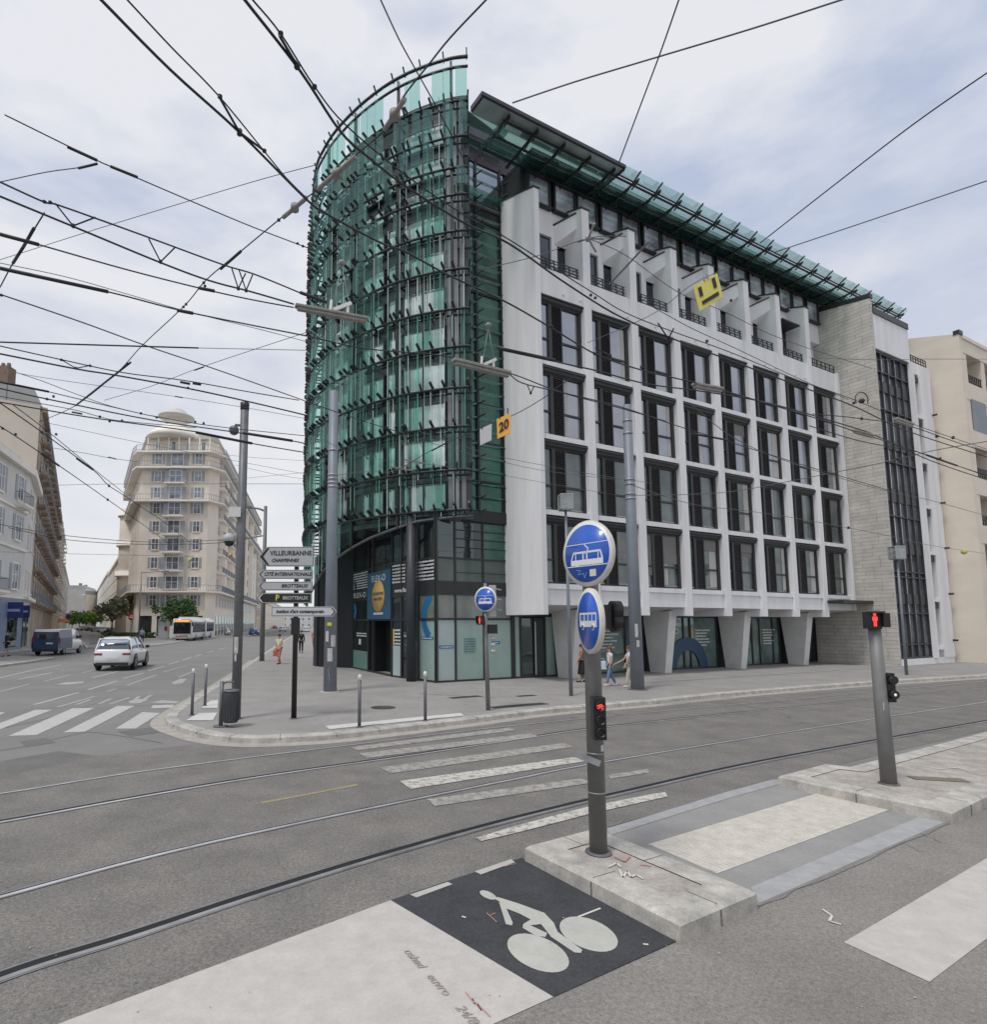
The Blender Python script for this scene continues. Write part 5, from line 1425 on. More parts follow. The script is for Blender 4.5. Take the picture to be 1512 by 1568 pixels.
tag(b.build('shrubs', L_green), 'low green shrubs planted along the pavement edge', 'shrubs', kind='stuff')

# ------------------------------------------------------------------ vehicles
M_tyre = M_rubber
M_rim = mat('alloy_rim', (.35, .35, .36), .35, .8)
M_vglass = winmat('car_glass', (.03, .035, .04), .16, (.85, .9, 1))
M_red = mat('tail_lamp_red', (.25, .012, .02), .3, coat=.6)
M_plate = mat('number_plate', (.6, .6, .58), .5)
M_trim = mat('black_trim', (.02, .02, .022), .6)
def wheel(T, x, y, r, w):
    m = MB(); m.lathe([(r * .62, -w / 2), (r * .9, -w / 2), (r, -w * .35), (r, w * .35), (r * .9, w / 2), (r * .62, w / 2)], (0, 0, 0), 22, 'Y')
    o = m.build('wheel', M_tyre, T, loc=(x, y, r))
    m = MB(); s = 1 if y < 0 else -1
    m.lathe([(r * .64, -w * .3), (r * .64, w * .3)], (0, 0, 0), 22, 'Y')
    for k in range(5):
        a = k * 2 * math.pi / 5; m.bar((0, -w * .42 * s, 0), (r * .6 * math.cos(a), -w * .42 * s, r * .6 * math.sin(a)), .05, .07)
    m.lathe([(.05, w * .3 * s), (.05, w * .48 * s)], k=8, axis='Y')
    m.build('rim', M_rim, o)
def loft(b, secs, closed=True):
    """skin over rings of equal length"""
    n = len(secs[0]); o = []
    for s_ in secs: o += s_
    fs = [(i * n + j, i * n + (j + 1) % n, (i + 1) * n + (j + 1) % n, (i + 1) * n + j) for i in range(len(secs) - 1) for j in range(n)]
    fs += [tuple(range(n))[::-1], tuple(range((len(secs) - 1) * n, len(secs) * n))]
    b.add(o, fs, True)
def car(label, loc, rz, body, L_=4.3, Wd=1.8, H=1.5, kind='hatch', group=None, cat='car', name='parked_car', detail=True):
    """car heading along local +X, length L_, width Wd; side profile by kind"""
    T = thing(name, label, cat, loc, rz, group); h = Wd / 2
    prof = {  # x fraction (0 rear), lower body top z fraction of H, body half width factor
        'hatch': [(0, .30, .60, .80), (.012, .22, .64, .90), (.05, .18, .665, .96), (.12, .17, .67, .99), (.3, .16, .665, 1), (.5, .16, .65, 1), (.74, .16, .62, 1), (.90, .17, .54, .96), (.975, .2, .46, .86), (1, .26, .40, .72)],
    }['hatch']
    k = 1.0
    def ring(x, zb, zt, wf):
        w = h * wf; zb *= H; zt *= H
        return [(x, -w * .86, zb), (x, -w, zb + .12), (x, -w, zt - .16), (x, -w * .95, zt - .04), (x, -w * .80, zt), (x, w * .80, zt), (x, w * .95, zt - .04), (x, w, zt - .16), (x, w, zb + .12), (x, w * .86, zb)]
    m = MB(); loft(m, [ring((fx - .5) * L_, a, c, wf) for fx, a, c, wf in prof]); m.build('body', body, T)
    if kind == 'van': cab = [(.015, .58, .99, .93, .88), (.05, .6, 1.0, .97, .9), (.60, .6, 1.0, .97, .9), (.72, .6, .95, .95, .84), (.86, .58, .62, .92, .86)]
    else: cab = [(.02, .62, .68, .88, .8), (.09, .64, .93, .93, .74), (.16, .61, .985, .94, .74), (.45, .61, 1.0, .94, .75), (.58, .6, .96, .94, .74), (.74, .58, .62, .92, .84)]
    def cring(x, zb, zt, wb, wt):
        wb *= h; wt *= h; zb *= H; zt *= H; zm = (zb + zt) / 2
        return [(x, -wb, zb), (x, -(wb + wt) / 2 - .01, zm), (x, -wt, max(zb + .02, zt - .05)), (x, -wt * .86, zt), (x, wt * .86, zt), (x, wt, max(zb + .02, zt - .05)), (x, (wb + wt) / 2 + .01, zm), (x, wb, zb)]
    X = lambda f: (f - .5) * L_
    if kind == 'van':
        m = MB(); loft(m, [cring(X(c[0]), *c[1:]) for c in cab]); cb = m.build('cabin', body, T)
        return T, cab, cring, X
    m = MB(); loft(m, [cring(X(c[0]), *c[1:]) for c in cab]); m.build('window', M_vglass, T)
    m = MB()
    for x_ in (.19, .80):
        for s_ in (-1, 1): m.lathe([(.285 * H, 0), (.285 * H, .012), (.001, .012)], (0, 0, 0), 20, 'Y'); k_ = len(m.v) - 60; m.v[k_:] = [(vx + X(x_), (vy + .006) * 1 + s_ * (h * 1.0), max(.14 * H, vz + .22 * H)) for vx, vy, vz in m.v[k_:]]
    m.build('wheel_arch', M_trim, T)
    # roof skin and pillars in body colour
    m = MB()
    top = [(X(c[0]), c[2] * H + .012, c[4] * h) for c in cab[1:5]]
    for (x0, z0, w0), (x1, z1, w1) in zip(top, top[1:]):
        m.add([(x0, -w0, z0 - .05), (x0, -w0 * .86, z0), (x0, w0 * .86, z0), (x0, w0, z0 - .05), (x1, -w1, z1 - .05), (x1, -w1 * .86, z1), (x1, w1 * .86, z1), (x1, w1, z1 - .05)],
              [(0, 1, 5, 4), (1, 2, 6, 5), (2, 3, 7, 6)], True)
    for s in (-1, 1):
        for (fa, fb, wd) in ((.03, .10, .16), (.33, .33, .07), (.60, .735, .07)):
            ca = [c for c in cab]
            zt = {(.03): .93, (.33): .97, (.60): .95}[fa]
            if fa == .33: a_, b_ = (X(.36), s * h * .95, .6 * H), (X(.34), s * h * .765, .98 * H)
            elif fa == .03: a_, b_ = (X(.05), s * h * .90, .6 * H), (X(.115), s * h * .76, .96 * H)
            else: a_, b_ = (X(.73), s * h * .91, .6 * H), (X(.585), s * h * .76, .965 * H)
            m.bar(a_, b_, wd, .05, up=Vector((0, 1, 0)))
    m.build('roof', body, T)
    if detail:
        m = MB(); m.box(X(0) - .02, X(.02), -h * .8, h * .8, .17 * H, .25 * H); m.box(X(.985), X(1) + .01, -h * .7, h * .7, .2 * H, .3 * H)
        for s in (-1, 1): m.box(X(.28), X(.72), s * h * .97, s * h * 1.005, .16 * H, .24 * H)
        m.build('bumper', M_trim, T)
        for s in (-1, 1):
            m = MB(); m.box(X(0) - .01, X(.045), s * h * .5, s * h * .90, .475 * H, .535 * H); m.build('tail_light', M_red, T)
            m = MB(); m.box(X(.955), X(.985), s * h * .5, s * h * .84, .36 * H, .44 * H); m.build('headlight', mat('headlight', (.6, .62, .65), .2, coat=.5), T)
            m = MB(); m.box(X(.69), X(.72), s * h * 1.0, s * (h + .18), .62 * H, .71 * H); m.build('mirror', M_trim, T)
        m = MB(); m.box(X(0) - .035, X(0), -.26, .26, .335 * H, .4 * H); m.build('number_plate', M_plate, T)
        m = MB(); m.bar((X(.14), 0, .985 * H), (X(.14), 0, 1.0 * H), .2, .9, up=Vector((1, 0, 0))); 
    r_ = .21 * H + .02
    for x in (.19, .80):
        for s in (-1, 1): wheel(T, X(x), s * (h - .1), r_, .2)
    return T
CP_white = mat('car_paint_white', (.74, .75, .76), .25, coat=.6); CP_grey = mat('car_paint_grey', (.28, .29, .31), .3, .3, coat=.5)
CP_black = mat('car_paint_black', (.02, .02, .024), .25, coat=.6); CP_blue = mat('car_paint_blue', (.03, .13, .42), .25, coat=.6)
CP_red = mat('car_paint_red', (.35, .03, .04), .25, coat=.6); CP_silver = mat('car_paint_silver', (.5, .51, .52), .3, .4, coat=.5)
aS = math.atan2(.9, -.36)
pa, pb = G(178, 1025.8, 0), G(216, 1020.5, 0)
p = G(190, 1022, 0) 
T = car('white compact crossover car driving away on the wide left road', (-15.45, 32.0, 0), R(103), CP_white, 4.5, 1.86, 1.68, name='moving_car')
m = MB()
for s in (-1, 1): m.bar((-1.7, s * .66, 1.69), (.5, s * .68, 1.71), .04)
m.build('roof_rail', M_trim, T)
m = MB(); m.box(-2.22, -2.05, -.62, .62, 1.6, 1.63); m.build('spoiler', CP_white, T)
# van: blue wrapped rear half, white cab
T, cab, cring, X = car('parked delivery van with dark blue rear half and white front, facing up the left street', (-27.3, 46.2, 0), R(99), CP_white, 4.9, 1.92, 1.95, 'van', name='delivery_van', cat='van')
h = .96
m = MB(); M_vb = mat('van_wrap_blue', (.012, .05, .12), .35, coat=.4, var=.1)
m.box(-2.47, -2.40, -.86, .86, .45, 1.75); m.box(-2.42, -.2, -.985, -.955, .5, 1.3); m.box(-2.42, -.2, .955, .985, .5, 1.3)
for s in (-1, 1): m.add([(-2.38, s * .945, 1.2), (-.2, s * .945, 1.2), (-.2, s * .885, 1.93), (-2.36, s * .885, 1.9)], [(0, 1, 2, 3)])
m.build('side_wrap', M_vb, T)
m = MB(); m.box(-2.485, -2.45, -.66, .66, 1.22, 1.66); m.build('rear_window', M_vglass, T)
for s in (-1, 1):
    m = MB(); m.add([(.55, s * .952, 1.2), (1.35, s * .94, 1.2), (1.05, s * .90, 1.72), (.55, s * .90, 1.78)], [(0, 1, 2, 3)]); m.build('window', M_vglass, T)
    m = MB(); m.box(-2.5, -2.42, s * .8, s * .92, .95, 1.4); m.build('tail_light', M_red, T)
    m = MB(); m.box(1.05, 1.2, s * .97, s * 1.12, 1.2, 1.42); m.build('mirror', M_trim, T)
    for x in (.18, .80): wheel(T, X(x), s * .86, .33, .2)
m = MB(); m.add([(1.1, -.75, 1.84), (1.1, .75, 1.84), (1.85, .8, 1.22), (1.85, -.8, 1.22)], [(0, 1, 2, 3)]); m.build('windscreen', M_vglass, T)
m = MB(); m.box(-2.5, -2.4, -.88, .88, .3, .48); m.build('bumper', M_trim, T); m = MB(); m.box(-2.495, -2.48, -.5, -.05, .85, .97); m.build('number_plate', M_plate, T)
# articulated trolleybus
M_bw = mat('bus_white', (.70, .70, .70), .35, coat=.4); M_bd = winmat('bus_glass', (.010, .012, .014), .03)
T = thing('articulated_bus', 'white articulated bus with amber destination display coming down the right-hand street', 'bus', (-30.3, 78.6, 0), math.atan2(-.986, .165))
def buspart(x0, x1, name):
    m = MB(); loft(m, [[(x, -1.2 * k, .35), (x, -1.27 * k, .6), (x, -1.27 * k, 2.7), (x, -1.15 * k, 3.0), (x, 1.15 * k, 3.0), (x, 1.27 * k, 2.7), (x, 1.27 * k, .6), (x, 1.2 * k, .35)] for x, k in ((x0, .97), (x0 + .15, 1), (x1 - .2, 1), (x1, .94))])
    o = m.build(name, M_bw, T)
    m = MB(); m.box(x0 + .3, x1 - .5, -1.29, -1.26, 1.15, 2.55); m.box(x0 + .3, x1 - .5, 1.26, 1.29, 1.15, 2.55); m.build('window', M_bd, o)
    m = MB()
    for k in range(int((x1 - x0) / 1.4)):
        for s in (-1, 1): m.box(x0 + .5 + k * 1.4, x0 + .56 + k * 1.4, s * 1.265, s * 1.30, 1.1, 2.6)
    m.build('pillar', M_trim, o)
    return o
fb = buspart(-9.6, 0, 'front_body'); rb = buspart(-18, -10.5, 'rear_body')
m = MB()
for k in range(6): m.box(-10.5 + k * .15, -10.42 + k * .15, -1.15, 1.15, .5, 2.85)
m.box(-10.5, -9.6, -1.05, 1.05, .6, 2.75); m.build('bellows', M_trim, T)
m = MB(); m.box(-.05, .03, -1.08, 1.08, 1.0, 2.45); m.build('windscreen', M_bd, T)
m = MB(); m.box(-.05, .05, -.95, .95, 2.5, 2.88); dsp = m.build('destination_display', M_trim, T)
M_amb = mat('amber_led', (1, .38, .08), .5, emit=.8)
m = MB(); r = random.Random(2)
y = -.9
m.box(.05, .056, -.9, .9, 2.55, 2.83)
m.build('display_text', M_amb, dsp)
m = MB(); m.box(-.02, .04, -.75, .75, .62, .72); m.build('red_stripe', mat('bus_red', (.4, .05, .05), .5), T)
for s in (-1, 1):
    m = MB(); m.box(-.03, .035, s * .8, s * 1.1, .55, .78); m.build('headlight', mat('headlight', (.6, .62, .65), .2, coat=.5), T)
    m = MB(); m.bar((0, s * 1.2, 2.7), (.35, s * 1.35, 2.5), .05); m.box(.28, .42, s * 1.28, s * 1.45, 2.0, 2.5); m.build('mirror', M_trim, T)
for x in (-2.8, -8.4, -15.0):
    for s in (-1, 1): wheel(T, x, s * 1.13, .48, .28)
m = MB(); m.box(-7, -2, -.9, .9, 3.0, 3.25); m.box(-16, -12, -.9, .9, 3.0, 3.25); m.build('roof_unit', M_bw, T)
# parked cars on the left street, then traffic on the bus street
cols = [CP_grey, CP_white, CP_silver, CP_black, CP_white, CP_silver, CP_black, CP_grey, CP_white]
names = ['dark grey', 'white', 'silver', 'black', 'white', 'silver', 'black', 'grey', 'white']
ordn = ['nearest', 'second', 'third', 'fourth', 'fifth', 'sixth', 'seventh', 'eighth', 'farthest']
px = [(212, 972.5), (199, 972), (186, 971), (173, 970), (161, 969), (150, 968), (141, 967), (133, 966), (126, 965)]
for k, (u, v) in enumerate(px):
    p = G(u, v, .0); car('%s parked car, %s in the slanting row beside the shrubs' % (names[k], ordn[k]), p, R(160 + rg.uniform(-3, 3)), cols[k], 4.1, 1.75, 1.48, group='cars parked in a row up the left street', detail=k < 4)
for (u, v, ang, m_, lab, nm) in ((344, 973, 99, CP_white, 'white car following close behind the bus', 'moving_car'), (366, 968, 99, CP_silver, 'small silver car far behind the bus', 'moving_car'), (389.5, 972.5, 99, CP_blue, 'bright blue car on the bus street', 'moving_car'), (357, 967, 99, CP_black, 'black car beyond the white one following the bus', 'moving_car'),
                               (433, 967, 99, CP_white, 'white car parked at the far kerb left of the black signpost', 'parked_car'), (421, 963, 99, CP_red, 'red car parked far up the bus street', 'parked_car'), (469, 968.5, 99, CP_white, 'white car parked far away between signpost and tall mast', 'parked_car'), (411, 962, 99, CP_black, 'black car parked farthest up the bus street', 'parked_car')):
    car(lab, G(u, v, 0), R(ang), m_, 4.2, 1.78, 1.5, name=nm)
# ------------------------------------------------------------------ street furniture
M_mast = mat('mast_paint', (.20, .225, .26), .5, .1, var=.12, vscale=2)
M_polegrey = mat('pole_grey', (.20, .20, .20), .55, .2, var=.15, vscale=3)
M_poledk = mat('pole_dark', (.15, .155, .165), .5, .3, var=.2, vscale=4)
M_signblue = mat('sign_blue', (.012, .10, .52), .35, var=.06, vscale=6, coat=.3)
M_signwhite = mat('sign_white', (.72, .72, .70), .4)
M_signedge = mat('sign_edge', (.62, .59, .51), .6, var=.15, vscale=8)
M_signgrey = mat('sign_back_grey', (.40, .40, .41), .5)
M_ledr = mat('red_signal', (1, .07, .06), .5, emit=.85)
M_sticker = mat('sticker_paper', (.5, .5, .48), .7, var=.3, vscale=18)
M_stky = mat('sticker_yellow', (.62, .55, .05), .6)
def at(p, z=.13): return (p.x, p.y, z)
def zof(u, v, Y): return PY(u, v, Y).z
def mast(name, label, base, top_z, r0, r1, m, rings=(), group=None, foot=.0):
    T = thing(name, label, 'mast' if 'mast' in name else 'pole', at(base), 0, group)
    b = MB(); b.tube([(0, 0, -.05), (0, 0, (top_z - .13) * .5), (0, 0, top_z - .13)], r0, 20, r2=r1); b.build('pole', m, T)
    if rings:
        b = MB()
        for z in rings:
            r = r0 + (r1 - r0) * (z - .13) / (top_z - .13); b.lathe([(r + .012, z - .16), (r + .012, z - .10)], k=20)
        b.build('clamp_band', M_steel, T)
    b = MB(); b.lathe([(r0 * 1.5, .003), (r0 * 1.35, .008), (r0, .014)], k=18); b.build('base_shade_ring', mat('base_contact_shade', (.16, .15, .14), .95, 0, var=.3, vscale=20), T)  # dark ring added at the foot, contact shade put into its colour
    if foot:
        b = MB(); b.lathe([(foot, -.01), (foot, .012), (r0, .02)], k=20); b.build('base_plate', mat('base_concrete', (.42, .41, .39), .9), T)
    return T
pA = G(505.5, 1059, .13); pB = G(977, 1055.5, .13)
zA = lambda v: zof(506, v, pA.y); zB = lambda v: zof(965, v, pB.y)
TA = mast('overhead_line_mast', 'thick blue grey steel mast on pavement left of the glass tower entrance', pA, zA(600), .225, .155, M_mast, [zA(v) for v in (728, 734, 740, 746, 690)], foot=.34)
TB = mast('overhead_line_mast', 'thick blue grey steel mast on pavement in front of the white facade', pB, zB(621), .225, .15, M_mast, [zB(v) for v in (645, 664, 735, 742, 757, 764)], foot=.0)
def wrap(T, r, z0, z1, a0, a1, m, name='sticker'):
    b = MB(); n = 6
    for i in range(n):
        A, B = R(a0 + (a1 - a0) * i / n), R(a0 + (a1 - a0) * (i + 1) / n)
        b.poly([(r * math.cos(A), r * math.sin(A), z0), (r * math.cos(B), r * math.sin(B), z0), (r * math.cos(B), r * math.sin(B), z1), (r * math.cos(A), r * math.sin(A), z1)])
    return b.build(name, m, T)
zz0 = lambda v: zA(v) - .13
wrap(TA, .222, zz0(958), zz0(953), -115, -75, M_stky)
wrap(TA, .224, zz0(1012), zz0(992), -110, -65, M_sticker); wrap(TA, .223, zz0(990), zz0(972), -80, -40, M_sticker); wrap(TA, .224, zz0(982), zz0(966), -130, -100, M_sticker)
b = MB(); 
for (t0, z0, t1, z1) in ((-108, 1040, -85, 1018), (-85, 1040, -104, 1022), (-92, 1030, -90, 1045)):
    p = [(.229 * math.cos(R(t0)), .229 * math.sin(R(t0)), zz0(z0)), (.229 * math.cos(R(t1)), .229 * math.sin(R(t1)), zz0(z1))]; b.bar(p[0], p[1], .018, .004)
b.build('graffiti', mat('graffiti_white', (.55, .56, .58), .7), TA)
wrap(TB, .223, zB(975) - .13, zB(955) - .13, -115, -90, M_sticker); wrap(TB, .222, zB(990) - .13, zB(980) - .13, -105, -80, M_sticker)

# left pole with dome cameras and a white plate
pC = G(361, 1100, .13); zC = lambda v: zof(364, v, pC.y) - .13
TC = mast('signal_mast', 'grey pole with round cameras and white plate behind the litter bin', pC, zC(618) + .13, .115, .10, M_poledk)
b = MB(); b.lathe([(.11, 0), (.115, .18), (.05, .2)], (0, 0, zC(628)), 12); b.build('pole_cap', M_dark, TC)
b = MB(); b.bar((0, 0, zC(652)), (-.22, -.05, zC(652)), .05); b.lathe([(.01, -.13), (.09, -.09), (.125, 0), (.10, .08), (.03, .12)], (-.24, -.05, zC(660)), 14); b.build('camera_housing', mat('camera_grey', (.10, .105, .11), .4), TC)
b = MB(); b.bar((0, 0, zC(826)), (-.22, -.05, zC(824)), .04); b.lathe([(.15, 0), (.14, .16), (.05, .2)], (-.27, -.06, zC(830)), 14); b.build('lamp_housing', mat('housing_white', (.45, .46, .47), .5), TC)
b = MB(); b.lathe([(.01, -.12), (.09, -.09), (.125, 0)], (-.27, -.06, zC(830)), 14); b.build('camera_dome', M_black, TC)
b = MB(); b.box(-.27, .02, -.16, -.14, zC(793), zC(778)); b.build('plate', mat('plate_white', (.6, .6, .6), .5), TC)
wrap(TC, .118, zC(1000), zC(975), -120, -70, M_sticker); wrap(TC, .118, zC(1012), zC(1001), -110, -85, M_sticker)
# far lamp mast with short arms
pD = G(401, 1012, .13); zD = lambda v: zof(403, v, pD.y) - .13
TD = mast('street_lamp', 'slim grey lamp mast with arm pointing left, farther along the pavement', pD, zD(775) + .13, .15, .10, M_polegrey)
b = MB(); b.tube([(0, 0, zD(783)), (-.4, 0, zD(779)), (-1.0, 0, zD(777))], .06, 8); b.box(-1.6, -.9, -.15, .15, zD(778), zD(775)); b.build('lamp_arm', M_polegrey, TD)
b = MB(); b.tube([(0, 0, zD(820)), (-.8, 0, zD(823)), (-1.7, 0, zD(828))], .04, 6); b.build('bracket', M_polegrey, TD)

# black post with direction signs
pS = G(450, 1100, .13); zS = lambda v: zof(449, v, pS.y) - .13
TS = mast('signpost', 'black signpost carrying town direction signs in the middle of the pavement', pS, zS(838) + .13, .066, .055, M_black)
b = MB(); b.box(-.09, .09, -.1, .08, zS(972), zS(946)); b.build('control_box', M_black, TS)
XS = lambda u: PY(u, 900, pS.y).x - pS.x
M_signface = mat('sign_face_grey', (.42, .43, .44), .45, var=.05)
def arrow_sign(lab, u0, u1, v0, v1, vr0, left=True, face=None, ink=None, lines=()):
    """arrow shaped board: u0..u1, top v0, bottom v1"""
    y = -.11
    x0, x1, zt, zb = XS(u0), XS(u1), zS(v0), zS(v1)
    h = zt - zb; ar = h * .42
    def shape(d, yy, th, m, name, parent):
        a0, a1, t, bt = x0 + d * 1.6, x1 - d, zt - d, zb + d
        zm = (t + bt) / 2
        if left: pts = [(a0, yy, zm), (a0 + ar, yy, bt), (a1, yy, bt), (a1, yy, t), (a0 + ar, yy, t)]
        else: pts = [(x1 - d * 1.6, yy, zm), (x1 - d * 1.6 - ar, yy, t), (x0 + d, yy, t), (x0 + d, yy, bt), (x1 - d * 1.6 - ar, yy, bt)]
        b = MB(); b.extrude(pts, (0, th, 0)); return b.build(name, m, parent)
    s = shape(0, y, .035, face or M_signface, 'sign_board', TS); s['label'] = lab
    shape(.014, y - .003, .003, ink or M_black, 'sign_border', s)
    shape(.024, y - .006, .003, face or M_signface, 'sign_face', s)
    for (t, fx, fz, size, mm, sh) in lines:
        x = x0 + (x1 - x0) * fx; z = zb + h * fz
        text(t, size, mm, s, (x, y - .009, z), (R(90), 0, 0), 'lettering', .0035, shear=sh, sx=.92)
    if left: # black arrow tip
        b = MB(); zm = (zt + zb) / 2; b.extrude([(x0 + .03, y - .012, zm), (x0 + ar * .95, y - .012, zb + .04), (x0 + ar * 1.25, y - .012, zb + .04), (x0 + ar * .55, y - .012, zm), (x0 + ar * 1.25, y - .012, zt - .04), (x0 + ar * .95, y - .012, zt - .04)], (0, .004, 0)); b.build('arrow', ink or M_black, s)
    else:
        b = MB(); zm = (zt + zb) / 2; b.extrude([(x1 - .03, y - .012, zm), (x1 - ar * .95, y - .012, zb + .035), (x1 - ar * 1.3, y - .012, zb + .035), (x1 - ar * .55, y - .012, zm), (x1 - ar * 1.3, y - .012, zt - .035), (x1 - ar * .95, y - .012, zt - .035)], (0, .004, 0)); b.build('arrow', ink or M_black, s)
    return s
arrow_sign('large grey arrow board reading VILLEURBANNE CHARPENNES', 397, 481, 838, 868, 0, True, None, None, [('VILLEURBANNE', .585, .66, .16, M_black, 0), ('CHARPENNES', .48, .3, .115, M_black, .25)])
arrow_sign('slim grey arrow board reading CITE INTERNATIONALE', 397, 480, 873, 887, 0, True, None, None, [('CITÉ INTERNATIONALE', .54, .5, .118, M_black, .2)])
arrow_sign('slim grey arrow board reading BROTTEAUX', 397, 480, 891, 904.5, 0, True, None, None, [('BROTTEAUX', .67, .5, .12, M_black, .2)])
arrow_sign('black arrow board with yellow P for parking', 396, 479, 908, 924, 0, True, M_black, M_signwhite, [('P', .37, .5, .2, M_stky, 0), ('BROTTEAUX', .70, .5, .115, mat('ink_pale', (.4, .4, .38), .5), 0)])
arrow_sign('long slim white board pointing right reading institut d art contemporain', 418, 517, 929, 944, 0, False, mat('sign_face_pale', (.52, .53, .54), .45), None, [("institut d'art contemporain", .44, .5, .115, M_black, .2)])

# litter bin
pN = G(338, 1112, .13)
T = thing('litter_bin', 'dark grey litter bin hung on a post beside the pavement corner', 'litter bin', at(pN), R(-10))
b = MB(); b.tube([(0, 0, 0), (0, 0, .98)], .045, 12); b.build('post', M_poledk, T)
b = MB(); b.lathe([(.15, .1), (.165, .14), (.175, .72), (.165, .76)], (.24, -.02, 0), 20)
for k in range(20): a = 2 * math.pi * k / 20; b.box(.24 + .17 * math.cos(a) - .008, .24 + .17 * math.cos(a) + .008, -.02 + .17 * math.sin(a) - .008, -.02 + .17 * math.sin(a) + .008, .14, .72)
b.build('basket', mat('bin_grey', (.045, .05, .055), .6, var=.2), T)
b = MB(); b.tube([(0, 0, .9), (.1, 0, .97), (.3, 0, .97)], .02, 8); b.lathe([(.18, .76), (.17, .80), (.13, .81), (.13, .77)], (.24, -.02, 0), 20); b.build('lid', M_poledk, T)
b = MB(); b.lathe([(.16, .0), (.16, .02)], k=16); b.build('base_plate', M_poledk, T)
# bollards
def bollard(p, label, h=1.12):
    T = thing('bollard', label, 'bollard', at(p), 0, 'slim steel bollards with white tops')
    b = MB(); b.tube([(0, 0, -.02), (0, 0, h - .1)], .038, 14); b.build('post', M_poledk, T)
    b = MB(); b.lathe([(.04, h - .1), (.04, h - .02), (.03, h + .01), (.001, h + .02)], k=14); b.build('cap', M_signwhite, T)
    b = MB(); b.lathe([(.07, 0), (.07, .01), (.04, .012)], k=14); b.build('collar', M_poledk, T)
for u, v, l in ((294, 1094.5, 'slim bollard left of the litter bin, nearer the road'), (314, 1080.5, 'slim bollard left of the litter bin, farther from the viewer'), (550.5, 1113, 'slim bollard at the left end of the white studded strip'), (651.5, 1103, 'slim bollard near the right end of the white studded strip')):
    bollard(G(u, v, .13), l)

# round mandatory signs
def disc_sign(T, p, rz, r, z):
    q = thing('x', 'x', 'x'); bpy.data.objects.remove(q)
    b = MB(); b.lathe([(r * .9, -.04), (r + .006, -.035), (r + .012, 0), (r, .006)], (0, 0, 0), 40, 'Y'); s = b.build('sign_disc', M_signedge, T, loc=(p[0], p[1], z), rot=(0, 0, rz))
    b = MB(); b.lathe([(r, .006), (r, .009), (.001, .009)], (0, 0, 0), 40, 'Y'); b.build('sign_rim', M_signwhite, s)
    b = MB(); b.lathe([(r * .9, .009), (r * .9, .012), (.001, .012)], (0, 0, 0), 40, 'Y'); b.build('sign_face', M_signblue, s)
    return s
def flat(s, polys, m, name, y=-.015):
    b = MB()
    for q in polys: b.extrude([(x, y, z) for x, z in q], (0, .003, 0))
    return b.build(name, m, s)
def rect(x0, x1, z0, z1): return [(x0, z0), (x1, z0), (x1, z1), (x0, z1)]
def seg(x0, z0, x1, z1, w):
    d = math.hypot(x1 - x0, z1 - z0); nx, nz = -(z1 - z0) / d * w / 2, (x1 - x0) / d * w / 2
    return [(x0 - nx, z0 - nz), (x1 - nx, z1 - nz), (x1 + nx, z1 + nz), (x0 + nx, z0 + nz)]
def tram_icon(s, k=1.0):
    P = lambda q: [(x * k, z * k) for x, z in q]
    flat(s, [P(seg(-.275, .10, .275, .10, .008)), P(seg(-.27, -.125, .27, -.125, .008)), P(seg(-.03, .10, .03, .045, .012)), P(seg(.03, .045, -.015, -.0, .012)),
             P(rect(-.21, .215, -.115, -.06)), P([(-.21, -.06), (-.195, -.06), (-.165, .02), (-.18, .02)]), P([(.195, -.06), (.215, -.06), (.19, .02), (.175, .02)]), P(rect(-.175, .185, .005, .025)),
             P(rect(-.05, -.035, -.06, .01)), P(rect(.0, .015, -.06, .01)), P(rect(.15, .16, -.06, .01)), P(rect(-.15, -.14, -.06, .01)), P(rect(-.15, -.1, -.125, -.11)), P(rect(.08, .13, -.125, -.11))], M_signwhite, 'tram_symbol')
def bus_icon(s):
    flat(s, [rect(-.22, .22, -.06, .0), rect(-.22, .22, .06, .08), rect(-.22, -.2, 0, .06), rect(.2, .22, 0, .06), rect(-.1, -.085, 0, .06), rect(0, .015, 0, .06), rect(.1, .115, 0, .06)], M_signwhite, 'bus_symbol')
    for x in (-.13, .13):
        b = MB(); b.lathe([(.035, .012), (.035, .018), (.001, .018)], (x, 0, -.06), 16, 'Y'); b.build('bus_wheel', M_signwhite, s)
        b = MB(); b.lathe([(.022, .018), (.022, .021), (.001, .021)], (x, 0, -.06), 16, 'Y'); b.build('wheel_hub', M_signblue, s)
def man_icon(b, y, s=1.0, z=0, x=0):
    b.tf = Matrix.Translation((x, y, z)) @ Matrix.Scale(s, 4)
    b.lathe([(.020, 0), (.020, .006), (.001, .006)], (0, 0, .065), 12, 'Y')
    b.box(-.022, .022, -.006, 0, -.005, .042); b.box(-.020, -.003, -.006, 0, -.07, -.002); b.box(.003, .020, -.006, 0, -.07, -.002); b.box(-.034, -.025, -.006, 0, -.005, .04); b.box(.025, .034, -.006, 0, -.005, .04)
    b.tf = None
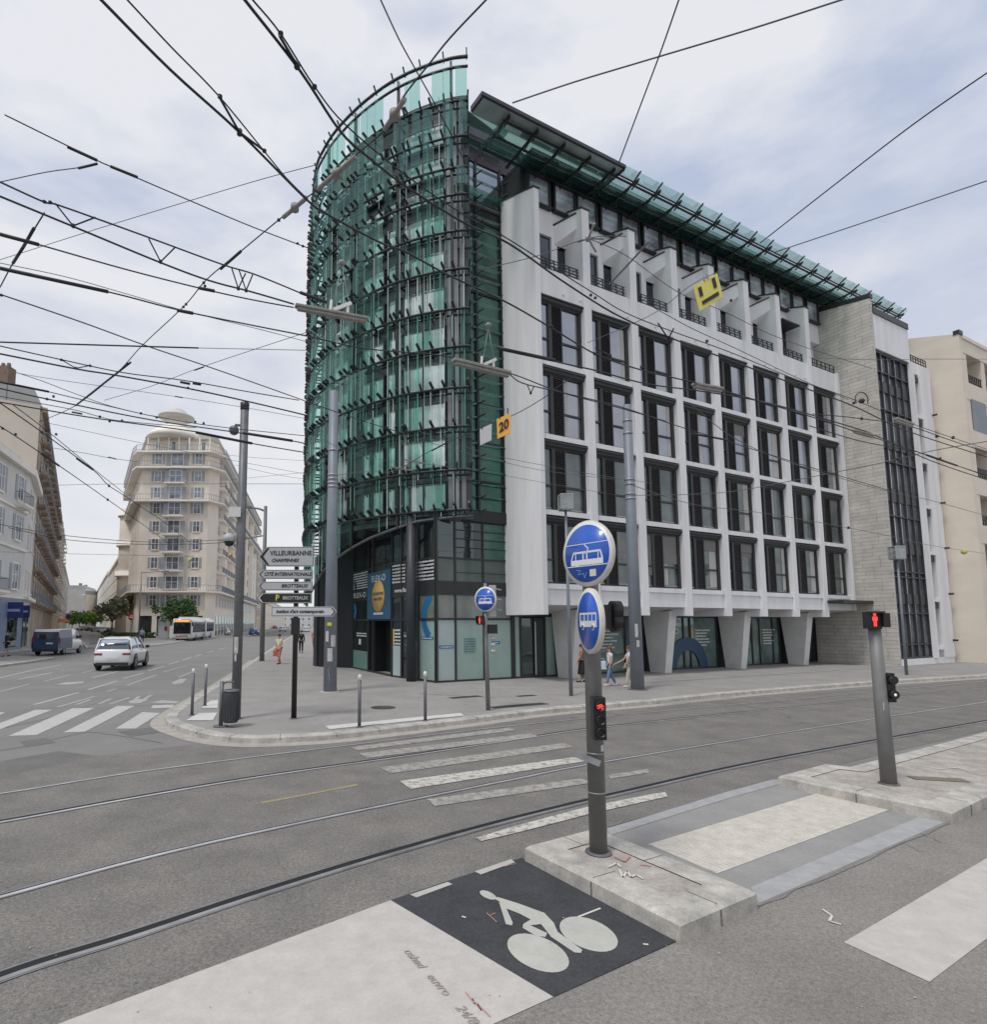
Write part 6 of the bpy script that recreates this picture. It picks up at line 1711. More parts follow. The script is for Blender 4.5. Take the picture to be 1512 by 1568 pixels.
# nearest pole: tram sign, bus sign, cycle signal
pM = G(917, 1305, .155); zM = lambda v: zof(912, v, pM.y) - .155
TM = thing('sign_pole', 'nearest grey pole on the island carrying tram and bus signs and cycle signal', 'sign pole', (pM.x, pM.y, .155), 0)
b = MB(); b.tube([(0, 0, -.02), (0, 0, zM(960)), (0, 0, zM(812))], .086, 24, r2=.075); b.build('pole', mat('pole_main', (.155, .155, .15), .55, .2, var=.16, vscale=4), TM)
b = MB(); b.lathe([(.13, 0), (.125, .012), (.09, .016)], k=20); b.build('base_plate', M_poledk, TM)
c1 = PY(899.5, 847.5, pM.y - .13); c2 = PY(902.5, 950.5, pM.y - .24)
s1 = disc_sign(TM, (c1.x - pM.x, c1.y - pM.y), R(-60), .325, c1.z - .155); tram_icon(s1); s1['label'] = 'round blue tram sign with white rim'
flat(s1, [rect(.04, .12, -.235, -.165)], mat('sticker_cream', (.6, .58, .5), .6), 'sticker')
flat(s1, [seg(-.14, -.16, -.08, -.17, .006), seg(-.08, -.17, -.12, -.21, .006), seg(-.12, -.21, -.04, -.2, .006), seg(-.04, -.2, -.03, -.25, .006), seg(-.03, -.25, .0, -.19, .006), seg(-.15, .03, -.06, .05, .005)], mat('scratch_pale', (.18, .28, .55), .6), 'scratches')
s2 = disc_sign(TM, (c2.x - pM.x, c2.y - pM.y), R(-86), .312, c2.z - .155); bus_icon(s2); s2['label'] = 'round blue bus sign seen almost edge on'
b = MB()
for v in (838, 862, 940, 965): z = zM(v); b.lathe([(.09, z - .02), (.09, z + .02)], k=16); b.bar((0, 0, z), (-.085, -.045, z), .05)
b.build('bracket', M_steel, TM)
T_ = MB(); x0 = .0
T_.box(.06, .20, -.05, .14, zM(962), zM(926)); T_.lathe([(.10, 0), (.10, .10)], (.2, 0, zM(935)), 12, 'X'); T_.lathe([(.10, 0), (.10, .10)], (.2, 0, zM(953)), 12, 'X'); T_.build('rear_signal', M_black, TM)
b = MB(); b.box(-.065, .06, -.19, -.085, zM(1128), zM(1064)); cs = b.build('cycle_signal', M_black, TM, bevel=.01)
b = MB()
for v in (1077, 1097.5, 1116): b.lathe([(.045, .0), (.048, .035), (.040, .035), (.036, .005)], (-.002, -.19, zM(v)), 18, 'Y')
b.build('hood', M_black, cs)
b = MB(); z = zM(1077)
for x in (-.021, .021): 
    for k in range(10):
        a0, a1 = 2 * math.pi * k / 10, 2 * math.pi * (k + 1) / 10
        b.bar((x + .015 * math.cos(a0), -.197, z - .008 + .015 * math.sin(a0)), (x + .015 * math.cos(a1), -.197, z - .008 + .015 * math.sin(a1)), .007, .007)
b.bar((-.02, -.197, z - .008), (-.006, -.197, z + .016), .006, .006); b.bar((-.006, -.197, z + .016), (.016, -.197, z + .016), .006, .006); b.bar((.02, -.197, z - .008), (.012, -.197, z + .022), .006, .006); b.bar((-.006, -.197, z + .012), (.004, -.197, z - .008), .006, .006)
b.build('red_cycle', M_ledr, cs)
b = MB(); z = zM(1158); b.bar((-.24, -.11, z + .05), (-.0, -.14, z - .04), .01, .06); b.bar((-.24, -.10, z + .045), (.0, -.13, z - .045), .03, .012)
for vv in (1152, 1212): zq = zM(vv); b.lathe([(.089, zq - .006), (.089, zq + .006)], k=20)
b.build('metal_strap', M_steel, TM)
wrap(TM, .087, zM(1148), zM(1138), -70, -40, M_sticker)
# right-hand pole with red pedestrian signal
pR = G(1362, 1200, .155); tR = PY(1339, 955, pR.y)
TR = thing('signal_pole', 'grey leaning pole with red pedestrian signal on the far island at right', 'traffic signal', (pR.x, pR.y, .155), 0)
dx = tR.x - pR.x; zt = tR.z - .155
b = MB(); b.tube([(0, 0, -.02), (dx * .5, 0, zt * .5), (dx, 0, zt)], .098, 20, r2=.075); b.build('pole', M_polegrey, TR)
b = MB(); b.lathe([(.13, 0), (.12, .012), (.1, .016)], k=20); b.build('base_plate', M_poledk, TR)
def ped_head(T, x, y, z, rz, s=1.0):
    b = MB(); b.tf = Matrix.Translation((x, y, z)) @ Matrix.Rotation(rz, 4, 'Z') @ Matrix.Scale(s, 4)
    b.box(-.085, .085, -.09, .09, -.12, .12); b.box(-.09, .09, -.2, -.09, .10, .125); b.box(-.09, -.08, -.16, -.09, -.08, .12); b.box(.08, .09, -.16, -.09, -.08, .12); b.tf = None
    h = b.build('signal_head', M_black, T)
    b = MB(); b.tf = Matrix.Translation((x, y, z)) @ Matrix.Rotation(rz, 4, 'Z') @ Matrix.Scale(s, 4)
    m = Matrix(b.tf); man_icon(b, 0, 1.25); b.tf = None
    b.v = []; b.f = []; b.m = []; b.sm = []
    b2 = MB(); man_icon(b2, -.093, 1.25); b2.v = [(x * .72, y, z) for x, y, z in b2.v]; b.tf = m; b.add(b2.v, b2.f, False); b.tf = None
    b.build('red_man', M_ledr, h)
    return h
ped_head(TR, dx - .04, -.02, zt + .05, R(-18), 1.0)
b = MB(); b.box(dx - .0, dx + .16, -.1, .12, zt - .05, zt + .15); b.build('signal_head', M_black, TR)
b = MB(); zr = lambda v: zof(1355, v, pR.y) - .155
b.box(.02, .13, -.09, .05, zr(1074), zr(1030))
for v in (1040, 1062): b.lathe([(.055, 0), (.058, .06)], (.075, -.09, zr(v)), 14, 'Y')
h = b.build('signal_head', M_black, TR)
b = MB(); b.lathe([(.02, .062), (.001, .064)], (.07, -.09, zr(1062)), 10, 'Y'); b.build('white_lamp', mat('white_lamp', (.8, .82, .85), .5, emit=.5), h)
b = MB(); b.bar((-.05 + dx * .37, -.09, zr(1086)), (-.045 + dx * .37, -.09, zr(1074)), .02, .004); b.build('sticker', M_sticker, TR)
b = MB(); b.box(dx - .05, dx + .06, -.05, .05, zt + .15, zt + .2); b.build('top_bracket', M_steel, TR)

# pole in front of the glass corner
pT = G(748, 1087, .13); zT = lambda v: zof(748, v, pT.y) - .13
TT = thing('signal_pole', 'grey pole with small tram sign and red man signal before the glass corner', 'traffic signal', at(pT), 0)
b = MB(); b.tube([(0, 0, -.02), (-.03, 0, zT(990)), (-.04, 0, zT(893))], .06, 16, r2=.045); b.build('pole', M_polegrey, TT)
cT = PY(743.5, 917.5, pT.y - .08)
s3 = disc_sign(TT, (cT.x - pT.x, cT.y - pT.y), R(-38), .325, cT.z - .13); tram_icon(s3, .95)
ped_head(TT, -.17, -.05, zT(950), R(-30), .95)
b = MB(); b.box(.06, .24, -.06, .08, zT(944), zT(896))
for v in (905, 920, 936): b.bar((.22, -.02, zT(v) + .06), (.38, -.02, zT(v) + .03), .16, .02)
b.build('signal_head', M_signgrey, TT)
b = MB(); b.box(.02, .26, -.1, .08, zT(970), zT(956)); b.build('signal_head', M_black, TT)
b = MB()
for v in (980, 990, 1000): b.lathe([(.06, 0), (.07, .06), (.05, .09)], (.15, 0, zT(v)), 12); 
b.bar((0, 0, zT(978)), (.16, 0, zT(978)), .03); b.build('sounder', M_signgrey, TT)
# square lantern lamps
def lantern(label, base, u, vt, Hpx, s):
    z = zof(u, vt, base.y) - .13
    T = thing('street_lamp', label, 'street lamp', at(base), 0)
    xt = PY(u, vt, base.y).x - base.x
    b = MB(); b.tube([(0, 0, 0), (xt, 0, z)], .062, 14, r2=.04); b.build('pole', M_mast, T)
    b = MB(); b.box(xt - .17 * s, xt + .17 * s, -.17 * s, .17 * s, z, z + .03); b.lathe([(.05, z + .0), (.12 * s, z + .14), (.1 * s, z + .16)], (xt, 0, 0), 12); b.build('lamp_base', M_steel, T)
    b = MB(); b.box(xt - .19 * s, xt + .19 * s, -.19 * s, .19 * s, z + .03, z + .5 * s)
    b.build('lantern', glassmat('lantern_glass', (.8, .82, .82), .1, .05, body=(.5, .5, .5), bodyfac=.35), T)
    b = MB(); b.box(xt - .2 * s, xt + .2 * s, -.2 * s, .2 * s, z + .5 * s, z + .53 * s); b.lathe([(.09 * s, z + .22), (.11 * s, z + .38)], (xt, 0, 0), 12)
    for sx in (-1, 1):
        for sy in (-1, 1): b.bar((xt + sx * .19 * s, sy * .19 * s, z + .02), (xt + sx * .19 * s, sy * .19 * s, z + .5 * s), .02)
    b.build('lantern_frame', M_signgrey, T)
lantern('slim lamp post with square lantern behind the round tram sign', G(875, 1065, .13), 866.5, 782, 0, 1.0)
lantern('slim lamp post with square lantern before the glazed stair wing', G(1389, 1033, .13), 1374.5, 857, 0, 1.15)

# bus stop panel, no-entry sign and thin far lamps on the far pavement
p = G(250, 979, .12); T = thing('bus_stop_panel', 'upright glass bus stop panel with white head left of the bus', 'bus stop panel', (p.x, p.y, .12), R(8))
b = MB(); b.box(-.75, .75, -.12, .12, .1, .35); b.box(-.75, -.68, -.12, .12, .1, 2.8); b.box(.68, .75, -.12, .12, .1, 2.8); b.box(-.75, .75, -.12, .12, 2.7, 2.85); b.box(-.55, .3, -.12, .12, 2.85, 3.3); b.build('frame', M_signgrey, T)
b = MB(); b.box(-.68, .68, -.06, .06, .35, 2.7); b.build('panel', mat('panel_pale', (.42, .46, .48), .2, coat=.4), T)
b = MB(); b.box(.1, .5, -.07, -.06, 1.2, 1.8); b.build('poster', CP_red, T)
p = G(199.5, 977, .12); T = thing('no_entry_sign', 'round red no entry sign on a thin pole by the olive trees', 'road sign', (p.x, p.y, .12), 0)
b = MB(); b.tube([(0, 0, 0), (0, 0, 3.4)], .05, 8); b.build('pole', M_steel, T)
b = MB(); b.lathe([(.42, 0), (.42, .03), (.001, .03)], (0, -.06, 3.15), 24, 'Y'); dd = b.build('sign_disc', mat('noentry_red', (.55, .03, .03), .4), T)
b = MB(); b.box(-.3, .3, -.1, -.09, 3.07, 3.23); b.build('sign_bar', M_signwhite, dd)
for (u, v, vt, lab, arm) in ((212, 979, 876, 'thin grey lamp post with one arm before the domed block', 3.2), (293.5, 975, 908, 'thin double headed lamp post before the domed block', 1.2)):
    p = G(u, v, .12); z = zof(u, vt, p.y) - .12
    T = thing('street_lamp', lab, 'street lamp', (p.x, p.y, .12), 0)
    b = MB(); b.tube([(0, 0, 0), (0, 0, z)], .11, 8, r2=.07); b.build('pole', M_polegrey, T)
    b = MB(); b.tube([(0, 0, z - .1), (arm, 0, z + .15)], .05, 6); b.box(arm, arm + .7, -.15, .15, z + .1, z + .22)
    if arm < 2: b.tube([(0, 0, z - .1), (-arm, 0, z + .15)], .05, 6); b.box(-arm - .7, -arm, -.15, .15, z + .1, z + .22)
    b.build('lamp_arm', M_polegrey, T)
p = G(105, 966, .12); T = thing('road_sign', 'round blue road sign at the mouth of the left street', 'road sign', (p.x, p.y, .12), 0)
b = MB(); b.tube([(0, 0, 0), (0, 0, 4.6)], .07, 8); b.build('pole', M_steel, T); b = MB(); b.lathe([(.65, 0), (.65, .03), (.001, .03)], (0, -.08, 4.3), 24, 'Y'); b.build('sign_disc', mat('far_sign_blue', (.03, .06, .25), .4), T)
p = G(110, 968, .12); T = thing('awning', 'small orange shop awning at the mouth of the left street', 'awning', (p.x - 3, p.y, .12), R(60))
b = MB(); b.extrude([(-1.5, 0, 3.4), (-1.5, -1.6, 2.6), (-1.5, -1.6, 2.45), (-1.5, 0, 3.25)], (3, 0, 0)); b.build('canopy', mat('orange_cloth', (.5, .14, .05), .8), T); b = MB(); b.bar((-1.5, 0, 0), (-1.5, 0, 3.3), .06); b.bar((1.5, 0, 0), (1.5, 0, 3.3), .06); b.build('frame', M_steel, T)
b = MB()
p, q = G(138, 987, .12), G(156, 985, .12); n = 8
T = thing('pedestrian_barrier', 'low grey metal barrier at the pavement tip beside the white car', 'barrier', (p.x, p.y, .12), wall_rz(p, q)); L_ = (q - p).length
for k in range(n): b.tube([(L_ * k / n, 0, 0), (L_ * k / n, 0, 1.0)], .02, 6)
b.tube([(0, 0, 1.0), (L_, 0, 1.0)], .03, 6); b.tube([(0, 0, .12), (L_, 0, .12)], .025, 6); b.build('rails', M_polegrey, T)

# ------------------------------------------------------------------ overhead wires
M_wire = mat('wire_black', (.025, .026, .03), .6); M_wireg = mat('wire_grey', (.10, .105, .115), .6); M_ins = mat('insulator_brown', (.09, .045, .03), .5); M_insw = mat('insulator_grey', (.27, .26, .235), .6, var=.2, vscale=10)
WG = 'overhead wires strung across the junction'
def ext(px):
    px = list(px)
    def e(a, b_, k):
        return (a[0] + (a[0] - b_[0]) * k, a[1] + (a[1] - b_[1]) * k)
    if px[0][0] <= 1 or px[0][1] <= 1: 
        a = e(px[0], px[1], .5); px.insert(0, a)
    if px[-1][0] >= 1511 or px[-1][1] <= 1:
        a = e(px[-1], px[-2], .5); px.append((a[0], a[1]))
    return px
def wire(label, px, z=6.0, r=.009, m=None, thick=(), beads=(), vs=(), name='overhead_wire', z2=None):
    px = ext(px); n = len(px)
    P = [G(u, v, z + ((z2 - z) * i / (n - 1) if z2 else 0)) for i, (u, v) in enumerate(px)]
    if n > 2: P = spline(P, 5)
    b = MB(); b.tube(P, r, 5); o = b.build(name, m or M_wire)
    tag(o, label, 'overhead wire', WG)
    for (u0, v0, u1, v1) in thick:
        b = MB(); b.tube([G(u0, v0, z), G(u1, v1, z)], r * 2.3, 8); b.build('sleeve', M_wire, o)
    for (u, v) in beads:
        p = G(u, v, z); s = max(.018, (p - CAMP).length * .0021)
        b = MB(); b.lathe([(.4, -.9), (1, -.5), (.5, -.1), (1, .3), (.35, .8)], k=8); b.v = [(x * s + p.x, y * s + p.y, zz__ * s + p.z) for x, y, zz__ in b.v]; b.build('clamp', M_black, o)
    for (u0, v0, u1, v1, u2, v2) in vs:
        b = MB(); A, B_, C_ = G(u0, v0, z), G(u1, v1, z), G(u2, v2, z); b.tube([A, B_], r * .9, 5); b.tube([B_, C_], r * .9, 5)
        d = (B_ - A).normalized(); b.lathe([(r * 2, -r * 2), (r * 2, r * 2)], tuple(B_), 6); b.build('dropper', M_wire, o)
    return o
wire('thick contact wire from top edge over the tower and down across white facade', [(375, 0), (460, 109), (522, 202), (568, 244), (621, 285), (712, 342), (781, 374), (870, 436), (958, 489), (1060, 530), (1224, 591), (1308, 622), (1390, 660), (1512, 700)], 6.0, .010,
     beads=[(905, 452), (912, 456), (1024, 519), (1083, 523), (1224, 588), (1308, 617)], vs=[(428, 55, 455, 100, 455, 101), (1008, 495, 1024, 519, 1032, 503)])
wire('thinner carrier wire just above the contact wire from the top edge', [(387, 0), (430, 52), (482, 133), (530, 192), (621, 268), (712, 330), (775, 364), (903, 445), (976, 487), (1120, 540), (1224, 583), (1308, 612), (1400, 650), (1512, 688)], 6.12, .006, beads=[(430, 52), (456, 98), (482, 133)])
wire('thick contact wire from top left over the tower flank to right facade', [(155, 0), (262, 108), (367, 203), (470, 306), (501, 328), (552, 356), (588, 374), (621, 386), (680, 418), (714, 434), (777, 463.5), (841, 500), (916, 544), (991, 569), (1064, 586), (1135, 606), (1245, 639), (1308, 660), (1400, 690), (1512, 729)], 6.0, .010,
     beads=[(367, 203), (916, 540), (840, 494), (846, 500)], vs=[(335, 147, 367, 203, 405, 231), (912, 533, 935, 545, 925, 552)])
wire('thinner carrier wire beside the thick wire from top left', [(195, 0), (262, 72), (335, 147), (405, 232), (438, 272), (470, 304)], 6.12, .006, beads=[(337, 148), (405, 231)])
wire('carrier wire with W shaped droppers ending at the left grey insulator board', [(0, 279), (66, 309), (85, 313), (145, 334), (231, 365), (340, 405), (392, 421), (463, 450)], 6.25, .0085, beads=[(68, 309), (77, 310)],
     vs=[(85, 312, 112, 346, 146, 333), (228, 366, 246, 401, 268, 379), (355, 411, 365, 442, 376, 419), (366, 413, 377, 445, 387, 421)], thick=[(460, 448, 500, 463)])
wire('contact wire below the W shaped droppers at left', [(0, 301), (112, 347), (245, 402), (321, 430), (385, 447), (450, 466)], 6.1, .010, beads=[(112, 346), (246, 401)])
wire('wire with thick sleeve at upper left running to the left insulator board', [(0, 359), (60, 375), (190, 412), (304, 441), (380, 458), (450, 471)], 6.1, .008, thick=[(0, 359, 60, 375), (304, 441, 329, 446)])
wire('wire with long thick sleeve from left edge at mid height', [(0, 412), (165, 447), (274, 475), (380, 497), (476, 516), (560, 534), (680, 545), (735, 562), (788, 574), (860, 601), (950, 625), (1020, 645)], 6.1, .009, thick=[(0, 411, 166, 447), (271, 475, 296, 480)])
wire('thin wire just above the long sleeve at left', [(0, 403), (100, 424), (200, 452), (290, 478), (400, 505), (476, 525)], 6.3, .0045, m=M_wireg)
wire('wire sloping from left edge down to the glass tower below the sleeves', [(0, 451), (36, 463), (132, 496), (225, 530), (314, 560), (400, 590), (473, 616), (560, 646), (660, 676)], 6.2, .0085, beads=[(2, 452)])
wire('nearly level thick wire from left edge thinning to the right', [(0, 524), (150, 529), (304, 533), (476, 536.6)], 6.4, .005, m=M_wireg, thick=[(0, 524, 150, 528.5), (150, 528.5, 304, 533)])
wire('wire with long oval insulators passing left of the domed block', [(0, 530), (99, 552), (190, 571), (284, 583), (380, 600), (458, 613)], 6.1, .0085, vs=[(94, 551, 116, 564, 138, 560)], beads=[(94, 551), (138, 560)], thick=[(276, 585, 291, 588), (295, 587, 308, 589)])
wire('thick contact wire under the oval insulators at left', [(0, 542), (116, 565), (178, 575), (288, 595), (380, 615), (473, 637)], 6.0, .0125, beads=[(288, 594)])
wire('thin sagging wire leaving the chimney at far left', [(23, 570), (60, 582), (118, 604), (170, 622), (245, 640)], 7.5, .008, m=M_wireg)
wire('thin wire from the chimney to the top of the glass tower base', [(30, 572), (90, 582), (274, 608), (380, 625), (473, 642)], 7.6, .006, m=M_wireg, thick=[(268, 607, 280, 609)])
wire('upper thick wire crossing in front of the dome ending in a black sleeve', [(0, 595), (76, 612), (231, 643), (347, 660), (446, 675), (473, 681)], 6.0, .012, beads=[(72, 611), (82, 607)], thick=[(372, 663, 448, 675)])
wire('carrier wire over the dome with a black clamp pair', [(0, 585), (40, 592), (120, 611), (218, 634), (240, 638), (330, 653), (473, 668)], 6.15, .008, beads=[(216, 633), (240, 639), (299, 646), (312, 648)], thick=[(0, 585, 75, 600)])
wire('lower thick wire under the dome ending in a black sleeve', [(0, 616), (149, 641), (298, 661), (385, 679), (473, 694)], 6.0, .012, beads=[(168, 645)], thick=[(300, 662, 386, 679)])
wire('carrier wire just under the dome wires', [(0, 607), (110, 627), (152, 638), (188, 645), (300, 655)], 6.15, .007, beads=[(153, 638), (187, 644)], thick=[(110, 631, 126, 634)])
wire('double wire falling from left edge with a sleeve beside the domed block', [(0, 617), (63, 661), (142, 719), (166, 743), (192, 760), (255, 802), (290, 830)], 6.0, .011, thick=[(118, 702, 142, 719)], beads=[(64, 662), (86, 665), (167, 744)])
wire('second falling wire just above its twin at far left', [(20, 620), (75, 662), (142, 717), (190, 755)], 6.1, .008, beads=[(70, 659)])
wire('lowest falling wire at far left passing before the brown building', [(0, 653), (30, 672), (89, 712), (165, 765), (238, 817), (262, 836)], 6.0, .011, thick=[(64, 695, 90, 713)], beads=[(4, 656), (24, 665), (165, 765)])
wire('upper of two wires running right to the grey camera pole', [(0, 803), (99, 820), (231, 830), (350, 826), (395, 822)], 6.0, .014, m=M_wireg)
wire('lower of two wires running right to the grey camera pole', [(13, 808), (99, 826), (200, 833), (300, 833), (361, 829)], 6.0, .014, beads=[(93, 822)], vs=[(272, 822, 272, 842, 272, 843), (306, 824, 306, 842, 306, 843)])
wire('thin wire crossing the street below the camera pole wires', [(0, 845), (150, 849), (298, 852)], 6.0, .010, m=M_wireg)
wire('thin level wire before the middle of the domed block', [(86, 743), (200, 741), (473, 741)], 6.4, .0065, m=M_wireg, beads=[(167, 744)])
wire('thin wire falling right behind the camera pole', [(60, 645), (130, 660), (215, 678), (330, 700), (473, 727)], 7.2, .006, m=M_wireg)
wire('thin wire with a lozenge insulator left of the turret', [(69, 684), (130, 694), (172, 702), (212, 707)], 7.0, .007, m=M_wireg, thick=[(166, 700, 178, 703)])
wire('faint wire between dome and glass tower', [(310, 692), (380, 700), (473, 706)], 8.5, .006, m=M_wireg)
wire('faint wire rising right of the camera pole', [(350, 735), (410, 729), (473, 723)], 8.0, .006, m=M_wireg)
wire('thin span wire rising from lower left to the glass tower roof', [(0, 398), (145, 352), (291, 307.5), (400, 275), (483, 253)], 9.5, .006, m=M_wireg)
wire('thin span wire with ring joint running down to the glass tower', [(7, 176), (149, 246), (169, 255), (291, 307.5), (380, 345), (456, 374), (478, 382)], 7.8, .0075, beads=[(456, 373), (464, 377)], thick=[(103, 225, 149, 246), (169, 255, 211, 272)])
wire('short span wire joining the ring from the left edge', [(0, 279), (70, 264), (120, 257), (149, 250)], 7.8, .006, m=M_wireg, thick=[(120, 258, 149, 251)])
wire('thin wire from the sleeve crossing to the glass tower at mid height', [(160, 613), (230, 592), (304, 564), (390, 535), (476, 507)], 7.5, .006, m=M_wireg, thick=[(298, 567, 312, 562)])
wire('diagonal stay cable at upper left with long insulator', [(68, 326), (44, 365), (20, 403), (0, 440)], 6.3, .007, thick=[(52, 350, 36, 378), (36, 378, 20, 403)])
wire('long diagonal stay cable from top edge past the tower down to the brown building', [(745, 0), (690, 58), (657, 99), (617, 150), (589, 199), (545, 238), (487, 290), (470, 303), (427, 337), (369, 385), (340, 408), (312, 433), (281, 470), (218, 529), (178, 572), (116, 621), (60, 646)], 6.35, .0065,
     thick=[(369, 385, 338, 412), (200, 555, 116, 621)], beads=[(427, 337), (312, 433), (281, 470), (314, 438), (285, 466), (195, 557)])
for k, (a, c) in enumerate((((487, 290), (545, 240)), ((589, 199), (620, 152)), ((434, 333), (470, 303)))):
    b = MB(); A, C_ = G(*a, 6.33), G(*c, 6.33); b.tube([A, C_], .02, 8); b.lathe([(.04, -.03), (.04, .03)], tuple(A.lerp(C_, .5)), 8)
    tag(b.build('stay_insulator', M_insw), ['long pale insulator on the stay cable at the tower left edge', 'pale insulator on the stay cable near the tower top', 'pale turnbuckle where thick wire meets the stay cable'][k], 'insulator')
wire('cable from top edge ending on the glass tower roof', [(583, 0), (611, 60), (635, 104), (667, 161), (695, 214), (719, 262)], 9.0, .008)
wire('cable from top edge to the roof of the long wing', [(1040, 0), (1012, 80), (980, 165), (948, 250)], 10.5, .011)
wire('long cable from top right edge down to the tower roof', [(1290, 0), (1150, 45), (1000, 90), (880, 126), (785, 158)], 12, .014, m=M_wireg)
wire('cable from the right edge down to the middle of the glass canopy', [(1512, 112), (1400, 190), (1280, 282), (1165, 372)], 12, .014)
wire('cable from the right edge meeting the canopy farther down', [(1512, 277), (1400, 315), (1290, 352), (1185, 387)], 12.5, .014, m=M_wireg)
wire('thin sloping cable across the stone wall from the yellow panel', [(901, 365), (960, 392), (1038, 447), (1111, 448 + 30), (1200, 520), (1335, 564)], 8.0, .006, m=M_wireg, beads=[(1120, 460)])
wire('thin cable crossing under the yellow panel toward the stair wing', [(1000, 470), (1060, 503), (1130, 535), (1224, 580), (1300, 612)], 7.2, .006, beads=[(1083, 522)])
wire('faint thin wire sloping up across the fins to the yellow panel', [(740, 412), (823, 392), (901, 365), (960, 362)], 7.0, .005, m=M_wireg)
wire('thin wire rising across the windows to the yellow panel', [(900, 525), (960, 500), (1010, 475), (1060, 436), (1120, 408)], 7.0, .005, m=M_wireg)
wire('short taut rod rising toward the balcony hoods', [(933, 436), (965, 402), (994, 370)], 7.0, .012, m=M_poledk)
wire('span cable carrying the twenty sign from tower to facade', [(600, 727), (660, 690), (735, 656), (790, 634), (835, 608), (848, 597), (885, 573)], 6.35, .0075, thick=[(662, 690, 684, 678)])
wire('lower contact wire before the fourth floor windows', [(780, 572), (801, 587), (860, 601), (950, 623), (1040, 653), (1106, 673), (1150, 687), (1250, 718), (1359, 750)], 6.0, .009, thick=[(1060, 664, 1115, 674)], vs=[(808, 590, 813, 602, 818, 592)])
wire('thick carrier from the right insulator board across the white facade', [(760, 532), (800, 540), (860, 556), (915, 568), (991, 588), (1080, 600), (1180, 618), (1308, 655), (1344, 668), (1425, 705), (1512, 735)], 6.1, .011, thick=[(762, 533, 850, 552)])
wire('thin wire over the second floor windows from the tower', [(640, 660), (700, 680), (760, 698), (835, 713), (912, 727), (1000, 740)], 6.2, .006, m=M_wireg)
wire('twin thin wire just below over the second floor windows', [(640, 672), (700, 690), (760, 705), (835, 721), (950, 735)], 6.2, .006, m=M_wireg)
wire('span cable from the right mast up to the beige building', [(962, 759), (1000, 758), (1060, 757), (1127, 752), (1209, 737), (1280, 723), (1359, 707), (1430, 690), (1512, 676)], 6.4, .010, m=M_wireg, beads=[(1065, 757), (1000, 758), (1375, 703), (1260, 728)])
wire('thin wire falling across the stone wall to the right edge', [(1060, 620), (1120, 668), (1188, 700), (1270, 727), (1359, 752), (1425, 766), (1512, 790)], 6.4, .008, m=M_wireg)
wire('low thin wire crossing the stone wall toward the yellow ball', [(960, 740), (1060, 772), (1150, 783), (1239, 797), (1359, 820), (1425, 835), (1512, 848)], 6.3, .010, m=M_wireg, beads=[(1300, 808)])
wire('upper right contact wire with clamps leaving the picture at right', [(1245, 634), (1310, 640), (1390, 652), (1450, 672), (1512, 693)], 6.3, .009, beads=[(1320, 641), (1460, 670), (1435, 668)])
wire('wire end with thick sleeve before the beige building', [(1240, 652), (1320, 676), (1405, 692), (1466, 713), (1512, 728)], 6.0, .009, thick=[(1420, 697, 1466, 713)])
wire('level thin wire across the top of the stair wing', [(1240, 548), (1340, 551), (1420, 550), (1512, 550)], 9.0, .006, m=M_wireg)
wire('thin cable from the tower mid height to the right mast', [(480, 665), (560, 700), (700, 716), (850, 742), (955, 760)], 6.8, .006, m=M_wireg)
wire('wire linking left mast to the tower face', [(513, 728), (560, 722), (600, 722), (640, 702)], 7.2, .008, m=M_wireg)
wire('faint cable from left mast bands up left', [(360, 712), (430, 728), (500, 738)], 7.4, .006, m=M_wireg)
# ring shaped catenary fitting before the stone wall
p = G(1320, 612, 6.2); b = MB(); b.tube([p + Vector((.11 * math.cos(a), 0, .13 * math.sin(a))) for a in [R(-30 + 15 * k) for k in range(17)]], .008, 6); b.lathe([(.03, -.04), (.05, 0), (.03, .03)], (p.x, p.y, p.z - .02), 8)
tag(b.build('wire_fitting', M_wire), 'hoop shaped wire fitting hanging before the stone wall', 'fitting')
# star shaped junction fitting
p = G(901, 365, 7.0); b = MB(); b.lathe([(.03, -.03), (.04, 0), (.03, .03)], tuple(p), 10)
for (u, v) in ((911, 342), (913, 386), (885, 371), (925, 366)): b.tube([p, G(u, v, 7.0)], .012, 6)
tag(b.build('wire_fitting', M_steel), 'star shaped cable junction before the balcony hoods', 'fitting')
# section insulator boards
def board(label, pts, z, w, th, extra=True):
    A, B_ = G(*pts[0], z), G(*pts[1], z)
    T = thing('section_insulator', label, 'section insulator', tuple(A)); d = B_ - A; e = d.normalized(); nn = Vector((-e.y, e.x, 0))
    b = MB(); L_ = d.length
    for k in range(1): b.bar(e * .0, e * L_, w, th); b.bar(e * (L_ * .03) + Vector((0, 0, -th)), e * (L_ * .97) + Vector((0, 0, -th)), w * .7, th)
    b.build('board', M_insw, T, bevel=.01)
    if extra:
        c = e * (L_ * .62); b = MB(); b.bar(c + Vector((0, 0, .03)) - e * .1, c + Vector((0, 0, .16)) + e * .12, .04); b.bar(c - e * .13 + Vector((0, 0, .02)), c - e * .12 + Vector((0, 0, .15)), .03); b.bar(c + e * .08 + Vector((0, 0, .03)), c + e * .08 + Vector((0, 0, .12)), .03); b.build('clamp', M_signwhite, T)
        b = MB(); top = c + Vector((0, 0, .62)); b.tube([c - e * .1 + Vector((0, 0, .1)), top], .004, 4); b.tube([c + e * .1 + Vector((0, 0, .1)), top], .004, 4); b.lathe([(.03, 0), (.05, .03), (.03, .05)], tuple(top), 8); b.build('suspension', M_steel, T)
    return T
board('long pale insulator board at the left edge of the glass tower', [(452, 468), (564, 489)], 6.05, .085, .035)
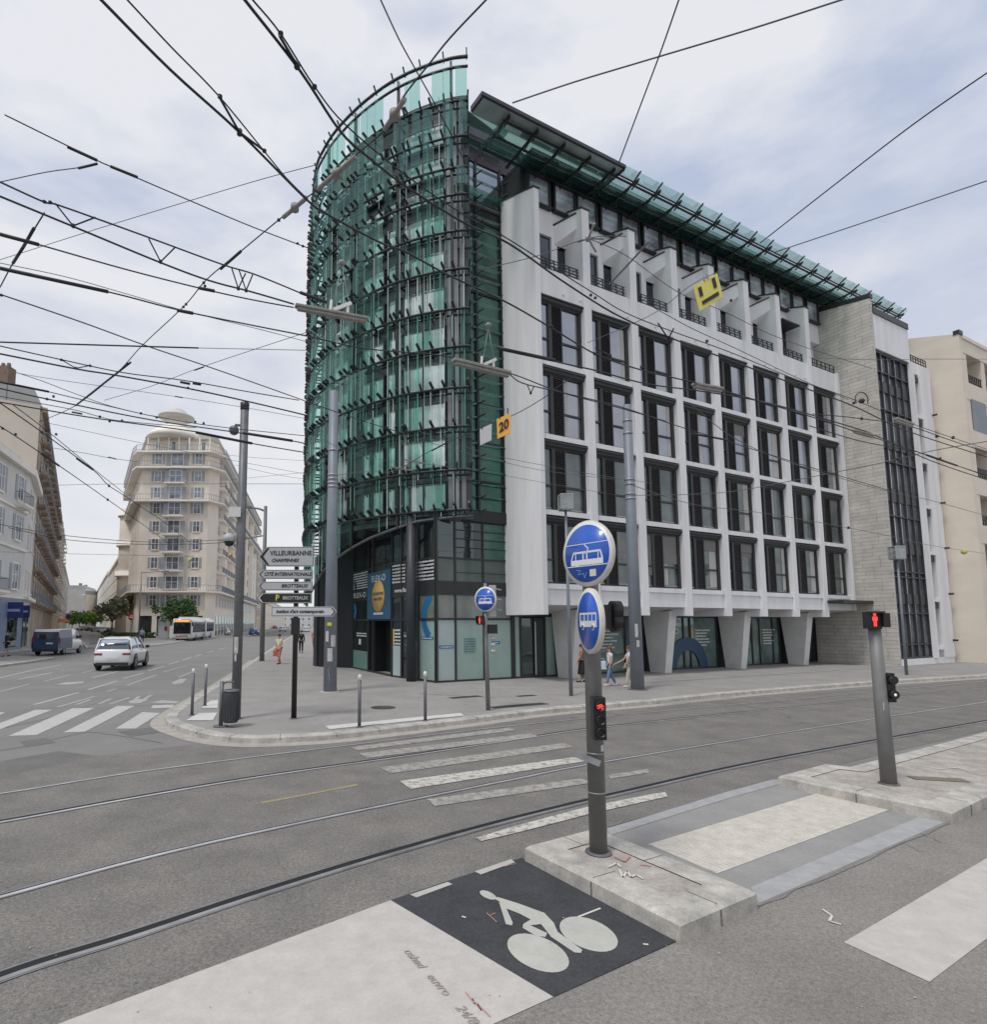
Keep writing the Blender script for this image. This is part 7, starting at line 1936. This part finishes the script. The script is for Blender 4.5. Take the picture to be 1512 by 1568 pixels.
board('long pale insulator board before the tower and white corner column', [(694, 551), (781, 572)], 6.0, .10, .045)
board('small grey insulator unit before the fourth floor windows', [(1062, 588), (1106, 596)], 6.0, .09, .04, False)
board('small dark insulator unit before the stone wall', [(1308, 659), (1338, 667)], 6.0, .07, .035, False)
board('small grey insulator unit before the stair wing glass', [(1372, 641), (1398, 650)], 6.0, .07, .04, False)
board('thin grey spreader bar before the tower middle floors', [(597, 714), (632, 720)], 6.35, .02, .02, False)
board('upper thin grey spreader bar before the tower', [(618, 703), (652, 709)], 6.35, .02, .02, False)
# hanging panels
def plate(name, label, cat, px, Y, m, th=.012):
    P = [PY(u, v, Y) for u, v in px]; c = sum(P, Vector()) / len(P)
    T = thing(name, label, cat, tuple(c)); b = MB(); b.extrude([p - c for p in P], (0, th, 0)); o = b.build('panel', m, T, bevel=.003)
    return T, [p - c for p in P], o
M_py = mat('panel_yellow', (.62, .56, .13), .5, var=.1, vscale=6)
T, P, o = plate('warning_panel', 'square yellow panel with black bars hanging tilted before the upper balconies', 'warning sign', [(1062.4, 439), (1099, 418), (1108, 455), (1072, 477)], 7.0, M_py)
ex, ez = (P[1] - P[0]), (P[0] - P[3])
def onp(fx, fz): return P[3] + (P[2] - P[3]) * fx * (1) + (P[0] - P[3]) * fz + Vector((0, -.006, 0))
b = MB()
for q in ([(.14, .48), (.27, .48), (.27, .85), (.14, .85)], [(.73, .48), (.86, .48), (.86, .88), (.73, .88)], [(.16, .16), (.86, .16), (.86, .30), (.16, .30)]): b.extrude([onp(*c) for c in q], (0, -.003, 0))
b.build('black_bars', M_black, o)
b = MB(); b.bar(onp(.45, .98), onp(.45, 1.12), .015); b.bar(onp(.6, .98), onp(.6, 1.12), .015); b.build('hook', M_steel, T)
M_po = mat('panel_orange', (.85, .42, .06), .5)
T, P, o = plate('speed_panel', 'orange square panel reading 20 hung on a span wire before the white column', 'sign', [(761, 641.5), (782, 633), (782, 663.5), (762, 672)], 10.6, M_po)
txt = text('20', .25, M_black, o, (0, -.008, .0), (R(90), 0, 0), 'numerals', .008, sx=.72)
for v_ in txt.data.vertices: v_.co.y += v_.co.x * .45
b = MB(); b.bar(P[0] + Vector((.05, 0, 0)), P[0] + Vector((.05, 0, .1)), .02); b.bar(P[1] + Vector((-.05, 0, 0)), P[1] + Vector((-.05, 0, .1)), .02); b.build('hook', M_dark, T)
T, P, o = plate('blank_panel', 'blank pale grey square panel hung left of the orange one', 'sign', [(735, 657), (753.5, 648.5), (753, 674), (735.5, 682)], 10.6, mat('panel_grey', (.52, .53, .54), .5))
b = MB(); b.bar(P[0] + Vector((.04, 0, 0)), P[0] + Vector((.04, 0, .08)), .02); b.bar(P[1] + Vector((-.04, 0, 0)), P[1] + Vector((-.04, 0, .08)), .02); b.build('hook', M_dark, T)
for (u, v, m_, l) in ((353, 850, mat('marker_orange', (.7, .32, .04), .5), 'small orange marker hanging left of the camera pole'), (291, 857, M_py, 'small yellow ring marker before the domed block'), (1477, 845, M_py, 'small yellow ball on the low wire at the right')):
    p = G(u, v, 5.9 if u < 400 else 6.3); b = MB(); s = .0034 * p.length
    b.lathe([(.01, -1), (.8, -.6), (1, 0), (.8, .6), (.01, 1)], k=10); b.v = [(x * s, y * s, z_ * s) for x, y, z_ in b.v]
    tag(b.build('wire_marker', m_, loc=p), l, 'wire marker')
# ------------------------------------------------------------------ people
M_skin = mat('skin', (.50, .32, .24), .55, spec=.3)
def skin_mesh(name, V, E, rad, m, parent, root=0, sub=1):
    """continuous surface grown over a skeleton"""
    bm = bmesh.new(); lay = bm.verts.layers.skin.verify(); vs = [bm.verts.new(v) for v in V]; bm.verts.ensure_lookup_table()
    for a, c in E: bm.edges.new((vs[a], vs[c]))
    for v, r in zip(vs, rad):
        v[lay].radius = (r, r) if not isinstance(r, tuple) else r
    vs[root][lay].use_root = True
    me = bpy.data.meshes.new(name); bm.to_mesh(me); bm.free()
    o = bpy.data.objects.new(name, me); COL.objects.link(o)
    k = o.modifiers.new('skin', 'SKIN'); k.use_smooth_shade = True
    s = o.modifiers.new('sub', 'SUBSURF'); s.levels = sub; s.render_levels = sub
    dg = bpy.context.evaluated_depsgraph_get()
    nm = bpy.data.meshes.new_from_object(o.evaluated_get(dg)); bpy.data.objects.remove(o)
    nm.materials.clear(); nm.materials.append(m)
    nm.polygons.foreach_set('use_smooth', [True] * len(nm.polygons))
    o = bpy.data.objects.new(name, nm); COL.objects.link(o); o.parent = parent
    return o
def person(label, pos, rz, h, top, bottom, hair, shoes=M_black, stride=.25, skirt=False, longhair=False, sleeves=True, arm_l=.12, arm_r=-.12, elbow=(.1, .1), skin=None, backpack=None, shorts=False):
    """standing or walking figure facing local +Y"""
    T = thing('person', label, 'person', pos, rz); s = h / 1.7; skin = skin or M_skin
    V, E, Rr = [], [], []
    def v(x, y, z, r, p=None):
        V.append((x * s, y * s, z * s)); Rr.append(r * s if not isinstance(r, tuple) else (r[0] * s, r[1] * s)); i = len(V) - 1
        if p is not None: E.append((p, i))
        return i
    pel = v(0, 0, .92, (.13, .10)); wa = v(0, .01, 1.08, (.12, .09), pel); ch = v(0, .01, 1.28, (.145, .105), wa); ns = v(0, 0, 1.42, (.07, .06), ch); nk = v(0, .005, 1.48, .052, ns)
    hd = v(0, .015, 1.56, (.072, .085), nk); v(0, .01, 1.65, (.072, .085), hd)
    J = {}
    for sd, st, ar, el in ((-1, stride, arm_l, elbow[0]), (1, -stride, arm_r, elbow[1])):
        hp = v(sd * .09, 0, .88, .085, pel); kn = v(sd * .10, st * .5 + .03, .48, .058, hp); an = v(sd * .10, st - (.08 if st < 0 else 0), .09, .038, kn); to = v(sd * .115, st + .12 - (.08 if st < 0 else 0), .035, .033, an)
        sh = v(sd * .17, 0, 1.38, .055, ch); eb = v(sd * .22, ar * .6, 1.12, .042, sh); wr = v(sd * .23, ar + el, .90, .028, eb)
        pm = v(sd * .23, ar + el + .015, .845, (.036, .02), wr)
        for k in range(4): f1 = v(sd * .23 + (k - 1.5) * .012 * sd, ar + el + .02 + k * .004, .80 - .004 * abs(k - 1.5), .0085, pm); v(sd * .23 + (k - 1.5) * .013 * sd, ar + el + .035, .765 + .004 * k, .0075, f1)
        t1 = v(sd * .21, ar + el + .045, .835, .010, pm); v(sd * .205, ar + el + .06, .80, .0085, t1)
        J[sd] = (hp, kn, an, to, sh, eb, wr)
    body = skin_mesh('body', V, E, Rr, skin, T)
    g = lambda i, d=0: (V[i][0], V[i][1], V[i][2] + d)
    def garment(name, ids, edges, rads, m):
        return skin_mesh(name, [V[i] if isinstance(i, int) else tuple(c * s for c in i) for i in ids], edges, [tuple(q * s for q in r) if isinstance(r, tuple) else r * s for r in rads], m, T)
    L, Rt = J[-1], J[1]
    ids = [pel, wa, ch, ns, L[4], Rt[4]]; ed = [(0, 1), (1, 2), (2, 3), (2, 4), (2, 5)]; rd = [(.15, .12), (.135, .105), (.16, .12), (.08, .07), .068, .068]
    def mid(a, c, t): return tuple((V[a][k] + (V[c][k] - V[a][k]) * t) / s for k in range(3))
    ids += [L[5] if sleeves else mid(L[4], L[5], .55), Rt[5] if sleeves else mid(Rt[4], Rt[5], .55)]; ed += [(4, 6), (5, 7)]; rd += [.055, .055]
    if sleeves: ids += [L[6], Rt[6]]; ed += [(6, 8), (7, 9)]; rd += [.042, .042]
    garment('top', ids, ed, rd, top)
    if skirt:
        b = MB(); n = 20; b.lathe([(.145 * s, 1.0 * s), (.17 * s, .9 * s), (.20 * s, .65 * s), (.25 * s, .38 * s), (.24 * s, .36 * s)], (0, 0, 0), n)
        b.v = [(x * (1 + .06 * math.sin(5 * math.atan2(y, x))), y * .8, z) for x, y, z in b.v]; b.build('skirt', bottom, T)
    else:
        lo = .35 if shorts else 1
        e1 = mid(L[1], L[2], .9) if not shorts else mid(L[0], L[1], .9); e2 = mid(Rt[1], Rt[2], .9) if not shorts else mid(Rt[0], Rt[1], .9)
        if shorts: garment('trousers', [pel, L[0], Rt[0], e1, e2], [(0, 1), (0, 2), (1, 3), (2, 4)], [(.15, .12), .1, .1, .085, .085], bottom)
        else: garment('trousers', [pel, L[0], Rt[0], L[1], Rt[1], e1, e2], [(0, 1), (0, 2), (1, 3), (2, 4), (3, 5), (4, 6)], [(.145, .115), .098, .098, .075, .075, .062, .062], bottom)
    for a in (L, Rt):
        x, y, z = V[a[2]]; x2, y2, z2 = V[a[3]]
        b = MB(); b.tube([(x, y - .05 * s, z - .035 * s), (x, y, z - .04 * s), (x2, y2 + .03 * s, z2 + .0)], .047 * s, 10, r2=.036 * s); b.build('shoe', shoes, T)
    # face and hair
    hz, hy = 1.605 * s, .015 * s
    b = MB(); b.lathe([(.006, 0), (.014, .012), (.004, .022)], (0, 0, 0), 8); b.v = [(x * s, (hy + .098 * s) + y * s * .6, hz - .02 * s + z * s) for x, y, z in b.v]
    for sd in (-1, 1): b.box(sd * .076 * s - .008 * s, sd * .076 * s + .008 * s, hy - .015 * s, hy + .015 * s, hz - .03 * s, hz + .025 * s)
    b.build('nose_and_ears', skin, T)
    b = MB()
    for sd in (-1, 1): b.box(sd * .03 * s - .009 * s, sd * .03 * s + .009 * s, hy + .088 * s, hy + .092 * s, hz + .002 * s, hz + .012 * s)
    b.box(-.02 * s, .02 * s, hy + .088 * s, hy + .092 * s, hz - .05 * s, hz - .043 * s); b.build('eyes_and_mouth', mat('face_dark', (.12, .05, .04), .5), T)
    b = MB(); n = 14; pr = []
    for k in range(7): a = R(-12 + 17 * k); pr.append((max(.001, .092 * math.cos(a)), .1 * math.sin(a)))
    b.lathe(pr, (0, 0, 0), n); b.v = [(x * s, hy - .016 * s + y * s * 1.08, hz + .022 * s + z * s) for x, y, z in b.v]
    if longhair:
        b.tube([(0, hy - .055 * s, hz + .03 * s), (0, hy - .085 * s, hz - .08 * s), (0, hy - .09 * s, hz - .26 * s)], .078 * s, 10, r2=.05 * s)
    b.build('hair', hair, T)
    return T
H_dk = mat('hair_dark', (.03, .02, .015), .6); H_br = mat('hair_brown', (.12, .06, .035), .6)
C_white = mat('cloth_white', (.66, .66, .68), .8, var=.06, vscale=9); C_denim = mat('cloth_denim', (.16, .24, .36), .85, var=.15, vscale=12); C_blk = mat('cloth_black', (.015, .015, .017), .85); C_navy = mat('cloth_navy', (.02, .025, .05), .85)
C_pinkt = mat('cloth_coral', (.50, .17, .14), .8, var=.1, vscale=8); C_cream2 = mat('cloth_cream', (.62, .56, .44), .8, var=.1, vscale=9); C_brick = mat('cloth_brick', (.45, .12, .08), .8); C_pk = mat('cloth_pink', (.62, .16, .22), .8)
M_bag = mat('bag_pale', (.60, .63, .68), .6, var=.1)
def feet(u, v): p = G(u, v, .13); return (p.x, p.y, .125)
T = person('long haired person in white shirt and pale jeans walking left of the right mast', feet(935.5, 1050), R(95), 1.42, C_white, C_denim, H_br, shoes=M_signwhite, stride=.2, longhair=True, sleeves=False, arm_l=.0)
p = Vector(feet(924, 1045)); b = MB(); b.extrude([(-.16, 0, .0), (.16, 0, 0), (.14, 0, .32), (-.14, 0, .32)], (0, .12, 0)); bg_ = tag(b.build('shoulder_bag', M_bag, loc=(p.x, p.y, .62), bevel=.02), 'pale blue grey shopping bag held beside the person in jeans', 'bag')
b = MB(); b.tube([(-.08, .06, .3), (-.06, .06, .42), (.06, .06, .42), (.08, .06, .3)], .01, 6); b.build('handle', M_bag, bg_)
person('person in white top and cream trousers half hidden left of the right mast', feet(965, 1052), R(80), 1.45, C_white, C_cream2, H_br, shoes=M_signwhite, stride=.12, sleeves=False, arm_r=.3, elbow=(.1, .3))
person('person in brown top and long black skirt partly hidden by the nearest sign pole', feet(892, 1044), R(80), 1.45, mat('cloth_rust', (.30, .14, .09), .8), C_blk, H_dk, stride=.12, skirt=True)
person('person in pale top and coral trousers walking near the slim lamp mast', feet(427, 1016.5), R(160), 1.66, C_cream2, C_pinkt, H_dk, stride=.2, sleeves=False)
p = Vector(feet(423, 1013)); b = MB(); b.box(-.13, .13, -.08, .08, 0, .34); bg_ = tag(b.build('hand_bag', C_brick, loc=(p.x - .05, p.y, .45), bevel=.03), 'dark red bag beside the person in coral trousers', 'bag'); b = MB(); b.tube([(-.07, 0, .33), (0, 0, .5), (.07, 0, .33)], .012, 6); b.build('handle', C_brick, bg_)
person('person all in black walking just right of the black signpost', feet(461, 1000), R(10), 1.72, C_blk, C_blk, H_dk, stride=.28)
person('person in pink top and coral trousers beside the dark shop pier', feet(481, 990), R(185), 1.66, C_pk, C_pinkt, H_br, stride=.2)
person('person in dark clothes and shorts walking by the blue shop front at the left edge', (*G(9, 1005, .12).xy, .12), R(150), 1.74, C_navy, C_blk, H_dk, stride=.2, shorts=True)
person('person in dark trousers and pale top on the pavement tip behind the white car', (*G(217, 985, .12).xy, .12), R(30), 1.72, mat('cloth_blue_grey', (.25, .3, .4), .8), C_navy, H_dk, stride=.15)
